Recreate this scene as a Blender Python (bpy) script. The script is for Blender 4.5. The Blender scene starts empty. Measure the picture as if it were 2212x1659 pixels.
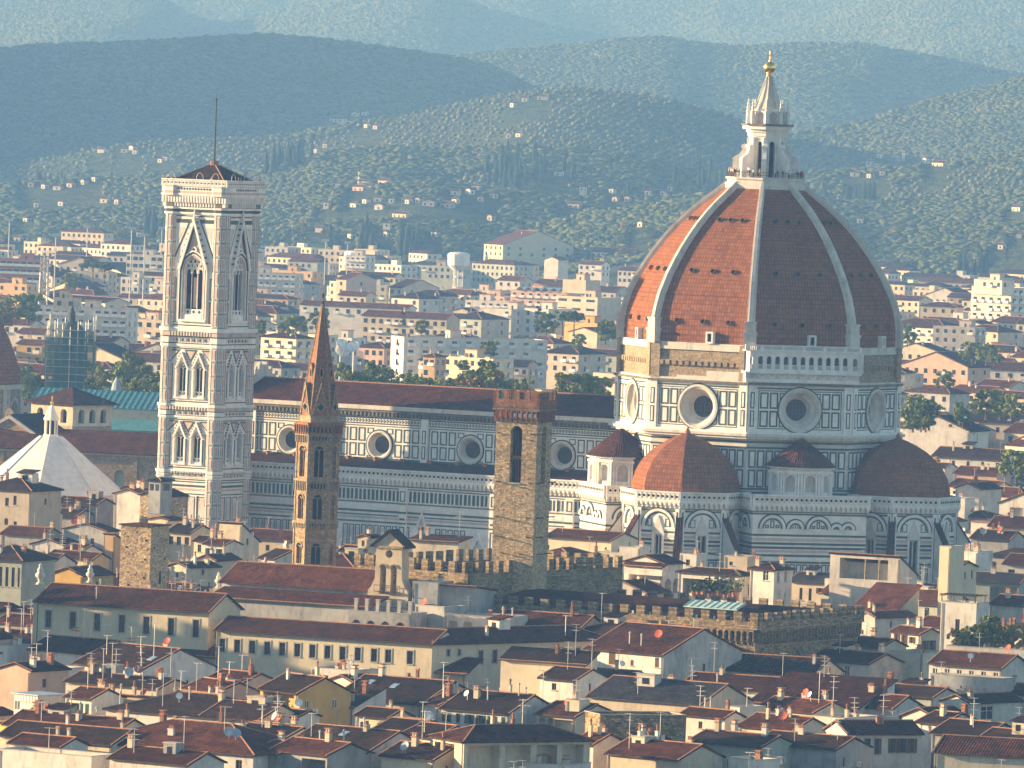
import bpy, bmesh, math, random
import numpy as np
from mathutils import Vector, Matrix
from mathutils.geometry import tessellate_polygon
PI = math.pi
rad = math.radians
RNG = random.Random(11)
SC = bpy.context.scene
COL = SC.collection

# ---------------------------------------------------------------- camera
# a telephoto view from the hill terrace, 104 m above the city's ground
CAM_H = 104.0
FPX = 18200.0                      # focal length in units of a 2212 wide picture
ROLL = rad(2.05)
PITCH = (829.5 - 208.0) / FPX
cam_d = bpy.data.cameras.new('camera')
cam = bpy.data.objects.new('camera', cam_d)
COL.objects.link(cam)
cam_d.sensor_width = 36.0
cam_d.lens = FPX / 2212.0 * 36.0
cam_d.clip_start = 1.0
cam_d.clip_end = 60000.0
cam.matrix_world = Matrix.Translation((0, 0, CAM_H)) @ Matrix.Rotation(PI/2 - PITCH, 4, 'X') @ Matrix.Rotation(ROLL, 4, 'Z')
SC.camera = cam

# ---------------------------------------------------------------- light
SUN_EL = 11.0
SUN_AZ = 100.0                      # degrees to the left of the direction back to the camera
w = bpy.data.worlds.new('World')
SC.world = w
w.use_nodes = True
nt = w.node_tree
nt.nodes.clear()
sky = nt.nodes.new('ShaderNodeTexSky')
sky.sky_type = 'NISHITA'
sky.sun_disc = False
sky.sun_elevation = rad(SUN_EL)
sky.sun_rotation = rad(180.0 + SUN_AZ)
sky.altitude = 100.0
sky.air_density = 1.0
sky.dust_density = 0.5
sky.ozone_density = 2.5
bg = nt.nodes.new('ShaderNodeBackground')
bg.inputs['Strength'].default_value = 0.085
wo = nt.nodes.new('ShaderNodeOutputWorld')
nt.links.new(sky.outputs[0], bg.inputs[0])
nt.links.new(bg.outputs[0], wo.inputs['Surface'])
sun_d = bpy.data.lights.new('sun', 'SUN')
sun_d.energy = 5.0
sun_d.angle = rad(0.5)
sun_d.color = (1.0, 0.80, 0.57)
sun = bpy.data.objects.new('sun', sun_d)
COL.objects.link(sun)
SUN_DIR = Vector((-math.sin(rad(SUN_AZ))*math.cos(rad(SUN_EL)), -math.cos(rad(SUN_AZ))*math.cos(rad(SUN_EL)), math.sin(rad(SUN_EL))))
sun.rotation_euler = SUN_DIR.to_track_quat('Z', 'Y').to_euler()
sun.location = (-300, 900, 400)
SC.view_settings.view_transform = 'Standard'
SC.view_settings.look = 'None'
SC.view_settings.exposure = 1.55
SC.view_settings.gamma = 1.0
SC.render.engine = 'CYCLES'
SC.cycles.use_denoising = True
SC.cycles.max_bounces = 5
SC.cycles.diffuse_bounces = 3
SC.cycles.glossy_bounces = 2
SC.cycles.transmission_bounces = 2
SC.cycles.volume_bounces = 0
SC.cycles.sample_clamp_indirect = 4.0

# ---------------------------------------------------------------- picture point -> place
_cr, _sr, _cp, _sp = math.cos(ROLL), math.sin(ROLL), math.cos(PITCH), math.sin(PITCH)
def at(px, py, d):
    a = (px-1106.0)/FPX; b = -(py-829.5)/FPX
    a, b = a*_cr - b*_sr, a*_sr + b*_cr
    k = d/(_cp + b*_sp)
    return Vector((a*k, d, CAM_H + k*(-_sp + b*_cp)))
def atz(px, py, z):
    a = (px-1106.0)/FPX; b = -(py-829.5)/FPX
    a, b = a*_cr - b*_sr, a*_sr + b*_cr
    k = (z-CAM_H)/(-_sp + b*_cp)
    return Vector((a*k, k*(_cp + b*_sp), z))
def to_px(x, y, z):
    dz = z-CAM_H
    fy = y*_cp - dz*_sp; up = y*_sp + dz*_cp
    a = x/fy; b = up/fy
    return 1106 + (a*_cr + b*_sr)*FPX, 829.5 - (-a*_sr + b*_cr)*FPX
# ---------------------------------------------------------------- materials
MATS = {}
def new_mat(name):
    m = bpy.data.materials.new(name); m.use_nodes = True
    nt = m.node_tree; nt.nodes.clear()
    o = nt.nodes.new('ShaderNodeOutputMaterial'); p = nt.nodes.new('ShaderNodeBsdfPrincipled')
    nt.links.new(p.outputs[0], o.inputs['Surface'])
    MATS[name] = m
    p.inputs['Specular IOR Level'].default_value = 0.5 if any(k in name for k in ('glass', 'gild', 'bronze', 'metal')) else 0.04
    return m, nt, p
def N(nt, t, **kw):
    n = nt.nodes.new(t)
    for k, v in kw.items():
        if k.startswith('i_'):
            key = k[2:]
            key = int(key) if key.isdigit() else key
            n.inputs[key].default_value = v
        else: setattr(n, k, v)
    return n
def mixc(nt, fac, a, b, blend='MIX'):
    n = nt.nodes.new('ShaderNodeMix'); n.data_type = 'RGBA'; n.blend_type = blend
    for sock, v in ((0, fac), (6, a), (7, b)):
        if isinstance(v, (int, float)): n.inputs[sock].default_value = v
        elif isinstance(v, tuple): n.inputs[sock].default_value = (*v, 1) if len(v) == 3 else v
        else: nt.links.new(v, n.inputs[sock])
    return n.outputs[2]
def ramp(nt, src, stops):
    r = nt.nodes.new('ShaderNodeValToRGB')
    el = r.color_ramp.elements
    while len(el) < len(stops): el.new(0.5)
    for e, (p, c) in zip(el, stops):
        e.position = p; e.color = (*c, 1) if len(c) == 3 else c
    nt.links.new(src, r.inputs[0])
    return r.outputs[0]
def noise(nt, vec, scale, detail=3.0, rough=0.6, mapping=None):
    if mapping:
        mp = N(nt, 'ShaderNodeMapping'); mp.inputs['Scale'].default_value = mapping
        nt.links.new(vec, mp.inputs[0]); vec = mp.outputs[0]
    n = N(nt, 'ShaderNodeTexNoise', i_Scale=scale, i_Detail=detail, i_Roughness=rough)
    nt.links.new(vec, n.inputs['Vector'])
    return n.outputs[0]
def coords(nt, kind='UV'):
    return N(nt, 'ShaderNodeTexCoord').outputs[kind]
def geopos(nt): return N(nt, 'ShaderNodeNewGeometry').outputs['Position']
def bump(nt, p, h, strength=0.5, dist=0.1):
    b = N(nt, 'ShaderNodeBump', i_Strength=strength, i_Distance=dist)
    nt.links.new(h, b.inputs['Height']); nt.links.new(b.outputs[0], p.inputs['Normal'])
def lum(c, k): return tuple(min(1.0, x*k) for x in c)
def objrand(nt): return N(nt, 'ShaderNodeObjectInfo').outputs['Random']

def mat_plaster(name, c, var=0.25, dirt=(0.12, 0.11, 0.1), dirt_amt=0.5):
    m, nt, p = new_mat(name)
    pos = geopos(nt)
    f = noise(nt, pos, 0.35, 5, 0.65)
    base = ramp(nt, f, [(0.3, lum(c, 1-var)), (0.55, c), (0.8, lum(c, 1+var*0.35))])
    st = noise(nt, pos, 1.2, 5, 0.7, (1, 1, 0.25))
    stf = ramp(nt, st, [(0.52, (0, 0, 0)), (0.78, (1, 1, 1))])
    mul = N(nt, 'ShaderNodeMath', operation='MULTIPLY'); nt.links.new(stf, mul.inputs[0]); mul.inputs[1].default_value = dirt_amt
    col = mixc(nt, mul.outputs[0], base, dirt)
    hv = N(nt, 'ShaderNodeHueSaturation')
    mr = N(nt, 'ShaderNodeMapRange'); mr.inputs['To Min'].default_value = 0.82; mr.inputs['To Max'].default_value = 1.1
    nt.links.new(objrand(nt), mr.inputs[0]); nt.links.new(mr.outputs[0], hv.inputs['Value']); nt.links.new(col, hv.inputs['Color'])
    nt.links.new(hv.outputs[0], p.inputs['Base Color'])
    p.inputs['Roughness'].default_value = 0.9
    bump(nt, p, noise(nt, pos, 3.0, 5, 0.7), 0.25, 0.08)
    return m
def mat_tile(name, c, pw=0.42, ph=0.5, contrast=0.9):
    m, nt, p = new_mat(name)
    uv = coords(nt)
    br = N(nt, 'ShaderNodeTexBrick', offset=0.5)
    br.inputs['Color1'].default_value = (*lum(c, 1-contrast*0.55), 1); br.inputs['Color2'].default_value = (*lum(c, 1+contrast*0.5), 1)
    br.inputs['Mortar'].default_value = (*lum(c, 0.35), 1)
    br.inputs['Scale'].default_value = 1.0; br.inputs['Mortar Size'].default_value = 0.03
    br.inputs['Brick Width'].default_value = pw; br.inputs['Row Height'].default_value = ph
    nt.links.new(uv, br.inputs['Vector'])
    pos = geopos(nt)
    big = ramp(nt, noise(nt, pos, 0.45, 4, 0.65), [(0.3, (0.42, 0.4, 0.4)), (0.52, (1, 1, 1)), (0.75, (1.5, 1.35, 1.15))])
    col = mixc(nt, 1.0, br.outputs[0], big, 'MULTIPLY')
    li = ramp(nt, noise(nt, pos, 2.2, 4, 0.7), [(0.55, (0, 0, 0)), (0.75, (1, 1, 1))])
    mm = N(nt, 'ShaderNodeMath', operation='MULTIPLY', i_1=0.35); nt.links.new(li, mm.inputs[0])
    col = mixc(nt, mm.outputs[0], col, (0.10, 0.09, 0.075))
    hv = N(nt, 'ShaderNodeHueSaturation')
    mr = N(nt, 'ShaderNodeMapRange'); mr.inputs['To Min'].default_value = 0.7; mr.inputs['To Max'].default_value = 1.25
    nt.links.new(objrand(nt), mr.inputs[0]); nt.links.new(mr.outputs[0], hv.inputs['Value']); nt.links.new(col, hv.inputs['Color'])
    nt.links.new(hv.outputs[0], p.inputs['Base Color'])
    p.inputs['Roughness'].default_value = 0.85
    wv = N(nt, 'ShaderNodeTexWave', wave_type='BANDS', bands_direction='X', wave_profile='SIN')
    wv.inputs['Scale'].default_value = 2*PI/pw/20.0*1.0
    nt.links.new(uv, wv.inputs['Vector'])
    gv = ramp(nt, wv.outputs['Fac'], [(0.1, (0.45, 0.42, 0.4)), (0.55, (1, 1, 1)), (0.95, (1.3, 1.22, 1.12))])
    nt.links.new(mixc(nt, 1.0, hv.outputs[0], gv, 'MULTIPLY'), p.inputs['Base Color'])
    bump(nt, p, wv.outputs['Fac'], 0.8, 0.10)
    return m
def mat_dometile(name, c):
    m, nt, p = new_mat(name)
    uv = coords(nt)
    br = N(nt, 'ShaderNodeTexBrick', offset=0.0)
    br.inputs['Color1'].default_value = (*lum(c, 0.78), 1); br.inputs['Color2'].default_value = (*lum(c, 1.24), 1)
    br.inputs['Mortar'].default_value = (*lum(c, 0.4), 1)
    br.inputs['Scale'].default_value = 1.0; br.inputs['Mortar Size'].default_value = 0.05
    br.inputs['Brick Width'].default_value = 0.62; br.inputs['Row Height'].default_value = 0.85
    nt.links.new(uv, br.inputs['Vector'])
    pos = geopos(nt)
    big = ramp(nt, noise(nt, pos, 0.3, 6, 0.7), [(0.3, (0.8, 0.78, 0.78)), (0.55, (1, 1, 1)), (0.8, (1.1, 1.06, 1.0))])
    col = mixc(nt, 1.0, br.outputs[0], big, 'MULTIPLY')
    st = ramp(nt, noise(nt, uv, 0.8, 4, 0.7, (1.6, 0.06, 1)), [(0.58, (0, 0, 0)), (0.75, (1, 1, 1))])
    mm = N(nt, 'ShaderNodeMath', operation='MULTIPLY', i_1=0.4); nt.links.new(st, mm.inputs[0])
    col = mixc(nt, mm.outputs[0], col, lum(c, 0.5))
    nt.links.new(col, p.inputs['Base Color']); p.inputs['Roughness'].default_value = 0.85
    bump(nt, p, br.outputs['Fac'], -0.5, 0.06)
    return m
def mat_stone(name, c, bw=0.6, bh=0.28, contrast=0.6, mortar=0.6):
    m, nt, p = new_mat(name)
    uv = coords(nt)
    br = N(nt, 'ShaderNodeTexBrick', offset=0.5, squash=1.3, squash_frequency=3)
    br.inputs['Color1'].default_value = (*lum(c, 1-contrast*0.6), 1); br.inputs['Color2'].default_value = (*lum(c, 1+contrast*0.6), 1)
    br.inputs['Mortar'].default_value = (*lum(c, mortar), 1)
    br.inputs['Scale'].default_value = 1.0; br.inputs['Mortar Size'].default_value = 0.03
    br.inputs['Brick Width'].default_value = bw; br.inputs['Row Height'].default_value = bh
    dn = N(nt, 'ShaderNodeTexNoise', i_Scale=1.5, i_Detail=2.0); nt.links.new(uv, dn.inputs['Vector'])
    off = N(nt, 'ShaderNodeVectorMath', operation='SCALE'); off.inputs['Scale'].default_value = 0.25; nt.links.new(dn.outputs['Color'], off.inputs[0])
    ad = N(nt, 'ShaderNodeVectorMath', operation='ADD'); nt.links.new(uv, ad.inputs[0]); nt.links.new(off.outputs[0], ad.inputs[1])
    nt.links.new(ad.outputs[0], br.inputs['Vector'])
    pos = geopos(nt)
    big = ramp(nt, noise(nt, pos, 0.3, 5, 0.7), [(0.3, (0.72, 0.7, 0.68)), (0.55, (1, 1, 1)), (0.8, (1.2, 1.15, 1.05))])
    fine = ramp(nt, noise(nt, pos, 2.6, 3, 0.7), [(0.3, (0.55, 0.55, 0.55)), (0.55, (1, 1, 1)), (0.75, (1.5, 1.45, 1.35))])
    col = mixc(nt, 1.0, br.outputs[0], big, 'MULTIPLY')
    col = mixc(nt, 1.0, col, fine, 'MULTIPLY')
    nt.links.new(col, p.inputs['Base Color']); p.inputs['Roughness'].default_value = 0.9
    bump(nt, p, noise(nt, pos, 2.6, 4, 0.7), 0.7, 0.12)
    return m
def mat_marble(name, c, dirt=(0.2, 0.18, 0.15), amt=0.55, sc=0.5):
    m, nt, p = new_mat(name)
    pos = geopos(nt)
    base = ramp(nt, noise(nt, pos, 0.7, 4, 0.6), [(0.3, lum(c, 0.82)), (0.6, c), (0.85, lum(c, 1.08))])
    st = ramp(nt, noise(nt, pos, sc, 5, 0.7, (1, 1, 0.3)), [(0.5, (0, 0, 0)), (0.8, (1, 1, 1))])
    mm = N(nt, 'ShaderNodeMath', operation='MULTIPLY', i_1=amt); nt.links.new(st, mm.inputs[0])
    nt.links.new(mixc(nt, mm.outputs[0], base, dirt), p.inputs['Base Color'])
    p.inputs['Roughness'].default_value = 0.6
    bump(nt, p, noise(nt, pos, 2.0, 4, 0.6), 0.15, 0.05)
    return m
def mat_flat(name, c, rough=0.7, metal=0.0, var=0.2, sc=1.0):
    m, nt, p = new_mat(name)
    pos = geopos(nt)
    nt.links.new(ramp(nt, noise(nt, pos, sc, 3, 0.6), [(0.3, lum(c, 1-var)), (0.7, lum(c, 1+var))]), p.inputs['Base Color'])
    p.inputs['Roughness'].default_value = rough; p.inputs['Metallic'].default_value = metal
    return m
def mat_leaf(name, c, var=0.45):
    m, nt, p = new_mat(name)
    pos = geopos(nt)
    col = ramp(nt, noise(nt, pos, 0.5, 3, 0.6), [(0.3, lum(c, 1-var)), (0.5, c), (0.72, (c[0]*1.5, c[1]*1.35, c[2]*1.1))])
    hv = N(nt, 'ShaderNodeHueSaturation')
    mr = N(nt, 'ShaderNodeMapRange'); mr.inputs['To Min'].default_value = 0.75; mr.inputs['To Max'].default_value = 1.25
    nt.links.new(objrand(nt), mr.inputs[0]); nt.links.new(mr.outputs[0], hv.inputs['Value']); nt.links.new(col, hv.inputs['Color'])
    nt.links.new(hv.outputs[0], p.inputs['Base Color']); p.inputs['Roughness'].default_value = 0.8
    return m

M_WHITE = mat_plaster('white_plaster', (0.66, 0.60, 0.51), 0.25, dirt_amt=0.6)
M_CREAM = mat_plaster('cream_plaster', (0.60, 0.50, 0.35), 0.25, dirt_amt=0.55)
M_PALE = mat_plaster('pale_yellow_plaster', (0.72, 0.60, 0.40), 0.16, dirt_amt=0.3)
M_OCHRE = mat_plaster('ochre_plaster', (0.62, 0.40, 0.12), 0.18, dirt_amt=0.35)
M_ORANGE = mat_plaster('orange_plaster', (0.60, 0.38, 0.18), 0.2)
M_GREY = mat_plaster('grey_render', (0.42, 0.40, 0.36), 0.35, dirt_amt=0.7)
M_PINK = mat_plaster('pink_plaster', (0.62, 0.42, 0.30), 0.2)
M_BEIGE = mat_plaster('beige_concrete', (0.55, 0.46, 0.34), 0.2)
M_BRICKRED = mat_plaster('brick_red_plaster', (0.42, 0.19, 0.11), 0.25)
M_GREENISH = mat_plaster('grey_green_plaster', (0.40, 0.41, 0.33), 0.25)
PL = dict(W=M_WHITE, C=M_CREAM, L=M_PALE, Y=M_OCHRE, O=M_ORANGE, G=M_GREY, P=M_PINK, B=M_BEIGE, R=M_BRICKRED, N=M_GREENISH)
M_ROOF = mat_tile('roof_tiles', (0.085, 0.033, 0.018))
M_ROOFD = mat_tile('old_dark_roof_tiles', (0.047, 0.027, 0.018), contrast=1.0)
M_ROOFR = mat_tile('new_red_roof_tiles', (0.12, 0.043, 0.021))
M_ROOFN = mat_tile('cathedral_roof_tiles', (0.085, 0.029, 0.018), contrast=0.8)
M_SLATE = mat_tile('grey_roof_tiles', (0.043, 0.042, 0.047), contrast=0.9)
M_RIDGE = mat_flat('ridge_tiles', (0.34, 0.18, 0.10), 0.85, var=0.4, sc=3.0)  # paler than the roof tiles: sunlight along ridges put into the colour
M_DOME = mat_dometile('dome_tiles', (0.26, 0.10, 0.043))
M_STONE = mat_stone('tower_stone', (0.42, 0.285, 0.155))
M_STONED = mat_stone('palace_stone', (0.30, 0.225, 0.125), 0.7, 0.3, 0.75)
M_STONEL = mat_stone('sandstone', (0.37, 0.285, 0.185), 0.6, 0.3, 0.35, 0.8)
M_ROUGH = mat_stone('rough_masonry', (0.50, 0.37, 0.215), 0.55, 0.26, 0.6, 0.7)
M_BRICK = mat_stone('red_brick', (0.34, 0.165, 0.09), 0.4, 0.14, 0.5, 0.8)
M_WMAR = mat_marble('white_marble', (0.82, 0.78, 0.71), amt=0.35)
M_WMAR2 = mat_marble('weathered_marble', (0.64, 0.59, 0.51), amt=0.75)
M_GMAR = mat_marble('green_marble', (0.075, 0.095, 0.075), (0.16, 0.15, 0.12), 0.5)
M_PMAR = mat_marble('pink_marble', (0.60, 0.45, 0.385), (0.3, 0.22, 0.18), 0.4)
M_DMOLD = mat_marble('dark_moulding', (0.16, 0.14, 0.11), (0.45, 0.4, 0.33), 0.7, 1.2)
M_LEADW = mat_marble('white_stone_roof', (0.74, 0.71, 0.66), (0.4, 0.38, 0.36), 0.55, 0.35)
M_GLASS = mat_flat('dark_glass', (0.02, 0.022, 0.025), 0.15)
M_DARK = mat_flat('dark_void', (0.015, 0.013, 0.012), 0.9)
M_SHGREEN = mat_flat('green_shutter', (0.03, 0.07, 0.045), 0.6)
M_SHBROWN = mat_flat('brown_shutter', (0.12, 0.065, 0.035), 0.6)
M_SHGREY = mat_flat('grey_shutter', (0.36, 0.38, 0.36), 0.6)
M_WOOD = mat_flat('old_timber', (0.16, 0.09, 0.045), 0.8)
M_SILL = mat_flat('grey_sandstone_trim', (0.42, 0.38, 0.32), 0.8)
M_METAL = mat_flat('antenna_metal', (0.5, 0.47, 0.42), 0.5, 0.3)
M_PIPE = mat_flat('dark_downpipe', (0.09, 0.06, 0.045), 0.6)
M_DISHW = mat_flat('white_dish', (0.78, 0.76, 0.72), 0.5)
M_DISHR = mat_flat('red_dish', (0.5, 0.13, 0.07), 0.5)
M_GOLD = mat_flat('gilded_copper', (0.95, 0.62, 0.14), 0.28, 1.0, 0.08)
M_LEAD = mat_flat('lead_sheet', (0.34, 0.40, 0.44), 0.5, 0.0)
M_COPPER = mat_flat('green_copper', (0.10, 0.30, 0.27), 0.6)
M_ACW = mat_flat('white_enamel', (0.72, 0.71, 0.68), 0.5)
M_TERRA = mat_flat('terracotta', (0.36, 0.16, 0.09), 0.8)
M_BRONZE = mat_flat('bell_bronze', (0.14, 0.15, 0.10), 0.45, 0.7)
M_SKIN = mat_flat('skin', (0.55, 0.36, 0.27), 0.6)

# ---------------------------------------------------------------- mesh builder
class MB:
    def __init__(s): s.v = []; s.f = []; s.m = []
    def add(s, vs, fs, mi=0):
        b = len(s.v); s.v += [tuple(p) for p in vs]
        for f in fs: s.f.append(tuple(b+i for i in f)); s.m.append(mi)
    def box(s, x0, y0, z0, x1, y1, z1, mi=0):
        s.add([(x0,y0,z0),(x1,y0,z0),(x1,y1,z0),(x0,y1,z0),(x0,y0,z1),(x1,y0,z1),(x1,y1,z1),(x0,y1,z1)],
              [(0,3,2,1),(4,5,6,7),(0,1,5,4),(1,2,6,5),(2,3,7,6),(3,0,4,7)], mi)
    def hexa(s, p, mi=0):          # 8 corners, bottom four then top four
        s.add(p, [(0,3,2,1),(4,5,6,7),(0,1,5,4),(1,2,6,5),(2,3,7,6),(3,0,4,7)], mi)
    def prism(s, poly, z0, z1, mi=0, cap=True, mtop=None):
        n = len(poly)
        s.add([(x,y,z0) for x,y in poly]+[(x,y,z1) for x,y in poly], [(i,(i+1)%n,n+(i+1)%n,n+i) for i in range(n)], mi)
        if cap:
            s.add([(x,y,z1) for x,y in poly], [tuple(range(n))], mi if mtop is None else mtop)
            s.add([(x,y,z0) for x,y in poly], [tuple(range(n-1,-1,-1))], mi)
    def loft(s, rings, mi=0, closed=True, cap0=True, cap1=True):
        n = len(rings[0]); b = len(s.v)
        for r in rings: s.v += [tuple(p) for p in r]
        for k in range(len(rings)-1):
            for i in range(n if closed else n-1):
                j = (i+1) % n
                s.f.append((b+k*n+i, b+k*n+j, b+(k+1)*n+j, b+(k+1)*n+i)); s.m.append(mi)
        if cap0: s.f.append(tuple(b+i for i in range(n-1,-1,-1))); s.m.append(mi)
        if cap1: s.f.append(tuple(b+(len(rings)-1)*n+i for i in range(n))); s.m.append(mi)
    def lathe(s, prof, cx=0, cy=0, n=16, mi=0, a0=0.0):
        s.loft([[(cx+r*math.cos(a0+2*PI*i/n), cy+r*math.sin(a0+2*PI*i/n), z) for i in range(n)] for r, z in prof], mi)
    def tube(s, a, b, r, r2=None, n=6, mi=0):
        a = Vector(a); b = Vector(b); d = (b-a).normalized()
        t = d.cross(Vector((0,0,1)) if abs(d.z) < 0.9 else Vector((1,0,0))).normalized(); u = d.cross(t)
        r2 = r if r2 is None else r2
        s.loft([[a+(t*math.cos(2*PI*i/n)+u*math.sin(2*PI*i/n))*r for i in range(n)],
                [b+(t*math.cos(2*PI*i/n)+u*math.sin(2*PI*i/n))*r2 for i in range(n)]], mi)
    # ---- work on a wall plane: fr = (origin, u, n) ; v is up
    def rect(s, fr, u0, v0, u1, v1, d0, d1, mi=0):   # block from depth d0 (into the wall negative) to d1 (proud)
        o, u, n = fr; z = Vector((0,0,1))
        P = lambda a, b, c: o+u*a+z*b+n*c
        s.hexa([P(u0,v0,d1),P(u1,v0,d1),P(u1,v0,d0),P(u0,v0,d0),P(u0,v1,d1),P(u1,v1,d1),P(u1,v1,d0),P(u0,v1,d0)], mi)
    def frame(s, fr, u0, v0, u1, v1, w, d0, d1, mi=0):
        s.rect(fr,u0,v0,u1,v0+w,d0,d1,mi); s.rect(fr,u0,v1-w,u1,v1,d0,d1,mi)
        s.rect(fr,u0,v0+w,u0+w,v1-w,d0,d1,mi); s.rect(fr,u1-w,v0+w,u1,v1-w,d0,d1,mi)
    def poly(s, fr, pts, d, mi=0):
        o, u, n = fr
        s.add([o+u*a+Vector((0,0,b))+n*d for a, b in pts], [tuple(range(len(pts)))], mi)
    def slab(s, fr, pts, d0, d1, mi=0):              # outlined plate proud of the wall
        o, u, n = fr; k = len(pts); z = Vector((0,0,1))
        vs = [o+u*a+z*b+n*d1 for a, b in pts]+[o+u*a+z*b+n*d0 for a, b in pts]
        s.add(vs, [tuple(range(k))]+[(i, i+k, (i+1)%k+k, (i+1)%k) for i in range(k)], mi)
    def arc(s, fr, cu, cv, r0, r1, d0, d1, mi=0, a0=0.0, a1=PI, n=14):
        o, u, nn = fr; z = Vector((0,0,1))
        full = abs(a1-a0-2*PI) < 1e-6
        rings = []
        for i in range(n+1):
            a = a0+(a1-a0)*i/n; c, q = math.cos(a), math.sin(a)
            rings.append([o+u*(cu+c*r)+z*(cv+q*r)+nn*d for r, d in ((r0,d0),(r0,d1),(r1,d1),(r1,d0))])
        s.loft(rings, mi, cap0=not full, cap1=not full)
    def wall(s, fr, outer, holes=(), reveal=0.0, mi=0, mr=None, d=0.0):
        o, u, n = fr; z = Vector((0,0,1))
        P = lambda a, b, c=0.0: o+u*a+z*b+n*(d+c)
        polys = [[Vector((a,b,0)) for a,b in outer]]+[[Vector((a,b,0)) for a,b in h] for h in holes]
        flat = [q for pl in polys for q in pl]
        tris = tessellate_polygon(polys)
        fs = []
        for t in tris:
            a, b, c = (flat[i] for i in t)
            cr = (b-a).cross(c-a).z
            fs.append(tuple(t) if cr > 0 else tuple(reversed(t)))
        s.add([P(q.x,q.y) for q in flat], fs, mi)
        if reveal:
            for h in holes:
                k = len(h); ar = sum(h[i][0]*h[(i+1)%k][1]-h[(i+1)%k][0]*h[i][1] for i in range(k))
                hh = h if ar > 0 else h[::-1]
                s.add([P(a,b) for a,b in hh]+[P(a,b,-reveal) for a,b in hh], [(i,(i+1)%k,(i+1)%k+k,i+k) for i in range(k)], mi if mr is None else mr)
    def build(s, name, mats, parent=None, smooth=False, loc=None):
        me = mesh_from(name, s.v, s.f, s.m, mats, smooth)
        return link(name, me, parent, loc)
def mesh_from(name, v, f, mi, mats, smooth=False):
    me = bpy.data.meshes.new(name)
    me.from_pydata([tuple(p) for p in v], [], f)
    if not isinstance(mats, (list, tuple)): mats = [mats]
    for m in mats: me.materials.append(m)
    np_ = len(me.polygons)
    if len(mats) > 1: me.polygons.foreach_set('material_index', np.array(mi, dtype=np.int32))
    if smooth: me.polygons.foreach_set('use_smooth', np.ones(np_, dtype=bool))
    me.update()
    add_uv(me)
    return me
def add_uv(me):
    nl = len(me.loops); npo = len(me.polygons); nv = len(me.vertices)
    if not nl: return
    co = np.empty(nv*3, dtype=np.float32); me.vertices.foreach_get('co', co); co = co.reshape(-1,3)
    vi = np.empty(nl, dtype=np.int32); me.loops.foreach_get('vertex_index', vi)
    lt = np.empty(npo, dtype=np.int32); me.polygons.foreach_get('loop_total', lt)
    nm = np.empty(npo*3, dtype=np.float32); me.polygons.foreach_get('normal', nm); nm = nm.reshape(-1,3)
    hl = np.hypot(nm[:,0], nm[:,1]); flat = hl < 0.05
    hl = np.where(flat, 1, hl)
    t = np.stack([-nm[:,1]/hl, nm[:,0]/hl, np.zeros(npo)], 1); t[flat] = (1,0,0)
    b = np.cross(nm, t); b[flat] = (0,1,0)
    fi = np.repeat(np.arange(npo), lt)
    c = co[vi]
    uv = np.stack([(c*t[fi]).sum(1), (c*b[fi]).sum(1)], 1).astype(np.float32)
    l = me.uv_layers.new(name='uv')
    l.data.foreach_set('uv', uv.ravel())
def link(name, me, parent=None, loc=None):
    o = bpy.data.objects.new(name, me); COL.objects.link(o)
    if parent is not None: o.parent = parent
    if loc is not None: o.location = loc
    return o
def place(name, me, parent, loc, rz=0.0, sc=None):
    o = bpy.data.objects.new(name, me); COL.objects.link(o); o.parent = parent
    o.location = loc; o.rotation_euler = (0,0,rz)
    if sc: o.scale = sc
    return o
def thing(name, label, cat, loc=(0,0,0), rz=0.0, group=None):
    o = bpy.data.objects.new(name, None); COL.objects.link(o)
    o.empty_display_size = 1.0
    o.location = loc; o.rotation_euler = (0,0,rz)
    o['category'] = cat
    if label: o['label'] = label
    if group: o['group'] = group
    return o
def tag(o, label, cat, group=None):
    if label: o['label'] = label
    o['category'] = cat
    if group: o['group'] = group
    return o
def kind(o, k): o['kind'] = k; return o
def fr(o, ang):                # wall frame: origin, outward normal at ang (local), u to the right as seen from outside
    n = Vector((math.cos(ang), math.sin(ang), 0)); u = Vector((-n.y, n.x, 0))
    return (Vector(o), u, n)
def arch(cu, v0, w, vs, pointed=0.0, n=9):     # outline of an arched opening, spring at vs
    pts = [(cu-w/2, v0), (cu+w/2, v0)]
    if pointed:
        R_ = w/2*(1+pointed); a1 = math.acos((R_-w/2)/R_)
        right = [(cu+w/2-R_+R_*math.cos(a1*i/n), vs+R_*math.sin(a1*i/n)) for i in range(n+1)]
        pts += right + [(2*cu-x, y) for x, y in right[-2::-1]]
    else:
        pts += [(cu+w/2*math.cos(PI*i/(2*n)), vs+w/2*math.sin(PI*i/(2*n))) for i in range(2*n+1)]
    return pts
def circ(cu, cv, r, n=32): return [(cu+r*math.cos(2*PI*i/n), cv+r*math.sin(2*PI*i/n)) for i in range(n)]
def octa(R_, cx=0, cy=0, a0=PI/8, n=8): return [(cx+R_*math.cos(a0+2*PI*i/n), cy+R_*math.sin(a0+2*PI*i/n)) for i in range(n)]
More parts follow.
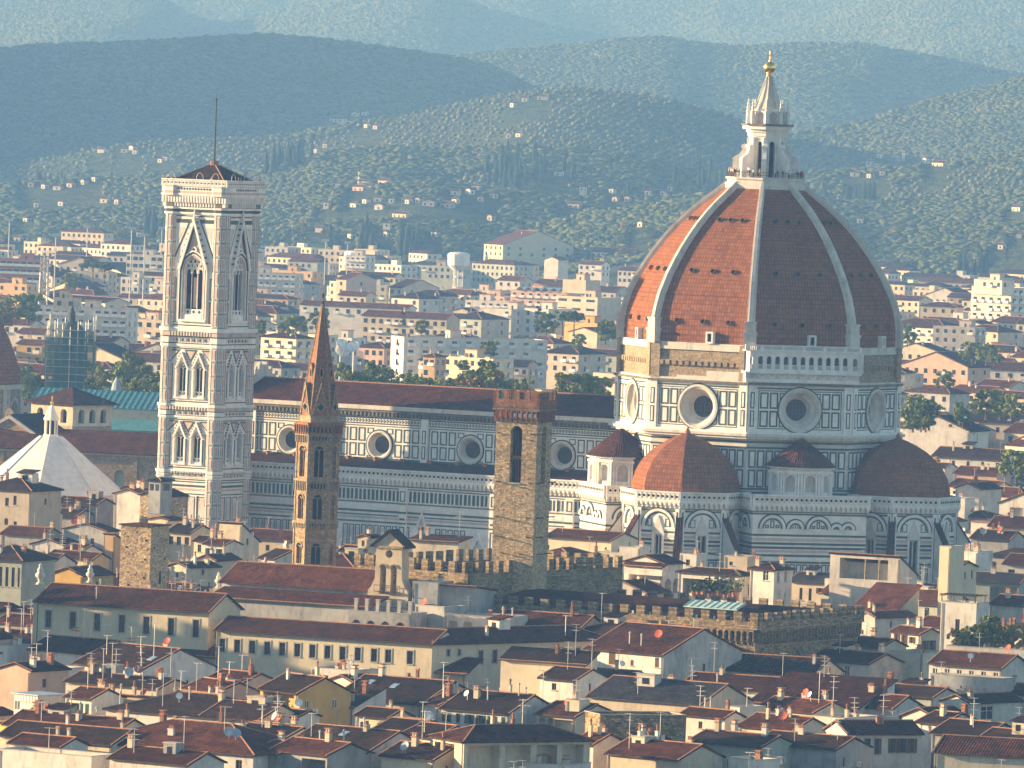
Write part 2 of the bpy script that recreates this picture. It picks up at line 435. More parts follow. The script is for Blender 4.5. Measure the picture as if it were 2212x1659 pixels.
# ================================================================ ground, hills, woods
RS = np.random.RandomState(5)
def vnoise(x, y, seed=0):       # smooth value noise
    xi = np.floor(x).astype(np.int64); yi = np.floor(y).astype(np.int64); fx = x-xi; fy = y-yi
    fx = fx*fx*(3-2*fx); fy = fy*fy*(3-2*fy)
    def h(a, b):
        n = (a*374761393+b*668265263+seed*974634777) & 0xffffffff
        n = ((n ^ (n >> 13))*1274126177) & 0xffffffff
        return ((n ^ (n >> 16)) & 0xffff)/65535.0
    return (h(xi,yi)*(1-fx)+h(xi+1,yi)*fx)*(1-fy)+(h(xi,yi+1)*(1-fx)+h(xi+1,yi+1)*fx)*fy
def fbm(x, y, o=4, seed=0): 
    s = 0; a = 0.5
    for i in range(o): s = s+a*vnoise(x, y, seed+i); x = x*2.03; y = y*2.03; a *= 0.5
    return s
# outline of each ridge as seen from the terrace, its distance, and the steepness of its near slope
RIDGES = [
 ('mountain', 11500, 0.16, [(-200,-90),(0,-60),(300,-80),(700,-110),(1100,-90),(1500,-60),(1900,-90),(2212,-120),(2400,-120)]),
 ('mountain', 10300, 0.15, [(-200,60),(0,20),(150,-20),(330,-30),(440,60),(560,40),(700,-10),(900,-40),(1050,20),(1200,60),(1400,95),(1600,110),(1900,20),(2000,-40),(2212,-60),(2400,-60)]),
 ('wood', 8900, 0.16, [(-200,190),(1700,180),(1900,140),(1994,121),(2126,111),(2212,95),(2400,80)]),
 ('wood', 8000, 0.17, [(-200,170),(700,160),(1000,120),(1106,109),(1224,98),(1342,85),(1436,81),(1518,95),(1601,102),(1714,95),(1878,96),(1934,110),(1994,118),(2071,135),(2167,154),(2300,175),(2400,190)]),
 ('wood', 7100, 0.17, [(-1500,-420),(-950,-380),(-620,-250),(-420,10),(-200,112),(0,105),(120,95),(300,92),(500,78),(560,75),(700,86),(850,105),(950,121),(1020,131),(1080,150),(1150,190),(1300,260),(2400,330)]),  # high left end is out of view, raised to cast shade on this hill
 ('wood', 6400, 0.17, [(-200,420),(1300,380),(1500,330),(1705,291),(1851,267),(1961,234),(2044,209),(2126,190),(2212,166),(2400,140)]),
 ('olive', 6000, 0.15, [(-200,375),(0,366),(137,332),(247,313),(385,302),(553,297),(635,293),(696,278),(756,264),(828,257),(938,234),(1034,217),(1080,203),(1150,192),(1250,188),(1400,205),(1550,240),(1700,300),(1900,330),(2400,380)]),
 ('mixed', 5400, 0.15, [(-200,410),(0,400),(200,388),(330,378),(553,372),(640,352),(700,330),(790,322),(870,318),(960,326),(1060,318),(1161,318),(1298,330),(1400,345),(1500,370),(1620,380),(1760,370),(1900,365),(2050,355),(2212,330),(2400,320)]),
 ('wood', 5050, 0.15, [(-200,470),(0,462),(250,452),(470,448),(600,432),(720,410),(830,400),(910,392),(1000,402),(1080,415),(1190,425),(1300,432),(1420,428),(1560,420),(1760,430),(1900,440),(2100,425),(2212,410),(2400,400)]),
 ('mixed', 4750, 0.12, [(-200,520),(0,515),(300,508),(553,500),(700,490),(860,478),(1000,486),(1106,500),(1188,487),(1243,470),(1353,455),(1463,440),(1560,435),(1700,460),(1900,500),(2100,495),(2212,485),(2400,480)]),
]
RT = []
for kind_, D, s, pts in RIDGES:
    P3 = [at(px, py, D) for px, py in pts]
    tx = np.linspace(-0.16, 0.09, 900); zz = np.interp(tx, [p.x/D for p in P3], [p.z for p in P3])
    g = np.exp(-np.linspace(-2.2, 2.2, 31 if kind_ != 'mountain' else 61)**2); zz = np.convolve(np.pad(zz, len(g)//2, mode='edge'), g/g.sum(), 'valid')
    RT.append((kind_, D, s, tx, zz))
KCODE = {'mountain': 0, 'wood': 1, 'olive': 2, 'mixed': 3, 'base': 4}
def terrain(t, y):
    x = t*y
    und = (fbm(x/260.0, y/420.0, 4, 3)-0.48)
    z = np.maximum(0, (y-4520.0))*0.012
    z = z*1.0; k = np.full(z.shape, 4)
    for kn, D, s, ts, zs in RT:
        Dl = D+180*(vnoise(x/500.0, x*0+D/100.0, 9)-0.5)
        h = np.interp(t, ts, zs)
        d = Dl-y
        sl = s*(0.75+0.6*fbm(x/180.0, x*0+D, 3, 21))
        amp = 26.0 if kn != 'mountain' else 90.0
        hh = np.where(d > 0, h-d*sl+und*amp*np.clip(d/(160.0 if kn != 'mountain' else 500.0), 0, 1), h+d*0.22)
        b = hh > z
        z = np.where(b, hh, z); k = np.where(b, KCODE[kn], k)
    return np.where(y < 4520, 0, z), k
TT = np.linspace(-0.135, 0.082, 430)
YY = np.concatenate([np.linspace(4450, 6500, 260), np.linspace(6520, 8200, 130), np.linspace(8240, 12400, 120)])
TG, YG = np.meshgrid(TT, YY)
ZG, KG = terrain(TG, YG)
ELEV = (ZG-CAM_H)/YG
CUM = np.maximum.accumulate(ELEV, axis=0)
def grid_mesh(name, i0, i1, mats):
    nr = i1-i0; nc = len(TT)
    v = np.stack([(TG*YG)[i0:i1].ravel(), YG[i0:i1].ravel(), ZG[i0:i1].ravel()], 1)
    r, c = np.meshgrid(np.arange(nr-1), np.arange(nc-1), indexing='ij'); a = (r*nc+c).ravel()
    f = np.stack([a, a+1, a+nc+1, a+nc], 1)
    return np_mesh(name, v, f, mats, True)
def np_mesh(name, v, f, mats, smooth=False, mi=None):
    me = bpy.data.meshes.new(name); k = f.shape[1]
    me.vertices.add(len(v)); me.vertices.foreach_set('co', v.astype(np.float32).ravel())
    me.loops.add(f.size); me.loops.foreach_set('vertex_index', f.astype(np.int32).ravel())
    me.polygons.add(len(f)); me.polygons.foreach_set('loop_start', np.arange(0, f.size, k, dtype=np.int32))
    try: me.polygons.foreach_set('loop_total', np.full(len(f), k, dtype=np.int32))
    except Exception: pass
    if smooth: me.polygons.foreach_set('use_smooth', np.ones(len(f), dtype=bool))
    for m in (mats if isinstance(mats, (list, tuple)) else [mats]): me.materials.append(m)
    if mi is not None: me.polygons.foreach_set('material_index', mi.astype(np.int32))
    me.update(calc_edges=True); me.validate()
    return me
m, nt, p = new_mat('hill_ground')
pos = geopos(nt)
g1 = ramp(nt, noise(nt, pos, 0.012, 6, 0.65), [(0.3, (0.05, 0.065, 0.03)), (0.5, (0.065, 0.08, 0.035)), (0.62, (0.075, 0.085, 0.035)), (0.75, (0.11, 0.10, 0.05))])
g2 = ramp(nt, noise(nt, pos, 0.11, 4, 0.7), [(0.35, (0.5, 0.55, 0.5)), (0.65, (1.3, 1.25, 1.1))])
nt.links.new(mixc(nt, 1.0, g1, g2, 'MULTIPLY'), p.inputs['Base Color']); p.inputs['Roughness'].default_value = 0.95
bump(nt, p, noise(nt, pos, 0.12, 5, 0.7), 1.0, 6.0)
M_HILL = m
m, nt, p = new_mat('mountain_woodland')
pos = geopos(nt)
g1 = ramp(nt, noise(nt, pos, 0.05, 6, 0.75), [(0.3, (0.05, 0.06, 0.03)), (0.5, (0.08, 0.09, 0.04)), (0.7, (0.12, 0.115, 0.055))])
nt.links.new(g1, p.inputs['Base Color']); p.inputs['Roughness'].default_value = 0.95
bump(nt, p, noise(nt, pos, 0.05, 5, 0.7), 0.7, 8.0)
M_MTN = m
i_m = int(np.searchsorted(YY, 8300))
kind(link('hills', grid_mesh('hills', 0, i_m+1, M_HILL)), 'structure')
kind(link('mountains', grid_mesh('mountains', i_m, len(YY), M_MTN)), 'structure')
m, nt, p = new_mat('street_ground')
pos = geopos(nt)
nt.links.new(ramp(nt, noise(nt, pos, 0.05, 5, 0.6), [(0.3, (0.06, 0.055, 0.05)), (0.7, (0.13, 0.115, 0.095))]), p.inputs['Base Color']); p.inputs['Roughness'].default_value = 0.9
mb = MB(); mb.add([(-4000,-600,-0.05),(4000,-600,-0.05),(4000,14000,-0.05),(-4000,14000,-0.05)], [(0,1,2,3)])
kind(mb.build('ground', m), 'structure')

def blob(seed, sx=1.0, sz=0.85, sub=1, rough=0.35):
    bm = bmesh.new(); bmesh.ops.create_icosphere(bm, subdivisions=sub, radius=1.0)
    r = np.random.RandomState(seed)
    v = np.array([q.co[:] for q in bm.verts]); f = np.array([[q.index for q in fc.verts] for fc in bm.faces]); bm.free()
    k = r.randn(3, 6)*2.2; ph = r.rand(6)*6
    d = 1+rough*np.sin(v @ k+ph).mean(1)*1.6+r.uniform(-0.13, 0.13, len(v))
    v = v*d[:,None]; v[:,0:2] *= sx; v[:,2] *= sz
    return v, f
def scatter(name, P, size, protos, mats, mi=None):
    """many crowns joined in one mesh"""
    vs, fs, ms = [], [], []; off = 0
    ids = RS.randint(0, len(protos), len(P)); ang = RS.rand(len(P))*6.283
    for j, (pv, pf) in enumerate(protos):
        sel = np.where(ids == j)[0]
        if not len(sel): continue
        c, s = np.cos(ang[sel])[:,None], np.sin(ang[sel])[:,None]
        x = pv[None,:,0]*c-pv[None,:,1]*s; y = pv[None,:,0]*s+pv[None,:,1]*c; z = np.broadcast_to(pv[None,:,2], x.shape)
        q = np.stack([x, y, z], 2)*size[sel][:,None,None] + P[sel][:,None,:]
        n = len(pv)
        f = pf[None]+(np.arange(len(sel))*n)[:,None,None]+off
        vs.append(q.reshape(-1,3)); fs.append(f.reshape(-1,3)); off += n*len(sel)
        if mi is not None: ms.append(np.repeat(mi[sel], len(pf)))
    me = np_mesh(name, np.concatenate(vs), np.concatenate(fs), mats, False, np.concatenate(ms) if mi is not None else None)
    return kind(link(name, me), 'stuff')
def leafmat(name, c, sc=0.12):
    m, nt, p = new_mat(name)
    pos = geopos(nt)
    col = ramp(nt, noise(nt, pos, sc, 2, 0.5), [(0.3, lum(c, 0.6)), (0.5, c), (0.7, (c[0]*1.6, c[1]*1.35, c[2]))])
    fine = ramp(nt, noise(nt, pos, 0.9, 3, 0.7), [(0.35, (0.55, 0.55, 0.55)), (0.65, (1.35, 1.35, 1.3))])
    nt.links.new(mixc(nt, 1.0, col, fine, 'MULTIPLY'), p.inputs['Base Color']); p.inputs['Roughness'].default_value = 0.85
    return m
ML_DARK = leafmat('dark_wood_leaves', (0.065, 0.085, 0.038))
ML_MID = leafmat('mid_wood_leaves', (0.078, 0.098, 0.04))
ML_AUT = leafmat('autumn_leaves', (0.105, 0.105, 0.045))
ML_OLIVE = leafmat('olive_leaves', (0.115, 0.13, 0.07))
ML_CYP = leafmat('cypress_leaves', (0.02, 0.035, 0.016))
def visible(t, y, hgt):
    i = np.clip(np.searchsorted(YY, y)-1, 1, len(YY)-1); j = np.clip(((t-TT[0])/(TT[1]-TT[0])).astype(int), 0, len(TT)-1)
    z, k = terrain(t, y)
    return (z+hgt-CAM_H)/y > CUM[i-1, j]-0.0004, z, k
# villas stand in clearings
VL = [(281,322,14,9),(217,331,18,6),(268,330,16,6),(290,331,8,8),(355,347,8,5),(344,352,7,5),(372,349,7,4),(148,403,16,10),(122,410,20,8),(91,406,12,8),(66,404,14,6),(176,400,9,7),(200,391,5,13),(129,443,14,11),(78,444,10,11),(223,440,18,9),(250,441,13,6),(52,478,14,9),(36,520,18,10),(300,512,12,10),
 (725,263,34,11),(765,251,16,6),(786,248,13,6),(809,276,12,10),(788,276,6,8),(679,329,9,8),(701,319,10,4),(1104,228,11,12),(1133,220,14,4),(1172,214,26,8),(1118,296,14,5),(1098,298,6,4),(729,408,12,6),(787,402,15,9),(771,411,30,7),(793,413,18,8),(825,397,26,6),(983,420,22,11),(1009,417,16,8),(1026,413,20,9),(760,447,20,7),(785,441,14,6),(815,440,18,6),(845,442,12,7),(877,439,8,8),(900,443,12,5),(925,448,30,5),(960,449,28,6),(980,440,10,6),(1037,434,12,13),(1060,430,14,6),
 (1256,416,12,24),(1319,414,12,14),(1327,435,12,8),(1353,440,8,4),(1398,423,8,6),(1431,423,8,9),(1446,413,5,10),(1204,380,20,6),(1238,451,30,8),(1875,358,14,16),(1889,361,10,14),(1899,342,12,6),(1995,352,13,14),(2022,358,36,10),(1875,382,12,8),(1846,382,22,6),(1905,378,6,4),(2192,457,26,7),(1857,480,7,10),(2200,517,14,7),(2160,540,14,7),
 (704,448,8,17),(860,468,40,11),(835,490,18,18),(830,510,14,12),(1056,478,5,12),(936,512,16,7),(688,504,20,8),(817,453,22,9),(1381,488,10,8),(753,512,8,10),(480,500,12,8)]
def hit_hill(px, py):          # where the line of sight meets the hills
    a = at(px, py, 1000.0); a = a-Vector((0,0,CAM_H)); a = a/a.y
    ys = np.arange(4300, 12000, 8.0); z, k = terrain(np.full(len(ys), a.x), ys)
    ray = CAM_H+a.z*ys
    i = np.argmax(ray <= z)
    return Vector((a.x*ys[i], ys[i], float(z[i])))

VHIT = [hit_hill(px, py+hp*0.4) for px, py, wp, hp in VL]
VCL = [(h.x, h.y, max(4, wp*h.y/FPX*0.55)) for h, (px, py, wp, hp) in zip(VHIT, VL)]+[(hit_hill(1934, 347).x+6, hit_hill(1934, 347).y, 12), (hit_hill(1965, 352).x, hit_hill(1965, 352).y, 10)]
def clear(t, y):
    ok = np.ones(len(t), bool)
    for vx, vy, w_ in VCL: ok &= ~((np.abs(t*vy-vx) < w_+2.5) & (y > vy-100) & (y < vy+w_*1.5))
    return ok
protoW = [blob(s, RNG.uniform(1.2, 1.6), RNG.uniform(0.38, 0.7)) for s in range(10)]
protoO = [blob(s+40, 1.05, 0.75) for s in range(5)]
def cyp(seed):
    v, f = blob(seed, 1, 1, 1, 0.2); v = v.copy(); h = np.clip((v[:,2]+1)/2, 0, 1); v[:,:2] *= (0.36*(1-h)**0.6+0.03)[:,None]*1.0; v[:,2] = h*2.6; return v, f
protoC = [cyp(s) for s in range(4)]
# woods
n = 520000
t = RS.uniform(-0.072, 0.072, n); y = 4600+4500*RS.rand(n)**1.25
ok, z, k = visible(t, y, 12)
pat = fbm(t*y/140.0, y/200.0, 4, 50)
keep = ok & clear(t, y) & (((k == 1) & (pat > 0.14)) | ((k == 3) & (pat > 0.40)) | ((k == 2) & (pat > 0.62)) | ((k == 4) & (pat > 0.4)))
t, y, z, pat = t[keep], y[keep], z[keep], pat[keep]
sz = 0.8+1.7*RS.rand(len(t))**1.8+1.2*np.clip(fbm(t*y/45.0, y/70.0, 3, 31)-0.45, 0, 1)*2.4*RS.rand(len(t))
hue = fbm(t*y/60.0, y/90.0, 3, 77)+RS.uniform(-0.12, 0.12, len(t))
mi = np.where(hue < 0.5, 0, np.where(hue < 0.70, 1, 2))
scatter('hillside_woods', np.stack([t*y, y, z+sz*0.6], 1), sz, protoW, [ML_DARK, ML_MID, ML_AUT], mi)
print('woods', len(t))
# olive groves in rows
n = 120000
t = RS.uniform(-0.068, 0.068, n); y = RS.uniform(4600, 6300, n)
y = np.round(y/11.0)*11.0; x = np.round((t*y+0.35*y)/6.5)*6.5-0.35*y
uq = np.unique(np.stack([x, y], 1), axis=0); x, y = uq[:,0], uq[:,1]; t = x/y
ok, z, k = visible(t, y, 6)
pat = fbm(t*y/140.0, y/200.0, 4, 50)
keep = ok & clear(t, y) & (((k == 2) & (pat <= 0.62)) | ((k == 3) & (pat <= 0.42)))
t, y, z = t[keep], y[keep], z[keep]
sz = RS.uniform(1.2, 2.3, len(t))
scatter('olive_groves', np.stack([t*y+RS.uniform(-1.6,1.6,len(t)), y+RS.uniform(-2.5,2.5,len(t)), z+sz*0.5], 1), sz, protoO, [ML_OLIVE])
print('olives', len(t))
# mountain woods
n = 120000
t = RS.uniform(-0.07, 0.07, n); y = RS.uniform(8300, 11600, n)
ok, z, k = visible(t, y, 8)
keep = ok & (k <= 1) & (((z-CAM_H)/y) < 0.0175)
t, y, z = t[keep], y[keep], z[keep]
sz = RS.uniform(1.8, 3.4, len(t))
scatter('mountain_woods', np.stack([t*y, y, z+1], 1), sz, protoO, [ML_MID, ML_DARK], RS.randint(0, 2, len(t)))
# cypress belts as one far mass
n = 9000
t = RS.uniform(-0.07, 0.07, n); y = RS.uniform(4560, 5600, n)
ok, z, k = visible(t, y, 14)
pat = fbm(t*y/70.0, y/120.0, 3, 91)
keep = ok & clear(t, y) & (pat > 0.60) & (k != 2)
t, y, z = t[keep], y[keep], z[keep]
sz = RS.uniform(4.5, 7.5, len(t))
scatter('cypress_belts', np.stack([t*y, y, z], 1), sz, protoC, [ML_CYP])
print('cyp', len(t))
def ground_z(x, y):
    z, k = terrain(np.array([x/y]), np.array([y])); return float(z[0])
# ================================================================ the cathedral
TH = rad(28.0)
CATH = thing('cathedral', 'vast marble cathedral with ribbed red tile dome, long nave and gilded ball on its lantern', 'cathedral', (48.5, 1661.0, 0), -TH)
CM = [M_WMAR, M_GMAR, M_PMAR, M_DMOLD, M_DARK, M_WMAR2]     # 0 white 1 green 2 pink 3 dark moulding 4 void 5 weathered
A8 = [PI/8+PI/4*i for i in range(8)]
def face_fr(R_, k, c=(0,0)):    # k-th octagon face, outward angle k*45 deg ; half width returned
    ang = PI/4*k; ap = R_*math.cos(PI/8)
    return fr((c[0]+ap*math.cos(ang), c[1]+ap*math.sin(ang), 0), ang), R_*math.sin(PI/8)
SHOW = (-3, -2, -1, 0, 1)       # faces that can be seen: SW, S, SE, E, NE

# ---- dome shell
DP = [(57.2,27.3),(58.8,27.3),(61.4,27.1),(64,26.5),(66.5,25.7),(70,24.0),(72.5,22.5),(75,20.8),(77.5,18.9),(80,16.7),(82.2,14.5),(84.2,12.2),(86.2,9.6),(88.4,7.0)]
def dome_r(z):
    for (a, ra), (b, rb) in zip(DP, DP[1:]):
        if a <= z <= b: return ra+(rb-ra)*(z-a)/(b-a)
    return DP[-1][1]
mb = MB(); mb.loft([[(r*math.cos(a), r*math.sin(a), z) for a in A8] for z, r in DP], cap0=False)
dome = mb.build('dome', M_DOME, CATH)
# small round lights in three rows on every web
pm = MB(); pm.lathe([(0.52,0),(0.52,0.55),(0.42,0.55),(0.42,0.1)], n=10, mi=0); pm.lathe([(0.43,0.25),(0.0,0.26)], n=10, mi=1)
port_me = mesh_from('dome_oculus', pm.v, pm.f, pm.m, [M_WOOD, M_DARK])
for k in SHOW[:4]:
    for z, dx in ((61.4, 5.6), (71.2, 4.5), (81.2, 2.5)):
        for q in (-1, 0, 1):
            f, hw = face_fr(dome_r(z), k)
            sl = math.atan2((dome_r(z-1)-dome_r(z+1))*math.cos(PI/8), 2.0)
            o = bpy.data.objects.new('dome_oculus', port_me); COL.objects.link(o); o.parent = dome
            p = f[0]+f[1]*(q*dx)+Vector((0,0,z))-f[2]*0.15
            nn = (f[2]*math.cos(0.25)+Vector((0,0,1))*math.sin(0.25))
            o.matrix_local = Matrix.Translation(p) @ nn.to_track_quat('Z','Y').to_matrix().to_4x4()
    # stone hatch at the foot of the web
    f, hw = face_fr(27.4, k); mb = MB()
    mb.frame(f, 1.2, 57.3, 2.8, 59.6, 0.35, -1.0, 0.9, 0); mb.rect(f, 1.5, 57.3, 2.5, 59.2, -1, 0.5, 1)
    mb.build('roof_hatch', [M_WMAR, M_DARK], dome)
# ---- eight marble ribs
for a in A8:
    mb = MB(); er = Vector((math.cos(a), math.sin(a), 0)); t = Vector((-er.y, er.x, 0)); rings = []; inner = []
    zs = [61.0]+[z for z, r in DP if z > 61.1]
    for z in zs:
        r = dome_r(z); k = (z-57)/31.5
        hw = 0.85-0.3*k
        sl = math.atan2(dome_r(min(88.4,z+1))-dome_r(max(57.2,z-1)), 2.0)
        out = (er*math.cos(sl)-Vector((0,0,1))*math.sin(sl))
        c = er*r+Vector((0,0,z))
        rings.append([c-t*hw-out*0.6, c+t*hw-out*0.6, c+t*hw+out*0.45, c+t*hw*0.6+out*0.45, c+t*hw*0.5+out*0.95, c-t*hw*0.5+out*0.95, c-t*hw*0.6+out*0.45, c-t*hw+out*0.45])
    mb.loft(rings, 0)
    for (z0, z1, hw, o1) in ((57.0,59.4,1.2,0.9),(59.4,59.9,1.35,1.05),(59.9,61.6,1.05,0.8),(61.6,61.95,1.2,0.95)):
        c = er*26.6
        P = lambda s, o, z: tuple(er*(26.4+o)+t*s+Vector((0,0,z)))
        mb.hexa([P(-hw,-1,z0),P(-hw,o1+1.0,z0),P(hw,o1+1.0,z0),P(hw,-1,z0),P(-hw,-1,z1),P(-hw,o1+1.0,z1),P(hw,o1+1.0,z1),P(hw,-1,z1)][::1], 0)
    mb.build('dome_rib', [M_WMAR2], CATH)
# ---- closing ring, platform
mb = MB()
mb.prism(octa(8.1), 86.9, 88.6, 0); mb.prism(octa(7.6), 88.6, 89.3, 0); mb.prism(octa(7.9), 89.3, 89.7, 0)
for i in range(8):
    a = Vector((*octa(7.7)[i], 0)); b = Vector((*octa(7.7)[(i+1)%8], 0))
    for zz in (90.2, 90.75): mb.tube(a+Vector((0,0,zz)), b+Vector((0,0,zz)), 0.04, mi=1)
    for q in range(9):
        p = a.lerp(b, q/9); mb.tube(p+Vector((0,0,89.7)), p+Vector((0,0,90.75)), 0.03, mi=1)
mb.build('viewing_platform', [M_WMAR2, M_PIPE], CATH)
# ---- lantern
LAN = thing('lantern', None, 'lantern'); del LAN['category']; LAN.parent = CATH
mb = MB()
ro = octa(3.5)
for k in range(8):
    f, hw = face_fr(3.5, k)
    h = arch(0, 89.9, 1.15, 96.3, n=6)
    mb.wall(f, [(-hw,89.7),(hw,89.7),(hw,99.2),(-hw,99.2)], [h], 0.8, 0, 0)
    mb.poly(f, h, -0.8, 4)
    mb.arc(f, 0, 96.3, 0.6, 0.85, -0.05, 0.15, 0, n=8); mb.rect(f, -0.85, 90.2, -0.6, 96.3, -0.05, 0.15, 0); mb.rect(f, 0.6, 90.2, 0.85, 96.3, -0.05, 0.15, 0)
    mb.rect(f, -hw, 97.6, hw, 97.9, -0.05, 0.15, 0)
for i in range(8):
    a = A8[i]; er = Vector((math.cos(a), math.sin(a), 0)); t = Vector((-er.y, er.x, 0))
    mb.box(-0.01,-0.01,89.7,0.01,0.01,89.71)
    P = lambda r, s, z: tuple(er*r+t*s+Vector((0,0,z)))
    mb.hexa([P(3.1,-.35,89.7),P(3.1,.35,89.7),P(3.95,.35,89.7),P(3.95,-.35,89.7),P(3.1,-.35,97.6),P(3.1,.35,97.6),P(3.95,.35,97.6),P(3.95,-.35,97.6)], 0)
mb.build('lantern_body', CM, LAN)
for i in range(8):              # scrolled buttress with an opening at its foot
    a = A8[i]; er = Vector((math.cos(a), math.sin(a), 0)); t = Vector((-er.y, er.x, 0)); mb = MB()
    prof = [(3.8,89.7),(4.5,89.7),(4.5,91.6),(5.3,91.6),(5.3,89.7),(6.6,89.7),(6.6,93.0),(6.45,93.5),(6.0,93.9),(5.4,94.2),(5.0,94.7),(4.75,95.4),(4.75,96.0),(4.4,96.3),(3.8,96.0)]
    n_ = len(prof); wd = 0.36
    vs = [tuple(er*r-t*wd+Vector((0,0,z))) for r, z in prof]+[tuple(er*r+t*wd+Vector((0,0,z))) for r, z in prof]
    mb.add(vs, [(i2, (i2+1)%n_, (i2+1)%n_+n_, i2+n_) for i2 in range(n_)], 0)
    tr = tessellate_polygon([[Vector((r, z, 0)) for r, z in prof]])
    mb.add(vs[:n_], [tuple(x) for x in tr], 0); mb.add(vs[n_:], [tuple(x) for x in tr], 0)
    c = er*4.55+Vector((0,0,95.7)); mb.tube(c-t*0.55, c+t*0.55, 0.5, n=10)
    c = er*6.3+Vector((0,0,93.2)); mb.tube(c-t*0.45, c+t*0.45, 0.4, n=10)
    mb.build('lantern_buttress', [M_WMAR], LAN)
mb = MB()
mb.prism(octa(3.9), 97.9, 98.6, 0); mb.prism(octa(4.2), 98.6, 99.2, 0); mb.prism(octa(4.9), 99.2, 99.9, 0); mb.prism(octa(5.2), 99.9, 100.3, 3)
mb.build('lantern_cornice', CM, LAN)
mb = MB()
mb.prism(octa(3.3), 100.3, 103.2, 0)
for k in range(8):
    f, hw = face_fr(3.32, k)
    mb.slab(f, arch(0, 100.4, 1.5, 101.9, n=6), 0, 0.03, 2); mb.arc(f, 0, 101.9, 0.75, 1.1, -0.05, 0.3, 0, n=8)
    for s in (-1, 1): mb.rect(f, s*0.92-0.17, 100.4, s*0.92+0.17, 101.9, -0.05, 0.3, 0)
for i in range(8):
    a = A8[i]; x, y = math.cos(a), math.sin(a)
    mb.lathe([(0.45,100.3),(0.4,102.6),(0.55,102.7),(0.25,103.0),(0.38,103.4),(0.2,103.8),(0.3,104.2),(0.12,104.6),(0.22,104.9),(0.02,105.2)], 3.9*x, 3.9*y, 8, 0)
mb.build('lantern_crown', CM, LAN)
mb = MB(); mb.lathe([(2.75,102.6),(2.5,103.0),(1.75,105.2),(1.1,107.4),(0.62,109.3),(0.55,109.8)], n=8, a0=PI/8)
for i in range(8):
    a = A8[i]; er = Vector((math.cos(a), math.sin(a), 0)); mb.tube(er*2.75+Vector((0,0,102.7)), er*0.6+Vector((0,0,109.6)), 0.12, 0.07)
mb.build('lantern_spire', M_WMAR2, LAN)
mb = MB(); mb.lathe([(0.62,109.7),(0.66,109.9),(0.5,110.0),(0.42,110.2),(0.7,110.35)], n=14)
mb.lathe([(1.2*math.sin(PI*i/14), 111.4-1.2*math.cos(PI*i/14)) for i in range(1, 14)], n=24)
mb.build('ball', M_GOLD, LAN, True)
mb = MB(); mb.lathe([(0.25,112.5),(0.12,112.9)], n=8)
Rc = Matrix.Rotation(TH, 3, 'Z'); q = Rc @ Vector((1,0,0))
mb.tube((0,0,112.6),(0,0,114.7),0.11); mb.tube(q*-0.55+Vector((0,0,113.85)), q*0.55+Vector((0,0,113.85)), 0.11)
mb.build('cross', M_GOLD, LAN)

# ---- drum under the dome
DR = 28.0
def panel(mb, f, u0, v0, u1, v1, w=0.30, mi=1): mb.frame(f, u0, v0, u1, v1, w, -0.05, 0.06, mi)
mb = MB()
for k in range(-4, 4):
    f, hw = face_fr(DR, k)
    hole = [circ(0, 44.95, 3.7, 40)] if k in SHOW else []
    mb.wall(f, [(-hw,40.6),(hw,40.6),(hw,49.7),(-hw,49.7)], hole, 0.0, 0)
    if k not in SHOW: continue
    # panel grid either side of the round window
    for s in (-1, 1):
        for (a, b) in ((8.2,6.5),(6.2,4.5)):
            for (v0, v1) in ((41.6,44.75),(45.15,48.3)):
                u0, u1 = sorted((s*a, s*b)); panel(mb, f, u0, v0, u1, v1)
        for (v0, v1) in ((41.6,43.0),(46.9,48.3)):
            u0, u1 = sorted((s*4.2, s*2.9)); panel(mb, f, u0, v0, u1, v1, 0.2)
    mb.frame(f, -8.55, 41.2, 8.55, 48.7, 0.16, -0.05, 0.05, 1)
    mb.arc(f, 0, 44.95, 4.3, 4.62, -0.05, 0.10, 1, 0, 2*PI, 40)
    mb.rect(f, -hw, 48.95, hw, 49.25, -0.05, 0.12, 1)
    for s in (-1, 1):           # corner pilasters with two dark panels
        u0, u1 = sorted((s*hw*1.0, s*(hw-1.75)))
        mb.rect(f, u0, 40.6, u1, 49.7, -0.4, 0.35, 0)
        f2 = (f[0]+f[2]*0.35, f[1], f[2])
        c = s*(hw-0.85)
        for (v0, v1) in ((41.6,44.75),(45.15,48.3)):
            mb.rect(f2, c-0.42, v0, c+0.42, v1, -0.05, 0.04, 1); mb.rect(f2, c-0.2, v0+0.22, c+0.2, v1-0.22, 0, 0.07, 0)
mb.build('drum_wall', CM, CATH)
for k in SHOW:                  # round windows: splayed ring and dark glass
    f, hw = face_fr(DR, k); mb = MB()
    o, u, n = f; z = Vector((0,0,1))
    rings = []
    for r, d in ((4.35,-0.1),(4.35,0.3),(3.9,0.34),(3.7,0.1),(3.5,0.05),(3.3,-0.5),(2.9,-1.0),(2.7,-1.15),(2.35,-1.9),(2.1,-2.2),(2.1,-2.4)):
        rings.append([o+u*(r*math.cos(2*PI*i/40))+z*(44.95+r*math.sin(2*PI*i/40))+n*d for i in range(40)])
    mb.loft(rings, 0, cap0=False, cap1=False)
    w_ = mb.build('round_window', [M_WMAR2], CATH)
    mb = MB(); mb.poly(f, circ(0, 44.95, 2.15, 32), -2.3)
    for q in range(-2, 3): mb.rect(f, -2, 44.95+q*0.75-0.04, 2, 44.95+q*0.75+0.04, -2.3, -2.24, 1); mb.rect(f, q*0.75-0.03, 43, q*0.75+0.03, 47, -2.3, -2.25, 1)
    mb.build('glass', [M_GLASS, M_PIPE], w_)
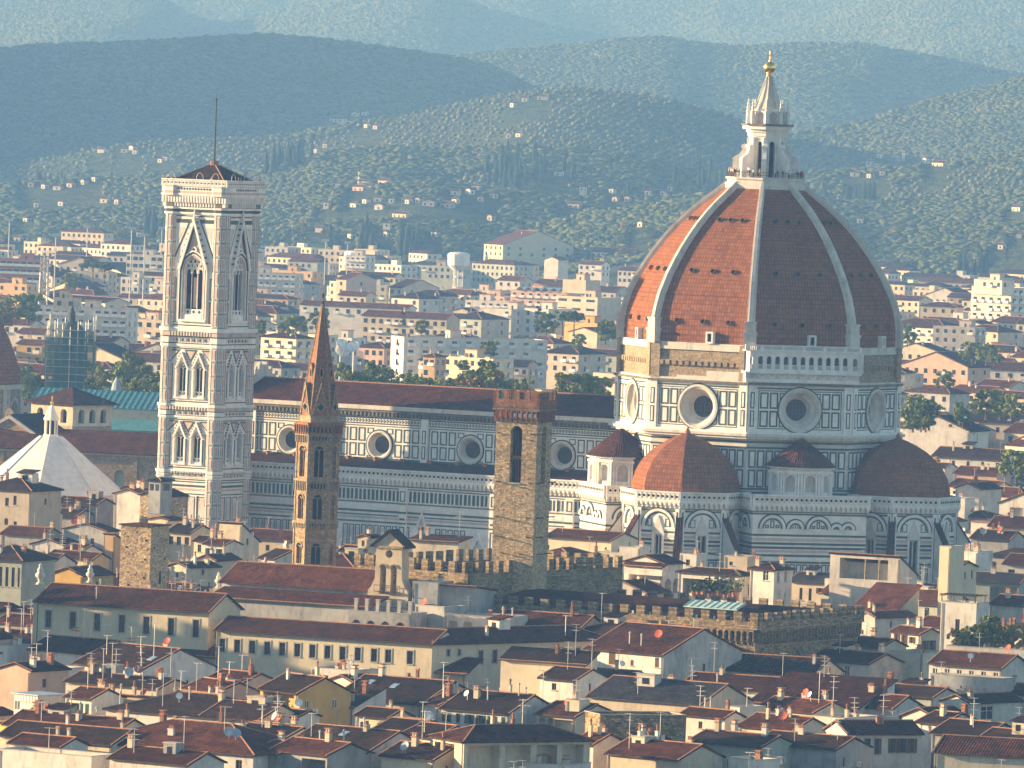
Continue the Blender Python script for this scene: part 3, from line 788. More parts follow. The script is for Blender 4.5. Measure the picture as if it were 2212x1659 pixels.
# cornices
mb = MB()
for (r, z0, z1, mi) in ((28.9,39.2,39.7,5),(29.4,39.7,40.2,5),(28.8,40.2,40.6,0),(28.7,49.7,50.1,3),(28.2,50.1,50.5,5)):
    mb.prism(octa(r), z0, z1, mi)
mb.build('drum_cornice', CM, CATH)
# rough unfinished band
mb = MB()
mb.prism(octa(27.6), 50.3, 57.3, 0, cap=False)
mb.prism(octa(28.0), 55.9, 56.5, 2); mb.prism(octa(27.9), 56.5, 57.3, 1)
for k in SHOW:
    f, hw = face_fr(27.6, k)
    if k == -1: continue
    for i in range(13):
        u = -hw+2.2+i*(2*hw-4.4)/12
        mb.rect(f, u-0.42, 52.9, u+0.42, 53.7, -0.1, 0.55, 0)
    mb.rect(f, -hw+1.6, 53.7, hw-1.6, 53.85, -0.1, 0.5, 0)
    for s in (-1, 1):
        u0, u1 = sorted((s*hw, s*(hw-1.9))); mb.rect(f, u0, 50.3, u1, 57.2, -0.4, 0.6, 0)
    if k == -2:
        mb.rect(f, hw-9.0, 50.3, hw-1.9, 52.0, -0.1, 0.35, 2); mb.rect(f, -5, 50.3, hw-9, 50.9, -0.1, 0.3, 2)
mb.build('unfinished_band', [M_STONEL, M_WMAR2, M_WMAR2], CATH)
# the one finished gallery, on the south-east face and its corners
mb = MB()
f, hw = face_fr(27.6, -1)
gf = (f[0]+f[2]*1.35, f[1], f[2]); GW = hw+1.1
mb.rect(gf, -GW, 50.3, GW, 51.0, -2, 0.2, 0); mb.rect(gf, -GW, 51.0, GW, 52.0, -2, 0.0, 5); mb.rect(gf, -GW-0.3, 52.0, GW+0.3, 52.4, -2, 0.45, 0)
for i in range(9): mb.arc(gf, -8.4+i*2.1, 51.9, 0.55, 0.8, -0.05, 0.12, 0, PI, 2*PI, 8)
us = [-8.7+i*1.74 for i in range(11)]
holes = [arch(u, 52.9, 0.98, 54.9, n=6) for u in us]+[arch(s*(GW-0.9), 52.9, 0.9, 54.9, n=6) for s in (-1, 1)]
mb.wall(gf, [(-GW,52.4),(GW,52.4),(GW,56.3),(-GW,56.3)], holes, 0.5, 0)
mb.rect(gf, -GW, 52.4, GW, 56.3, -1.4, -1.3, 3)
for u in us+[GW-0.9, -GW+0.9]:
    for q in range(4): mb.rect(gf, u-0.42+q*0.24, 52.9, u-0.32+q*0.24, 53.65, -0.3, -0.12, 0)
    mb.rect(gf, u-0.49, 53.65, u+0.49, 53.78, -0.32, -0.08, 0)
for s in (-1, 1):
    sf = (gf[0]+gf[1]*(s*GW), gf[2]*(-s), gf[1]*s)
    mb.wall(sf, [(-2,52.4),(2,52.4),(2,56.3),(-2,56.3)] if False else [(0,52.4),(2.2,52.4),(2.2,56.3),(0,56.3)] if s < 0 else [(-2.2,52.4),(0,52.4),(0,56.3),(-2.2,56.3)], [], 0, 0)
mb.rect(gf, -GW-0.25, 56.3, GW+0.25, 56.6, -1.6, 0.3, 0)
for i in range(64):
    u = -GW+0.2+i*(2*GW-0.4)/63; mb.rect(gf, u-0.07, 56.6, u+0.07, 57.35, -0.05, 0.1, 0)
for u in [-GW, -8.6, -4.3, 0, 4.3, 8.6, GW]: mb.rect(gf, u-0.3, 56.6, u+0.3, 57.5, -0.15, 0.2, 0)
mb.rect(gf, -GW-0.2, 57.35, GW+0.2, 57.55, -0.15, 0.22, 0)
mb.build('arcaded_gallery', CM, CATH)

# ---- body below the drum
BR = 27.2
mb = MB()
for k in range(-4, 4):
    f, hw = face_fr(BR, k)
    mb.wall(f, [(-hw,0),(hw,0),(hw,39.3),(-hw,39.3)], [], 0, 5)
    if k not in SHOW: continue
    for s in (-1, 1):
        for q in range(4):
            u0, u1 = sorted((s*(hw-0.5-q*1.75), s*(hw-1.95-q*1.75)))
            for (v0, v1) in ((29.8,33.2),(33.6,37.0)):
                mb.rect(f, u0, v0, u1, v1, -0.05, 0.1, 1); mb.rect(f, u0+0.3, v0+0.3, u1-0.3, v1-0.3, 0, 0.16, 0)
    for z in (28.6, 29.3, 37.3, 38.4): mb.rect(f, -hw, z, hw, z+0.35, -0.05, 0.12, 1)
mb.build('crossing_wall', CM, CATH)

# ---- a parapet gallery carried on corbels along a polyline
def gallery(mb, pts, zc=25.7, zt=28.9, out=0.75, closed=False):
    n = len(pts)
    for i in range(n if closed else n-1):
        a = Vector((*pts[i], 0)); b = Vector((*pts[(i+1)%n], 0)); L = (b-a).length; u = (b-a)/L; nn = Vector((u.y, -u.x, 0))
        f = (a, u, nn); e = out*0.42
        mb.rect(f, -e, zc+1.15, L+e, zc+1.55, -0.3, out, 0)
        mb.rect(f, -e, zc+1.55, L+e, zt-0.25, out-0.35, out-0.06, 0)
        mb.rect(f, -e, zt-0.25, L+e, zt, out-0.42, out+0.08, 0)
        mb.rect(f, 0, zc-0.25, L, zc-0.02, -0.1, 0.2, 3)
        m = max(2, int(L/0.98)); st = L/m
        for q in range(m):
            c = (q+0.5)*st
            mb.slab(f, circ(c, (zc+1.55+zt-0.25)/2, 0.27, 8), out-0.08, out-0.03, 4)
            mb.frame(f, c-st/2+0.06, zc+1.62, c+st/2-0.06, zt-0.32, 0.09, out-0.1, out, 1 if q % 1 else 5)
        for q in range(m+1):
            c = q*st
            mb.rect(f, c-0.14, zc, c+0.14, zc+0.5, -0.1, out*0.55, 0); mb.rect(f, c-0.17, zc+0.5, c+0.17, zc+1.15, -0.1, out*0.95, 0)
        for q in range(m):      # pointed arches between the corbels
            c = (q+0.5)*st; h_ = st/2-0.17
            for s in (-1, 1):
                mb.slab(f, [(c+s*h_, zc+0.55), (c+s*h_, zc+1.15), (c, zc+1.15)] if s > 0 else [(c-h_, zc+1.15), (c-h_, zc+0.55), (c, zc+1.15)], out-0.5, out*0.9, 0)
def stripes(mb, f, u0, u1, rows):
    for (z0, z1, mi) in rows: mb.rect(f, u0, z0, u1, z1, -0.05, 0.07 if mi != 0 else 0.12, mi)
LOWROWS = [(21.6,21.9,0),(20.85,21.25,1),(19.9,20.5,2),(19.2,19.65,1),(18.4,18.85,1),(17.7,18.2,2),(16.9,17.35,1),(16.3,16.6,0),(15.65,16.05,1),(11.2,11.5,1),(10.2,10.5,0),(9.2,9.5,1)]
def lunette_arch(mb, f, c, r, zs=22.3, win=False):
    mb.arc(f, c, zs, r, r+0.5, -0.05, 0.35, 0, n=14); mb.arc(f, c, zs, r+0.5, r+0.78, -0.05, 0.2, 1, n=14)
    mb.arc(f, c, zs, r-0.4, r-0.1, -0.05, 0.08, 1, n=14)
    if win: return
    m = 3; st = 2*(r-0.55)/m
    for q in range(m):
        u = -(r-0.55)+q*st
        hmax = math.sqrt(max(0.1, (r-0.5)**2-max(abs(u+0.12), abs(u+st-0.12))**2))
        mb.frame(f, c+u+0.12, zs+0.1, c+u+st-0.12, zs+max(0.5, hmax), 0.22, -0.05, 0.06, 1)
    mb.rect(f, c-r, zs-0.25, c+r, zs, -0.05, 0.15, 0)
def gothic_window(mb, f, c, z0=9.0, zs=20.2, w_=1.7):
    o = arch(c, z0, w_, zs, 0.5, 6)
    return o
def low_panels(mb, f, u0, u1, z0=11.7, z1=15.5, st=1.25):
    m = max(1, int((u1-u0)/st)); s = (u1-u0)/m
    for q in range(m): mb.frame(f, u0+q*s+0.1, z0, u0+(q+1)*s-0.1, z1, 0.24, -0.05, 0.06, 1)

# ---- three-sided tribunes with half domes (south and east)
def tribune(cx, cy, kdir):
    c = (cx, cy)
    TRD = [(28.6,10.6),(30.4,10.45),(32.2,9.95),(34.0,9.0),(35.8,7.5),(37.3,5.7),(38.6,3.5),(39.4,1.7),(39.8,0.5)]
    mb = MB(); mb.loft([[(cx+r*math.cos(a), cy+r*math.sin(a), z) for a in A8] for z, r in TRD], cap0=False)
    d = mb.build('tribune_dome', M_DOME, CATH)
    mb = MB(); mb.lathe([(0.5,39.5),(0.62,40.0),(0.5,40.3),(0.3,40.7),(0.05,41.0)], cx, cy, 8); mb.build('finial', M_TERRA, d)
    TR = 11.9
    faces = [kdir-2, kdir-1, kdir, kdir+1, kdir+2]
    mb = MB(); wins = []
    for k in faces:
        f, hw = face_fr(TR, k, c)
        wo = gothic_window(mb, f, 0)
        mb.wall(f, [(-hw,0),(hw,0),(hw,28),(-hw,28)], [wo], 0.9, 0, 5)
        wins.append((f, wo))
        stripes(mb, f, -hw, -1.3, LOWROWS); stripes(mb, f, 1.3, hw, LOWROWS)
        low_panels(mb, f, -hw+0.3, -1.4); low_panels(mb, f, 1.4, hw-0.3)
        lunette_arch(mb, f, 0, 3.0, 22.0, True)
        for s in (-1, 1):
            mb.frame(f, s*1.9-0.5, 22.0, s*1.9+0.5, 23.6, 0.15, -0.05, 0.06, 1)
            mb.slab(f, [(s*3.9-0.35,25.2),(s*3.9+0.35,25.2),(s*(4.25),24.1)] if s > 0 else [(-4.25,25.2),(-3.55,25.2),(-4.25,24.1)], 0, 0.06, 1)
            u0, u1 = sorted((s*hw, s*(hw-0.85))); mb.rect(f, u0, 0, u1, 25.6, -0.4, 0.4, 0)
            mb.rect(f, s*(hw-0.42)-0.14, 2, s*(hw-0.42)+0.14, 25, 0.3, 0.45, 1)
        for s in (-1, 1): mb.rect(f, s*1.08-0.18, 9, s*1.08+0.18, 20.5, -0.05, 0.3, 0)
        mb.slab(f, [(-1.5,20.5),(1.5,20.5),(0,24.2)], 0, 0.25, 5)
        mb.rect(f, -hw, 25.0, hw, 25.3, -0.05, 0.15, 1)
    tr = mb.build('tribune_wall', CM, CATH)
    for f, wo in wins:
        mb = MB(); mb.poly(f, wo, -0.85, 1); mb.rect(f, -0.1, 9, 0.1, 20.4, -0.8, -0.3, 0); mb.arc(f, 0, 20.6, 0.35, 0.5, -0.8, -0.3, 0, 0, 2*PI, 10)
        mb.build('lancet_window', [M_WMAR2, M_GLASS], tr)
    mb = MB(); pts = octa(TR, cx, cy)
    vi = [(kdir*1+j) % 8 for j in range(-3, 3)]
    gallery(mb, [pts[(kdir+j) % 8] for j in range(-3, 3)])
    mb.prism(octa(TR-0.3, cx, cy), 27.0, 28.2, 5)
    mb.build('corbelled_gallery', CM, tr)
    # sloping buttresses on the corners
    for j in range(-2, 2):
        a = A8[(kdir+j) % 8]; er = Vector((math.cos(a), math.sin(a), 0)); t = Vector((-er.y, er.x, 0)); cc = Vector((cx, cy, 0))
        P = lambda r, s, z: tuple(cc+er*r+t*s+Vector((0,0,z)))
        mb = MB(); hw = 0.55
        mb.hexa([P(11.2,-hw,0),P(18.6,-hw,0),P(18.6,hw,0),P(11.2,hw,0),P(11.2,-hw,25.0),P(18.6,-hw,14.2),P(18.6,hw,14.2),P(11.2,hw,25.0)], 0)
        hw = 0.75
        mb.hexa([P(11.3,-hw,24.9),P(18.9,-hw,13.8),P(18.9,hw,13.8),P(11.3,hw,24.9),P(11.3,-hw,25.35),P(18.9,-hw,14.3),P(18.9,hw,14.3),P(11.3,hw,25.35)], 1)
        mb.build('sloping_buttress', [M_WMAR2, M_ROOF], CATH)
tribune(0, -30, -2)
tribune(31, 0, 0)
# ---- corner blocks with small round exedrae
def exedra(kdir):
    ang = PI/4*kdir; d = Vector((math.cos(ang), math.sin(ang), 0)); t = Vector((-d.y, d.x, 0))
    f = fr(d*34.2, ang); hw = 11.6
    mb = MB()
    mb.wall(f, [(-hw,0),(hw,0),(hw,28),(-hw,28)], [], 0, 0)
    stripes(mb, f, -hw, hw, LOWROWS); low_panels(mb, f, -hw, hw)
    for c_, r_ in ((-7.6,2.15),(-2.9,1.25),(1.8,2.0),(5.5,0.7),(7.9,0.85)): lunette_arch(mb, f, c_, r_, 22.3)
    mb.rect(f, -hw, 25.0, hw, 25.3, -0.05, 0.15, 1)
    for s in (-1, 1):
        g = fr(d*34.2+t*(s*hw), ang+s*PI/2)
        L = 14.0
        u0, u1 = (0, L) if s > 0 else (-L, 0)
        mb.wall(g, [(u0,0),(u1,0),(u1,28),(u0,28)], [], 0, 0); stripes(mb, g, u0, u1, LOWROWS); low_panels(mb, g, u0, u1)
        lunette_arch(mb, g, (u0+u1)/2+(-3 if s > 0 else 3), 2.0); lunette_arch(mb, g, (u0+u1)/2+(2.2 if s > 0 else -2.2), 1.6)
        mb.rect(g, u0, 25.0, u1, 25.3, -0.05, 0.15, 1)
    P = lambda a, b: tuple((d*a+t*b).xy)
    mb.prism([P(20,-hw), P(34,-hw), P(34,hw), P(20,hw)], 27.9, 28.3, 5)
    w_ = mb.build('corner_block', CM, CATH)
    mb = MB(); gallery(mb, [P(22,-hw), P(34.2,-hw), P(34.2,hw), P(22,hw)]); mb.build('corbelled_gallery', CM, w_)
    # the exedra: arcaded half cylinder under a conical roof
    c = d*27.8; RX = 6.1; mb = MB()
    seg = 5
    for i in range(seg):
        a = ang-PI/2-0.1+(PI+0.2)*(i+0.5)/seg; hwf = RX*math.sin((PI+0.2)/seg/2)
        g = fr(c+Vector((math.cos(a), math.sin(a), 0))*RX*math.cos((PI+0.2)/seg/2), a)
        h = arch(0, 29.4, 2.1, 31.6, n=8)
        mb.wall(g, [(-hwf,28.2),(hwf,28.2),(hwf,34.2),(-hwf,34.2)], [h], 0.9, 0, 0)
        mb.poly(g, h, -0.9, 5)
        mb.arc(g, 0, 31.6, 1.05, 1.35, -0.05, 0.15, 0, n=10)
        for s in (-1, 1):
            for q in (0.25, 0.75): mb.rect(g, s*(hwf-q)-0.17, 28.6, s*(hwf-q)+0.17, 33.0, -0.1, 0.35, 0)
        mb.rect(g, -hwf-0.2, 33.0, hwf+0.2, 33.4, -0.1, 0.45, 0); mb.rect(g, -hwf-0.3, 33.9, hwf+0.3, 34.3, -0.1, 0.7, 0)
        mb.rect(g, -hwf, 28.2, hwf, 28.7, -0.1, 0.3, 0)
    ex = mb.build('exedra', CM, CATH)
    mb = MB(); prof = [(7.0,34.2),(5.6,35.5),(3.6,37.2),(1.6,38.7),(0.3,39.6)]
    mb.loft([[(c.x+r*math.cos(2*PI*i/24), c.y+r*math.sin(2*PI*i/24), z) for i in range(24)] for r, z in prof])
    mb.build('conical_roof', M_ROOFR, ex)
exedra(-1); exedra(-3)

# ---- nave and south aisle
NX0, NX1 = -112.0, -24.0
mb = MB()
f = fr((0,-10.5,0), -PI/2)     # u = +x
bays = [-99.6,-78.9,-58.2,-37.5]
mb.wall(f, [(NX0,0),(NX1,0),(NX1,41),(NX0,41)], [circ(c, 33.15, 2.25, 36) for c in bays], 0, 0)
mb.rect(f, NX0, 40.2, NX1, 41.05, -0.1, 1.1, 5); mb.rect(f, NX0, 39.7, NX1, 40.2, -0.1, 0.8, 3); mb.rect(f, NX0, 38.8, NX1, 39.7, -0.1, 0.45, 3)
nc = int((NX1-NX0)/0.9)
for i in range(nc): mb.rect(f, NX0+i*0.9, 38.9, NX0+i*0.9+0.4, 39.6, 0.3, 0.85, 3)
mb.rect(f, NX0, 37.3, NX1, 37.5, -0.05, 0.1, 1); mb.rect(f, NX0, 38.4, NX1, 38.6, -0.05, 0.1, 1)
for i in range(int((NX1-NX0)/0.7)):      # diaper frieze
    c = NX0+0.35+i*0.7; mb.slab(f, [(c-0.33,37.95),(c,37.58),(c+0.33,37.95),(c,38.32)], 0, 0.05, 1); mb.slab(f, [(c-0.14,37.95),(c,37.8),(c+0.14,37.95),(c,38.1)], 0, 0.08, 0)
for c in bays:
    mb.arc(f, c, 33.15, 2.9, 3.15, -0.05, 0.08, 1, 0, 2*PI, 36)
    mb.frame(f, c-9.5, 30.35, c+9.5, 37.0, 0.16, -0.05, 0.05, 1)
    for s in (-1, 1):
        for q in range(3):
            u0, u1 = sorted((c+s*(8.95-q*2.0), c+s*(7.4-q*2.0)))
            for v0, v1 in ((30.8,33.4),(33.8,36.5)): panel(mb, f, u0, v0, u1, v1, 0.24)
        u0, u1 = sorted((c+s*2.9, c+s*1.5))
        for v0, v1 in ((30.5,30.95),(35.4,36.5)): panel(mb, f, u0, v0, u1, v1, 0.16)
for c in [(a+b)/2 for a, b in zip(bays, bays[1:])]+[-108.2]:
    mb.rect(f, c-0.75, 29, c+0.75, 38.7, -0.1, 0.55, 0)
    g = (f[0]+f[2]*0.55, f[1], f[2])
    for v0, v1 in ((30.8,33.4),(33.8,36.5)): mb.rect(g, c-0.42, v0, c+0.42, v1, -0.05, 0.05, 1); mb.rect(g, c-0.2, v0+0.2, c+0.2, v1-0.2, 0, 0.08, 0)
for z in (29.6, 30.1): mb.rect(f, NX0, z, NX1, z+0.25, -0.05, 0.12, 1)
mb.build('nave_wall', CM, CATH)
for c in bays:
    mb = MB(); o, u, n = f; z = Vector((0,0,1)); rings = []
    for r, d in ((2.85,-0.1),(2.85,0.25),(2.5,0.3),(2.35,0.0),(2.2,-0.35),(2.0,-0.5),(1.9,-0.9),(1.7,-1.1),(1.7,-1.3)):
        rings.append([o+u*(c+r*math.cos(2*PI*i/36))+z*(33.15+r*math.sin(2*PI*i/36))+n*d for i in range(36)])
    mb.loft(rings, 0, cap0=False, cap1=False); w_ = mb.build('round_window', [M_WMAR2], CATH)
    mb = MB(); mb.poly(f, circ(c, 33.15, 1.75, 28), -1.2)
    for q in range(-3, 4): mb.rect(f, c-1.7, 33.15+q*0.45-0.03, c+1.7, 33.15+q*0.45+0.03, -1.2, -1.15, 1); mb.rect(f, c+q*0.45-0.02, 31.5, c+q*0.45+0.02, 34.8, -1.2, -1.16, 1)
    mb.build('glass', [M_GLASS, M_PIPE], w_)
mb = MB()
for s in (-1, 1):
    P = lambda y, dz, x: (x, s*y, 44.8-(abs(y))*0.33+dz)
    mb.hexa([P(11.5,0.0,NX0),P(11.5,0.0,NX1+2),P(0,0,NX1+2),P(0,0,NX0),P(11.5,0.3,NX0),P(11.5,0.3,NX1+2),P(0,0.3,NX1+2),P(0,0.3,NX0)], 0)
mb.box(NX0, -0.25, 45.0, NX1+2, 0.25, 45.25, 1)
mb.build('nave_roof', [M_ROOFN, M_RIDGE], CATH)
# stepped west gable seen from behind
mb = MB()
for i in range(7):
    w_ = 11.8-i*1.65; z0 = 41+i*0.95
    mb.box(NX0-1.6, -w_, z0 if i else 0, NX0-0.2, w_, z0+0.95, 0)
    for s in (-1, 1): mb.box(NX0-1.7, s*(w_-0.5)-0.35, z0+0.95, NX0-0.1, s*(w_-0.5)+0.35, z0+1.5, 0)
mb.box(NX0-1.6, -21.0, 0, NX0-0.2, -11.7, 30.5, 0)
mb.box(NX0-1.7, 11.8, 0, NX0-0.2, 21, 30.5, 0)
mb.build('west_gable', [M_WMAR2], CATH)
# aisle
AY = -20.5; AX1 = -26.5
fa = fr((0,AY,0), -PI/2)
mb = MB()
wins = [arch(c, 8.0, 1.25, 17.6, 0.5, 6) for c in (-104.3,-83.6,-63.2,-42.2)]
door = arch(-50.3, 2.0, 3.6, 10.6, 0.4, 8)
mb.wall(fa, [(NX0,0),(AX1,0),(AX1,28.2),(NX0,28.2)], wins+[door], 0.9, 0, 5)
for h in wins+[door]: mb.poly(fa, h, -0.88, 4)
stripes(mb, fa, NX0, AX1, [(24.95,25.15,1),(22.0,22.3,3),(21.5,21.75,0),(20.9,21.15,0),(20.2,20.6,1),(19.5,19.75,1),(18.9,19.3,2),(18.1,18.4,1)])
m_ = int((AX1-NX0)/0.95)
for i in range(m_):              # band of tall dark panels below the gallery
    u = NX0+0.2+i*0.95
    mb.rect(fa, u, 22.6, u+0.58, 24.7, -0.05, 0.06, 1)
    if i % 2 == 0: mb.rect(fa, u+0.6, 22.5, u+0.9, 24.85, -0.05, 0.16, 0)
for i in range(int((AX1-NX0)/1.4)):
    u = NX0+0.1+i*1.4
    if any(abs(u+0.6-c) < 2.3 for c in (-104.3,-83.6,-63.2,-42.2,-50.3)): continue
    mb.frame(fa, u, 13.2, u+1.15, 17.6, 0.2, -0.05, 0.06, 1); mb.frame(fa, u+0.36, 13.8, u+0.79, 17.0, 0.1, -0.05, 0.05, 2)
stripes(mb, fa, NX0, AX1, [(12.4,12.7,1),(11.4,11.8,0),(10.4,10.7,1)])
for c in (-104.3,-83.6,-63.2,-42.2):         # windows under steep gables
    for s in (-1, 1): mb.rect(fa, c+s*0.85-0.2, 7, c+s*0.85+0.2, 17.7, -0.05, 0.35, 0)
    mb.slab(fa, [(c-1.2,17.8),(c+1.2,17.8),(c,20.9)], 0, 0.3, 0); mb.slab(fa, [(c-0.6,18.1),(c+0.6,18.1),(c,19.8)], 0.28, 0.34, 2)
    mb.slab(fa, [(c-1.9,8.0),(c+1.9,8.0),(c,14.0)], 0, 0.9, 0); mb.slab(fa, [(c-1.3,8.2),(c+1.3,8.2),(c,12.6)], 0.85, 0.95, 2)
mb.slab(fa, [(-53.2,11.3),(-50.3,17.4),(-47.4,11.3),(-48.0,11.3),(-50.3,16.0),(-52.6,11.3)][::-1], 0, 0.5, 0)
mb.arc(fa, -50.3, 10.6, 1.85, 2.4, -0.05, 0.45, 0, n=14)
for c in (-107.5,-87.5,-67.4,-46.9+0.0,-30):
    mb.rect(fa, c-0.9, 0, c+0.9, 25.2, -0.1, 0.6, 0)
    g = (fa[0]+fa[2]*0.6, fa[1], fa[2])
    for v0, v1 in ((22.6,24.7),(18.9,19.3),(13.2,17.6)): mb.frame(g, c-0.6, v0, c+0.6, v1, 0.2, -0.05, 0.06, 1)
    stripes(mb, g, c-0.9, c+0.9, [(22.0,22.3,3),(20.2,20.6,1),(18.1,18.4,1),(12.4,12.7,1)])
aw = mb.build('aisle_wall', CM, CATH)
mb = MB(); gallery(mb, [(NX0,AY),(AX1,AY)]); mb.build('corbelled_gallery', CM, aw)
mb = MB()
mb.hexa([(NX0,AY-0.1,28.3),(AX1,AY-0.1,28.3),(AX1,-10.4,29.9),(NX0,-10.4,29.9),(NX0,AY-0.1,28.55),(AX1,AY-0.1,28.55),(AX1,-10.4,30.2),(NX0,-10.4,30.2)], 0)
mb.build('aisle_roof', [M_ROOF], CATH)
mb = MB()
for i in range(13):
    x = -104+i*6.2; mb.lathe([(0.35,29.6),(0.5,30.4),(0.62,30.5),(0.62,30.7)], x, -11.4, 8)
mb.build('gutter_urns', M_TERRA, CATH)
# sun-side north aisle mass (behind)
mb = MB(); mb.box(NX0, 10.6, 0, NX1, 20, 29, 0); mb.build('north_aisle', [M_WMAR2], CATH)
# ================================================================ bell tower beside the cathedral
def corner_thing(name, label, cat, px, py, z, th, group=None):
    p = atz(px, py, z)
    return thing(name, label, cat, (p.x, p.y, 0), -rad(th), group)
SF = lambda x=0.0, y=0.0: (Vector((x,y,0)), Vector((1,0,0)), Vector((0,-1,0)))      # south plane, u = +x
EF = lambda x=0.0, y=0.0: (Vector((x,y,0)), Vector((0,1,0)), Vector((1,0,0)))       # east plane, u = +y
BT = thing('bell_tower', 'tall square bell tower of white, green and pink marble with flagpole on its low roof', 'bell tower', (-61.0, 1684.0, 0), -rad(28.5))
HB = 6.6
def tower_face(k): 
    a = -PI/2+k*PI/2
    n = Vector((round(math.cos(a)), round(math.sin(a)), 0)); u = Vector((-n.y, n.x, 0))
    return (n*HB, u, n)
def bifora(parent, f, c, z0, zs, w_):
    mb = MB()
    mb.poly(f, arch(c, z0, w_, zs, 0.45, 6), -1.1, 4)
    mb.tube(f[0]+f[1]*c-f[2]*0.45+Vector((0,0,z0)), f[0]+f[1]*c-f[2]*0.45+Vector((0,0,zs+0.2)), 0.075, n=8)
    for s in (-1, 1):
        mb.arc(f, c+s*w_/4, zs, w_/4-0.1, w_/4, -0.6, -0.3, 0, n=8)
    mb.arc(f, c, zs+w_*0.42, 0.12, 0.32, -0.6, -0.3, 0, 0, 2*PI, 10)
    mb.rect(f, c-w_/2, z0, c+w_/2, z0+0.9, -0.6, -0.4, 0)
    for q in (-1, 1): mb.slab(f, circ(c+q*w_/4, z0+0.45, 0.25, 8), -0.4, -0.36, 1)
    mb.build('twin_window', CM, parent)
    mb = MB()
    R_ = w_/2*1.45; a1 = math.acos((R_-w_/2)/R_)
    for s in (-1, 1): 
        mb.rect(f, c+s*(w_/2+0.22)-0.2, z0-0.3, c+s*(w_/2+0.22)+0.2, zs, -0.05, 0.3, 0)
        mb.rect(f, c+s*(w_/2+0.5)-0.07, z0, c+s*(w_/2+0.5)+0.07, zs, -0.05, 0.1, 1)
    mb.rect(f, c-w_/2-0.5, z0-0.6, c+w_/2+0.5, z0-0.3, -0.05, 0.4, 0)
    # pointed gable above
    zt = zs+w_*0.85
    hw = w_/2+0.55
    for s in (-1, 1):
        a, b = (c+s*hw, zs+0.2), (c, zt+1.7)
        pts = [a, (a[0]-s*0.38, a[1]), (c, b[1]-0.9), b]
        mb.slab(f, pts if s < 0 else pts[::-1], -0.05, 0.35, 0)
        for q in range(1, 6):
            x = a[0]+(b[0]-a[0])*q/6; y = a[1]+(b[1]-a[1])*q/6
            mb.rect(f, x-0.14+s*0.12, y, x+0.14+s*0.12, y+0.3, 0.0, 0.3, 3)
    mb.build('window_gable', CM, parent)
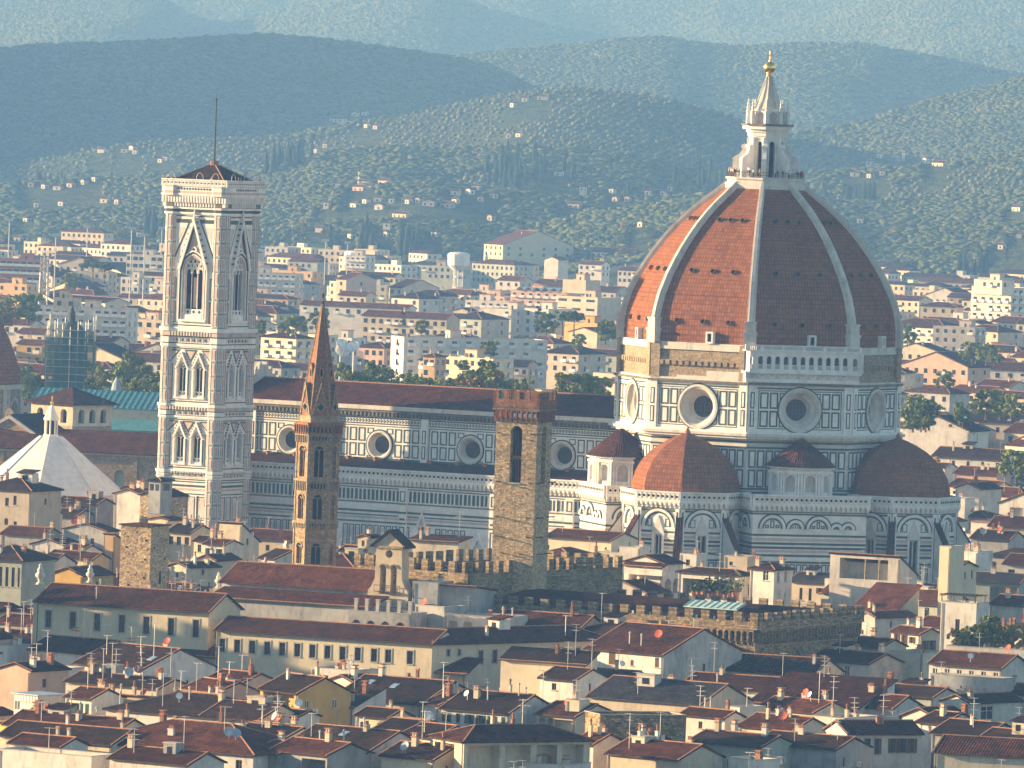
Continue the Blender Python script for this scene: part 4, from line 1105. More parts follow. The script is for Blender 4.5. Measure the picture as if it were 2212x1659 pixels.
def storey(z0, z1, spec, name):
    for k in range(4):
        f = tower_face(k); W = HB-1.6
        mb = MB(); holes = []
        if spec == 2: holes = [arch(c, z0+1.6, 2.1, z0+(z1-z0)*0.60, 0.45, 6) for c in (-1.95, 1.95)]
        if spec == 3: holes = [arch(0, z0+2.6, 4.3, z0+11.2, 0.35, 8)]
        mb.wall(f, [(-HB,z0),(HB,z0),(HB,z1),(-HB,z1)], holes, 1.1, 0, 0)
        # inlaid panels
        mb.frame(f, -W, z0+0.35, W, z1-0.25, 0.22, -0.05, 0.06, 1)
        if spec == 2:
            for s in (-1, 1):
                u0, u1 = sorted((s*(W-0.3), s*(W-0.85)))
                mb.rect(f, u0, z0+0.9, u1, z0+(z1-z0)*0.68, -0.05, 0.07, 2)
                mb.frame(f, u0-0.1, z0+0.8, u1+0.1, z0+(z1-z0)*0.70, 0.1, -0.05, 0.1, 1)
            zt = z1-0.6; zb = z0+(z1-z0)*0.72
            for x0, x1, pk in ((-W+0.3,-2.4,0),(-1.5,1.5,1),(2.4,W-0.3,0)):
                if pk: tri = [(x0,zt),(x1,zt),(0,zb)]
                else: tri = [(x0,zt),(x0,zb),(x1,zt)] if x0 < 0 else [(x0,zt),(x1,zb),(x1,zt)]
                if pk: tri = tri[::-1]
                mb.slab(f, tri, -0.02, 0.05, 1)
                cx_ = sum(p[0] for p in tri)/3; cy_ = sum(p[1] for p in tri)/3
                mb.slab(f, [(cx_+(p[0]-cx_)*0.62, cy_+(p[1]-cy_)*0.62) for p in tri], 0.04, 0.08, 2)
        if spec == 3:
            for s in (-1, 1):
                for v0, v1 in ((z0+1.0,z0+5.2),(z0+5.7,z0+9.9)):
                    u0, u1 = sorted((s*(W-0.35), s*(W-1.15)))
                    mb.frame(f, u0, v0, u1, v1, 0.14, -0.05, 0.09, 1); mb.rect(f, u0+0.25, v0+0.3, u1-0.25, v1-0.3, -0.05, 0.08, 2)
                # triangles beside the big gable
                xo, zt, zb = s*(W-0.3), z1-1.0, z0+13.2
                for sc, mi, dd in ((1,1,0.06),(0.72,0,0.1),(0.4,5,0.13)):
                    tri = [(xo,zt),(s*0.9,zt),(xo,zb)]
                    cx_ = sum(p[0] for p in tri)/3; cy_ = sum(p[1] for p in tri)/3
                    tri = [(cx_+(p[0]-cx_)*sc, cy_+(p[1]-cy_)*sc) for p in tri]
                    ar = sum(tri[i][0]*tri[(i+1)%3][1]-tri[(i+1)%3][0]*tri[i][1] for i in range(3))
                    mb.slab(f, tri if ar > 0 else tri[::-1], -0.02, dd, mi)
        w_ = mb.build(name, CM, BT)
        if k not in (0, 1): continue
        if spec == 2:
            for c in (-1.95, 1.95): bifora(w_, f, c, z0+1.6, z0+(z1-z0)*0.60, 2.1)
        if spec == 3:
            mb = MB(); zs = z0+11.2
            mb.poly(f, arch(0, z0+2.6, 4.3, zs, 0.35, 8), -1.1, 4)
            for x in (-2.05, -0.68, 0.68, 2.05): 
                mb.tube(f[0]+f[1]*x-f[2]*0.5+Vector((0,0,z0+2.6)), f[0]+f[1]*x-f[2]*0.5+Vector((0,0,zs)), 0.09, n=8)
                mb.rect(f, x-0.16, zs-0.4, x+0.16, zs, -0.8, -0.25, 0)
            for x in (-1.36, 0, 1.36): mb.arc(f, x, zs, 0.5, 0.7, -0.7, -0.3, 0, n=8)
            for x in (-0.68, 0.68): mb.arc(f, x, zs+1.15, 0.32, 0.62, -0.7, -0.3, 0, 0, 2*PI, 12)
            mb.arc(f, 0, zs+2.05, 0.35, 0.7, -0.7, -0.3, 0, 0, 2*PI, 12)
            for x in (-1.5, 1.5): mb.arc(f, x, zs+1.1, 0.3, 0.75, -0.7, -0.3, 0, 0, 2*PI, 10)
            mb.rect(f, -2.15, z0+2.6, 2.15, z0+3.7, -0.7, -0.4, 0)
            for x in (-1.3, 0, 1.3): mb.slab(f, [(x-0.35,z0+3.15),(x,z0+2.8),(x+0.35,z0+3.15),(x,z0+3.5)], -0.4, -0.35, 1)
            mb.rect(f, -0.5, z0+4, 0.5, z0+10, -1.05, -0.95, 2) if k == 0 else None
            mb.build('triple_window', CM, w_)
            mb = MB()
            for s in (-1, 1):
                for q, (o_, d_, mi) in enumerate(((2.3,0.15,2),(2.6,0.25,0),(2.9,0.32,1),(3.15,0.42,0))):
                    mb.rect(f, s*o_-0.13, z0+1.6, s*o_+0.13, zs, -0.05, d_, mi)
            for r0, d_, mi in ((2.2,0.15,2),(2.5,0.25,0),(2.8,0.32,1),(3.05,0.45,0)):
                R1 = (r0)*1.35; a1 = math.acos((R1-r0)/R1)
                for s in (-1, 1):
                    if s > 0: mb.arc(f, r0-R1, zs, R1, R1+0.26, -0.05, d_, mi, 0, a1, 8)
                    else: mb.arc(f, R1-r0, zs, R1, R1+0.26, -0.05, d_, mi, PI-a1, PI, 8)
            mb.rect(f, -3.2, z0+1.2, 3.2, z0+1.6, -0.05, 0.55, 0)
            for s in (-1, 1):           # tall gable
                a, b = (s*3.45, zs+0.4), (0, z1-0.6)
                pts = [a, (a[0]-s*0.6, a[1]), (0, b[1]-1.4), b]
                mb.slab(f, pts if s < 0 else pts[::-1], -0.05, 0.75, 0)
                pts = [(a[0]-s*0.6, a[1]), (a[0]-s*0.85, a[1]), (0, b[1]-2.0), (0, b[1]-1.4)]
                mb.slab(f, pts if s < 0 else pts[::-1], -0.05, 0.5, 1)
                for q in range(1, 9):
                    x = a[0]+(b[0]-a[0])*q/9; y = a[1]+(b[1]-a[1])*q/9; mb.rect(f, x+s*0.16-0.13, y, x+s*0.16+0.13, y+0.35, 0.1, 0.6, 3)
            mb.slab(f, [(-1.6,zs+3.5),(1.6,zs+3.5),(0,z1-2.9)], 0, 0.12, 2)
            mb.arc(f, 0, zs+4.3, 0.35, 0.7, 0, 0.3, 0, 0, 2*PI, 14); mb.slab(f, circ(0, zs+4.3, 0.35, 10), 0.1, 0.2, 1)
            mb.lathe([(0.25,0),(0.35,0.4),(0.12,0.8),(0.3,1.2),(0.05,1.9)], 0, 0, 6)
            n_ = 6*5
            for i in range(len(mb.v)-n_, len(mb.v)):
                x, y, z = mb.v[i]; p = f[0]+f[2]*0.5; mb.v[i] = (x+p.x, y+p.y, z+z1-0.9)
            mb.build('window_gable', CM, w_)
def tcornice(z0, z1, out, name, teeth=None):
    mb = MB(); h = z1-z0
    def ring(a, b, o, mi):
        s = HB+o; mb.prism([(-s,-s),(s,-s),(s,s),(-s,s)], a, b, mi)
        for sx in (-1, 1):
            for sy in (-1, 1): mb.prism(octa(1.75+o, sx*(HB-1.0), sy*(HB-1.0)), a-0.003, b+0.003, mi)
    for a, b, o, mi in ((0,.14,0.25,0),(.14,.2,0.12,1),(.2,.5,0.1,0),(.5,.56,0.2,1),(.56,.8,0.3,2 if h > 2.5 else 0),(.8,1,0.4*out+0.25,0)): ring(z0+a*h, z0+b*h, o*0.6, mi)
    for k in range(4):
        f = tower_face(k)
        m = 15
        for q in range(m):
            u = -HB+1.9+q*(2*HB-3.8)/(m-1)
            mb.slab(f, [(u-0.22,z0+0.35*h),(u,z0+0.24*h),(u+0.22,z0+0.35*h),(u,z0+0.46*h)], 0.05, 0.17, 2 if q % 2 else 1)
            mb.rect(f, u-0.14, z0+0.56*h, u+0.14, z0+0.8*h, 0.2, 0.55*out+0.2, 5)
    mb.build(name, CM, BT)
storey(0, 25.7, 1, 'tower_base')
mb = MB()
for k in (0, 1):
    f = tower_face(k)
    for z0, z1, mi in ((24.8,25.0,1),(23.9,24.3,1),(23.2,23.6,2),(22.4,22.6,1),(16.6,16.9,1),(15.6,16.2,2),(14.8,15.0,1),(9.5,9.8,1)): mb.rect(f, -HB, z0, HB, z1, -0.05, 0.1, mi)
    for c in (-3.6,-1.2,1.2,3.6):
        for z0, z1 in ((17.3,22.0),(10.2,14.4)):
            mb.frame(f, c-0.95, z0, c+0.95, z1, 0.16, -0.05, 0.08, 1); mb.slab(f, arch(c, z0+0.5, 1.2, z1-1.3, 0.4, 5), 0, 0.06, 5); mb.frame(f, c-0.7, z0+0.3, c+0.7, z1-0.3, 0.1, -0.05, 0.07, 2)
        mb.rect(f, c-1.3, 10, c-1.1, 22.2, -0.05, 0.2, 0)
mb.build('base_panels', CM, BT)
tcornice(25.7, 27.2, 0.6, 'tower_cornice')
storey(27.2, 37.6, 2, 'lower_window_storey')
tcornice(37.6, 40.4, 1.0, 'tower_cornice')
storey(40.4, 51.8, 2, 'upper_window_storey')
tcornice(51.8, 55.6, 1.2, 'tower_cornice')
storey(55.6, 78.2, 3, 'belfry_storey')
for sx in (-1, 1):             # octagonal corner buttresses with panels
    for sy in (-1, 1):
        mb = MB(); cx_, cy_ = sx*(HB-1.0), sy*(HB-1.0)
        mb.prism(octa(1.7, cx_, cy_), 0, 78.4, 0, cap=False)
        for k in range(8):
            f8, hw = face_fr(1.7, k, (cx_, cy_))
            if (f8[2].x*sx < 0.3 and f8[2].y*sy < 0.3): continue
            for z0, z1, m_ in ((10,25.6,6),(27.3,37.5,4),(40.5,51.7,4),(55.7,78.2,8)):
                st = (z1-z0)/m_
                for i in range(m_):
                    z = z0+i*st
                    mb.frame(f8, -0.5, z+0.22, 0.5, z+st-0.12, 0.09, -0.05, 0.05, 1); mb.rect(f8, -0.27, z+0.5, 0.27, z+st-0.4, -0.05, 0.05, 2)
                    mb.rect(f8, -hw, z-0.03, hw, z+0.1, -0.05, 0.07, 1)
        mb.build('corner_buttress', CM, BT)
mb = MB()
def sq(o, z0, z1, mi):
    s = HB+o; mb.prism([(-s,-s),(s,-s),(s,s),(-s,s)], z0, z1, mi)
    for sx in (-1, 1):
        for sy in (-1, 1): mb.prism(octa(1.75+o*0.9, sx*(HB-1.0), sy*(HB-1.0)), z0-0.003, z1+0.003, mi)
sq(0.25, 78.2, 78.6, 0); sq(0.1, 78.6, 79.2, 1); sq(0.35, 79.2, 79.6, 0); sq(0.1, 79.6, 81.9, 3); sq(1.05, 81.9, 82.3, 0); sq(0.92, 82.3, 82.8, 2); sq(0.92, 82.8, 83.7, 0); sq(1.1, 83.7, 83.9, 5)
for k in range(4):
    f = tower_face(k)
    for q in range(23):
        u = -HB-0.6+q*(2*HB+1.2)/22
        mb.rect(f, u-0.15, 79.7, u+0.15, 80.5, -0.1, 0.6, 0); mb.rect(f, u-0.17, 80.5, u+0.17, 81.9, -0.1, 0.95, 0)
        if q < 22:
            u2 = u+(2*HB+1.2)/44
            mb.slab(f, circ(u2, 83.25, 0.22, 8), 0.9, 0.97, 1)
            for s in (-1, 1): mb.slab(f, [(u2+s*0.16,81.2),(u2+s*0.16,81.9),(u2,81.9)] if s > 0 else [(u2-0.16,81.9),(u2-0.16,81.2),(u2,81.9)], 0.3, 0.9, 0)
mb.build('tower_crown', CM, BT)
mb = MB()
for k in range(4):
    f = tower_face(k); o = HB+1.0
    g = (f[0]+f[2]*1.0, f[1], f[2])
    mb.rect(g, -o, 83.9, o, 85.0, -0.4, 0.02, 0); mb.rect(g, -o, 85.0, o, 85.2, -0.45, 0.1, 0)
    for q in range(17):
        u = -o+0.8+q*(2*o-1.6)/16; mb.slab(g, [(u-0.2,84.45),(u,84.25),(u+0.2,84.45),(u,84.65)], 0.0, 0.05, 4); mb.frame(g, u-0.42, 84.0, u+0.42, 84.9, 0.07, -0.02, 0.06, 5)
mb.build('parapet', CM, BT)
mb = MB()
mb.loft([[(s*6.3 if True else 0, 0, 0) for s in ()] or [(-6.4,-6.4,84.6),(6.4,-6.4,84.6),(6.4,6.4,84.6),(-6.4,6.4,84.6)], [(-0.8,-0.8,88.0),(0.8,-0.8,88.0),(0.8,0.8,88.0),(-0.8,0.8,88.0)]], 0)
mb.prism(octa(0.85), 87.9, 88.9, 1)
for s in ((-1,-1),(1,-1),(1,1),(-1,1)): mb.tube((6.4*s[0],6.4*s[1],84.75),(0.7*s[0],0.7*s[1],88.1),0.14,mi=2)
br = mb.build('tower_roof', [M_ROOFD, M_BRICK, M_RIDGE], BT)
mb = MB(); mb.tube((0,0,88.8),(0,0,101),0.17,0.11,8); mb.lathe([(0.05,100.9),(0.22,101.1),(0.22,101.3),(0.05,101.5)], n=8); mb.tube((0,0,101.5),(0,0,102.3),0.04)
mb.build('flagpole', [M_PIPE], br)
for i, (x, y) in enumerate(((-5.5,-7.2),(1.0,-7.2),(4.6,-7.2),(7.2,-4.5),(7.2,0.5),(7.2,4.6),(-7.2,-5.5))):
    mb = MB(); dx, dy = (0.8, 0) if abs(y) > 7 else (0, 0.8)
    pr = None
    for q in range(9):
        a = PI*q/8; p = Vector((x+dx*math.cos(a), y+dy*math.cos(a), 85.2+1.3*math.sin(a)))
        if pr: mb.tube(pr, p, 0.05, n=5)
        pr = p
    mb.build('arched_railing', [M_METAL], br)

# ================================================================ hexagonal abbey tower with brick spire
AB = thing('hexagonal_bell_tower', 'slim six-sided stone bell tower with a pointed brick spire and quatrefoil gables', 'bell tower', (-30.9, 1357.0, 0), rad(-114))
RH = 3.45
def hexa_pts(r): return [(r*math.cos(PI/3*i), r*math.sin(PI/3*i)) for i in range(6)]
def hex_fr(r, k): a = PI/6+PI/3*k; return fr((r*math.cos(PI/6)*math.cos(a), r*math.cos(PI/6)*math.sin(a), 0), a), r/2
for (z0, z1, nm, wz) in ((0,33.9,'lower_shaft',(27.6,30.2)),(33.9,40.6,'middle_shaft',(34.8,38.0)),(40.6,48.6,'belfry',(41.6,45.8))):
    for k in range(6):
        f, hw = hex_fr(RH, k); h = arch(0, wz[0], 1.5, wz[1], 0.3, 6)
        mb = MB(); mb.wall(f, [(-hw,z0),(hw,z0),(hw,z1),(-hw,z1)], [h], 0.6, 0, 0)
        for s in (-1, 1): mb.rect(f, s*(hw-0.15)-0.15, z0, s*(hw-0.15)+0.15, z1, -0.1, 0.12, 1)
        for q in range(14): 
            u = RNG.uniform(-hw+0.3, hw-0.3); z = RNG.uniform(max(z0, 20)+0.3, z1-0.3)
            if abs(u) > 0.9: mb.rect(f, u-0.07, z-0.09, u+0.07, z+0.09, -0.02, 0.012, 2)
        w_ = mb.build(nm, [M_STONE, M_STONEL, M_DARK], AB)
        mb = MB(); mb.poly(f, h, -0.58, 1); mb.tube(f[0]-f[2]*0.25+Vector((0,0,wz[0])), f[0]-f[2]*0.25+Vector((0,0,wz[1])), 0.09, mi=0)
        for s in (-1, 1): mb.arc(f, s*0.37, wz[1], 0.26, 0.4, -0.4, -0.12, 0, n=6)
        mb.arc(f, 0, wz[1], 0.78, 1.0, -0.05, 0.12, 0, n=10) 
        mb.build('twin_window', [M_STONEL, M_DARK], w_)
def hexband(z0, z1, r, n, name, mats, dark=True):
    mb = MB(); mb.prism(hexa_pts(r), z0, z1-0.4, 0); mb.prism(hexa_pts(r+0.25), z1-0.4, z1, 0)
    for k in range(6):
        f, hw = hex_fr(r, k)
        for q in range(n):
            u = -hw+(q+0.5)*2*hw/n; mb.slab(f, arch(u, z0+0.15, 2*hw/n*0.5, z0+(z1-z0)*0.5, 0.2, 4), 0, 0.02, 1); mb.rect(f, u-hw/n-0.07, z0-0.25, u-hw/n+0.07, z1-0.4, -0.05, 0.16, 0)
    mb.build(name, mats, AB)
hexband(33.6, 34.5, RH+0.08, 8, 'string_course', [M_STONEL, M_DARK])
hexband(39.6, 41.3, RH+0.08, 7, 'string_course', [M_STONEL, M_DARK])
hexband(47.4, 48.7, RH+0.1, 7, 'arched_cornice', [M_STONEL, M_DARK])
hexband(48.7, 50.4, RH+0.35, 6, 'arched_cornice', [M_BRICK, M_DARK])
mb = MB(); mb.prism(hexa_pts(3.1), 50.4, 51.6, 1); mb.prism(hexa_pts(3.05), 51.6, 53.0, 0, cap=False)
mb.loft([[(r*math.cos(PI/3*i), r*math.sin(PI/3*i), z) for i in range(6)] for r, z in ((2.95,53.0),(1.65,60.5),(0.2,69.4))], 0)
for i in range(6):
    c, s = math.cos(PI/3*i), math.sin(PI/3*i); mb.tube((2.95*c,2.95*s,53),(0.2*c,0.2*s,69.4),0.13,0.07,5,1)
for k in range(6):
    f, hw = hex_fr(1.9, k); mb.rect(f, -0.3, 57.6, 0.3, 59.2, -0.4, 0.28, 1); mb.rect(f, -0.16, 57.8, 0.16, 59.0, 0, 0.3, 2); mb.slab(f, [(-0.4,59.2),(0.4,59.2),(0,60.0)], -0.4, 0.3, 0)
sp = mb.build('spire', [M_BRICK, M_STONEL, M_DARK], AB)
for k in range(6):
    f, hw = hex_fr(3.12, k); mb = MB(); hw -= 0.12
    mb.slab(f, [(-hw,51.5),(hw,51.5),(0,56.8)], -1.6, 0.02, 0)
    for s in (-1, 1):
        pts = [(s*hw,51.5),(s*(hw-0.22),51.5),(0,56.0),(0,56.8)]; mb.slab(f, pts if s < 0 else pts[::-1], -1.7, 0.15, 1)
    for a in range(4):
        x, y = 0.27*math.cos(PI/2*a), 0.27*math.sin(PI/2*a); mb.slab(f, circ(x, 52.9+y, 0.26, 10), 0.1, 0.125, 2)
    mb.slab(f, circ(0, 52.9, 0.75, 20), 0, 0.1, 1)
    mb.build('quatrefoil_gable', [M_BRICK, M_STONEL, M_DARK], sp)
mb = MB(); mb.tube((0,0,69.3),(0,0,71.2),0.05); mb.lathe([(0.05,69.4),(0.28,69.7),(0.05,70.0)], n=8); mb.box(-0.35,-0.05,70.4,0.3,0.05,71.1)
mb.build('weathervane', [M_PIPE], sp)

# ================================================================ square stone tower of the old palace
def merlons(mb, f, u0, u1, z, h, w_, gap, t, mi=0, cap=None):
    n = max(1, round((u1-u0+gap)/(w_+gap))); st = (u1-u0+gap)/n
    for i in range(n):
        a = u0+i*st; mb.rect(f, a, z, a+st-gap, z+h+RNG.uniform(-0.06, 0.06), -t, 0, mi)
def corbel_arches(mb, f, u0, u1, z0, z1, out, st, mi=0, md=1):
    n = max(1, round((u1-u0)/st)); s = (u1-u0)/n; r = s*0.36
    holes = [arch(u0+(i+0.5)*s, z0, 2*r, z1-0.35-r, 0, 5) for i in range(n)]
    g = (f[0]+f[2]*out, f[1], f[2])
    mb.wall(g, [(u0,z0-0.001),(u1,z0-0.001),(u1,z1),(u0,z1)], [[(x, max(y, z0+0.02)) for x, y in h] for h in holes], out, mi, mi)
    for i in range(n+1): mb.rect(f, u0+i*s-0.13, z0-0.5, u0+i*s+0.13, z0, -0.1, out*0.6, mi)
p = at(1161, 912, 1331)
BG = thing('square_stone_tower', 'square brown stone tower with brick battlements and one tall arched opening per side', 'tower', (p.x, p.y, 0), -rad(20))
WB = 6.9
for f, nm in ((SF(), 'front'), (EF(), 'side')):
    u0, u1 = (-WB, 0) if nm == 'front' else (0, WB)
    c = (u0+u1)/2
    h = arch(c, 42.9, 1.95, 50.9, 0, 8)
    mb = MB(); mb.wall(f, [(u0,0),(u1,0),(u1,53.2),(u0,53.2)], [h], 1.3, 0, 0)
    for q in range(60):
        u = RNG.uniform(u0+0.2, u1-0.2); z = RNG.uniform(28, 53)
        if abs(u-c) > 1.3: mb.rect(f, u-0.13, z-0.09, u+0.13, z+0.09, -0.05, RNG.uniform(0.02, 0.07), 0)
    w_ = mb.build('tower_wall', [M_ROUGH], BG)
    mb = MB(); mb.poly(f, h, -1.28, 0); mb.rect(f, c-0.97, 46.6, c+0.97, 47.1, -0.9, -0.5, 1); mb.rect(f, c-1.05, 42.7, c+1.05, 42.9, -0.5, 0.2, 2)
    for s in (-0.22, 0.22): mb.tube(f[0]+f[1]*(c+s+0.2)-f[2]*0.6+Vector((0,0,43)), f[0]+f[1]*(c+s-0.2)-f[2]*0.75+Vector((0,0,51)), 0.05, mi=1)
    for q in range(16): mb.tube(f[0]+f[1]*(c-0.05+0.2-0.025*q-0.22)-f[2]*0.66+Vector((0,0,43.4+q*0.48)), f[0]+f[1]*(c-0.05+0.2-0.025*q+0.22)-f[2]*0.66+Vector((0,0,43.4+q*0.48)), 0.035, mi=1)
    mb.build('arched_opening', [M_DARK, M_WOOD, M_SILL], w_)
    for z, us in ((50.6,(0.1,0.93)),(42.9,(0.1,0.9)),(37.4,(0.12,0.86)),(34.3,(0.12,0.88)),(31.6,(0.3,0.75))):
        for t in us:
            o_ = f[0]+f[1]*(u0+(u1-u0)*t)+Vector((0,0,z)); mb = MB(); mb.tube(o_-f[2]*0.2, o_+f[2]*1.3+Vector((0,0,0.12)), 0.1, n=5); mb.build('putlog_beam', [M_WOOD], w_)
mb = MB(); mb.box(-WB, 1.5, 0, -1.5, WB-0.02, 53, 0); mb.box(-WB, 0.02, 0, -0.02, WB-0.02, 42, 0); mb.build('tower_core', [M_ROUGH], BG)
mb = MB(); O = 0.5
for f, u0, u1 in ((SF(), -WB, 0), (EF(), 0, WB), (fr((-WB,0,0), PI), -WB, 0), (fr((0,WB,0), PI/2), 0, WB)):
    corbel_arches(mb, f, u0-0.0, u1+0.0, 53.0, 54.6, O, 0.85)
    g = (f[0]+f[2]*O, f[1], f[2])
    mb.rect(g, u0-O, 54.6, u1+O, 56.1, -0.45, 0.0, 0)
    merlons(mb, g, u0-O, u1+O, 56.1, 1.25, 1.05, 0.8, 0.45, 0)
    mb.rect(g, u0-O, 54.45, u1+O, 54.6, -0.5, 0.06, 1)
mb.box(-WB-O, -O, 54.3, O, WB+O, 54.9, 1)
bp = mb.build('brick_battlements', [M_BRICK, M_STONEL], BG)
for i in range(3):
    for f, u0 in ((SF(0, -O+0.25), -WB-O), (EF(O-0.25, 0), -O)):
        mb = MB(); c = u0+1.45+i*2.03; c2 = c; mb.rect(f, c-0.3, 56.12, c+0.52, 57.3, -0.05, 0.02, 0); mb.build('glass_screen', [M_COPPER], bp)
for x, z1 in ((-5.4,62.5),(-2.6,61.2)):
    mb = MB(); mb.tube((x,3.0,54.8),(x,3.0,z1),0.07,0.05,6); mb.build('lightning_mast', [M_PIPE], bp)

# ================================================================ the palace's battlemented walls
def fortress(name, label, px, py, z, th, ls, le, merl, arches, stone, zroof, group=None):
    t = corner_thing(name, label, 'palace wing', px, py, z, th, group)
    mw, mg, mh = merl; zb = z-mh
    sides = [(SF(), -ls, 0, 'S'), (EF(), 0, le, 'E'), (fr((-ls,0,0), PI), -le, 0, 'W'), (fr((0,le,0), PI/2), 0, ls, 'N')]
    for f, u0, u1, nm in sides:
        mb = MB(); out = 0.0
        if arches:
            out = 0.7
            mb.wall(f, [(u0,0),(u1,0),(u1,z-4.3),(u0,z-4.3)], [], 0, 0)
            corbel_arches(mb, f, u0, u1, z-4.5, z-2.55, out, 1.07)
            g = (f[0]+f[2]*out, f[1], f[2])
            mb.rect(g, u0-out, z-2.55, u1+out, zb, -0.7, 0, 0); mb.rect(g, u0-out, z-2.6, u1+out, z-2.42, -0.1, 0.1, 1)
            mb.rect(f, u0, z-5.2, u1, z-5.05, -0.1, 0.12, 1)
        else:
            g = f; mb.rect(f, u0, 0, u1, zb, -0.7, 0, 0); mb.rect(f, u0, zb-0.9, u1, zb-0.75, -0.1, 0.1, 1)
        w_ = mb.build('stone_wall', [stone, M_STONEL], t)
        L = u1-u0+2*out; n = max(2, round((L+mg)/(mw+mg))); st = (L+mg)/n
        mm = MB(); mm.rect((Vector((0,0,0)), f[1], f[2]), 0, 0, st-mg, mh, -0.6, 0, 0)
        me = mesh_from('merlon', mm.v, mm.f, mm.m, [stone])
        for i in range(n):
            a = u0-out+i*st
            if nm == 'E' and i == 0: a += 0.0
            o_ = link('merlon', me, w_, g[0]+g[1]*a+Vector((0,0,zb)))
            o_.scale.z = RNG.uniform(0.92, 1.05)
    mb = MB(); y1 = le
    d = min(ls, le)*0.5-1.2
    R0 = [(-ls+0.8,0.8,zroof-1.6),(-0.8,0.8,zroof-1.6),(-0.8,le-0.8,zroof-1.6),(-ls+0.8,le-0.8,zroof-1.6)]
    if ls > le: R1 = [(-ls+3,le*0.25,zroof),(-4,le*0.25,zroof),(-4,le*0.35,zroof),(-ls+3,le*0.35,zroof)]
    else: R1 = [(-ls*0.6,3.5,zroof),(-ls*0.4,3.5,zroof),(-ls*0.4,le-4,zroof),(-ls*0.6,le-4,zroof)]
    mb.loft([R0, R1], 0); mb.build('tiled_roof', [M_ROOF], t)
    return t
fortress('palace_upper_wing', 'taller battlemented stone block at the foot of the square stone tower', 1012, 1214, 30.6, 36, 22.5, 42, (1.35,1.45,1.85), False, M_STONED, 29.4)
LW = fortress('palace_lower_wing', 'long low battlemented stone wing with a row of small corbel arches under its parapet', 1634, 1324, 25.5, 30, 49, 34, (1.5,1.45,1.4), True, M_STONED, 26.1)
mb = MB(); mb.hexa([(-14,2.0,25.5),(-4.5,2.0,25.5),(-4.5,5.0,26.4),(-14,5.0,26.4),(-14,2.0,25.65),(-4.5,2.0,25.65),(-4.5,5.0,26.55),(-14,5.0,26.55)], 0)
for i in range(9): mb.hexa([(-14+i*1.15,2.0,25.65),(-13.92+i*1.15,2.0,25.65),(-13.92+i*1.15,5,26.55),(-14+i*1.15,5,26.55),(-14+i*1.15,2.0,25.75),(-13.92+i*1.15,2.0,25.75),(-13.92+i*1.15,5,26.65),(-14+i*1.15,5,26.65)], 0)
mb.build('copper_roof_panel', [mat_flat('pale_copper', (0.38, 0.52, 0.47), 0.6)], LW)

# ================================================================ white octagonal roof of the baptistery
BX = at(110, 943, 1727)
BP = thing('baptistery', 'white stone eight-sided pyramid roof with a small columned lantern and gilt ball', 'baptistery', (BX.x, BX.y, 0), -TH)
mb = MB(); mb.loft([[(r*math.cos(a), r*math.sin(a), z) for a in A8] for r, z in ((15.9,19.5),(2.3,30.9))], 0)
for i in range(8):
    c, s = math.cos(A8[i]), math.sin(A8[i]); mb.tube((15.9*c,15.9*s,19.55),(2.3*c,2.3*s,30.95),0.16,0.12,5)
mb.build('pyramid_roof', [M_LEADW], BP)
mb = MB(); mb.prism(octa(15.4), 0, 18.2, 0); mb.prism(octa(15.7), 18.2, 18.7, 1); mb.prism(octa(16.2), 18.7, 19.45, 0)
mb.build('octagonal_wall', [M_WMAR2, M_DMOLD], BP)
lt = MB(); lt.prism(octa(1.55), 30.9, 31.3, 0); lt.prism(octa(0.85), 31.3, 34.2, 1)
for a in A8: lt.tube((1.25*math.cos(a),1.25*math.sin(a),31.3),(1.25*math.cos(a),1.25*math.sin(a),34.2),0.16,n=6)
lt.prism(octa(1.6), 34.2, 34.7, 0); lt.loft([[(r*math.cos(a), r*math.sin(a), z) for a in A8] for r, z in ((1.5,34.7),(0.25,37.3))], 0)
ll = lt.build('roof_lantern', [M_WMAR, M_DARK], BP)
mb = MB(); mb.lathe([(0.36*math.sin(PI*i/8)+0.001, 37.75-0.36*math.cos(PI*i/8)) for i in range(9)], n=10); mb.tube((0,0,38.1),(0,0,39.2),0.06); mb.tube((-0.3,0,38.8),(0.3,0,38.8),0.05); mb.tube((0,0,37.2),(0,0,37.5),0.12)
mb.build('gilt_ball', [M_GOLD], ll)

# ================================================================ stone towers and the church quarter at the left
def bgable(mb, f, u0, u1, z, hgt, mi=0, d=0.0): mb.poly(f, [(u0,z),(u1,z),((u0+u1)/2,z+hgt)], d, mi)
# loggia tower with a hipped tile roof
t = corner_thing('loggia_tower', 'stone tower house with three open arches per side under a red hipped roof', 'tower house', 801.9*0+575*.275, 801.9+265*.275, 27.3, 40)
for f, u0, u1 in ((SF(), -13.6, 0), (EF(), 0, 13.6)):
    hs = [arch(u0+(u1-u0)*q, 22.9, 2.0, 25.2, 0, 7) for q in (0.22, 0.5, 0.78)]
    mb = MB(); mb.wall(f, [(u0,0),(u1,0),(u1,22.3),(u0,22.3)], [], 0, 0); mb.wall(f, [(u0,22.3),(u1,22.3),(u1,27.3),(u0,27.3)], hs, 1.0, 1, 1); mb.rect(f, u0, 22.2, u1, 22.5, -0.1, 0.15, 1)
    mb.rect(f, (u0+u1)/2-0.35, 19.0, (u0+u1)/2+0.35, 21.0, -0.05, 0.03, 2)
    w_ = mb.build('tower_wall', [M_STONEL, M_CREAM, M_DARK], t)
    for h in hs: mb = MB(); mb.poly(f, h, -0.98, 0); mb.build('loggia_arch', [M_DARK], w_)
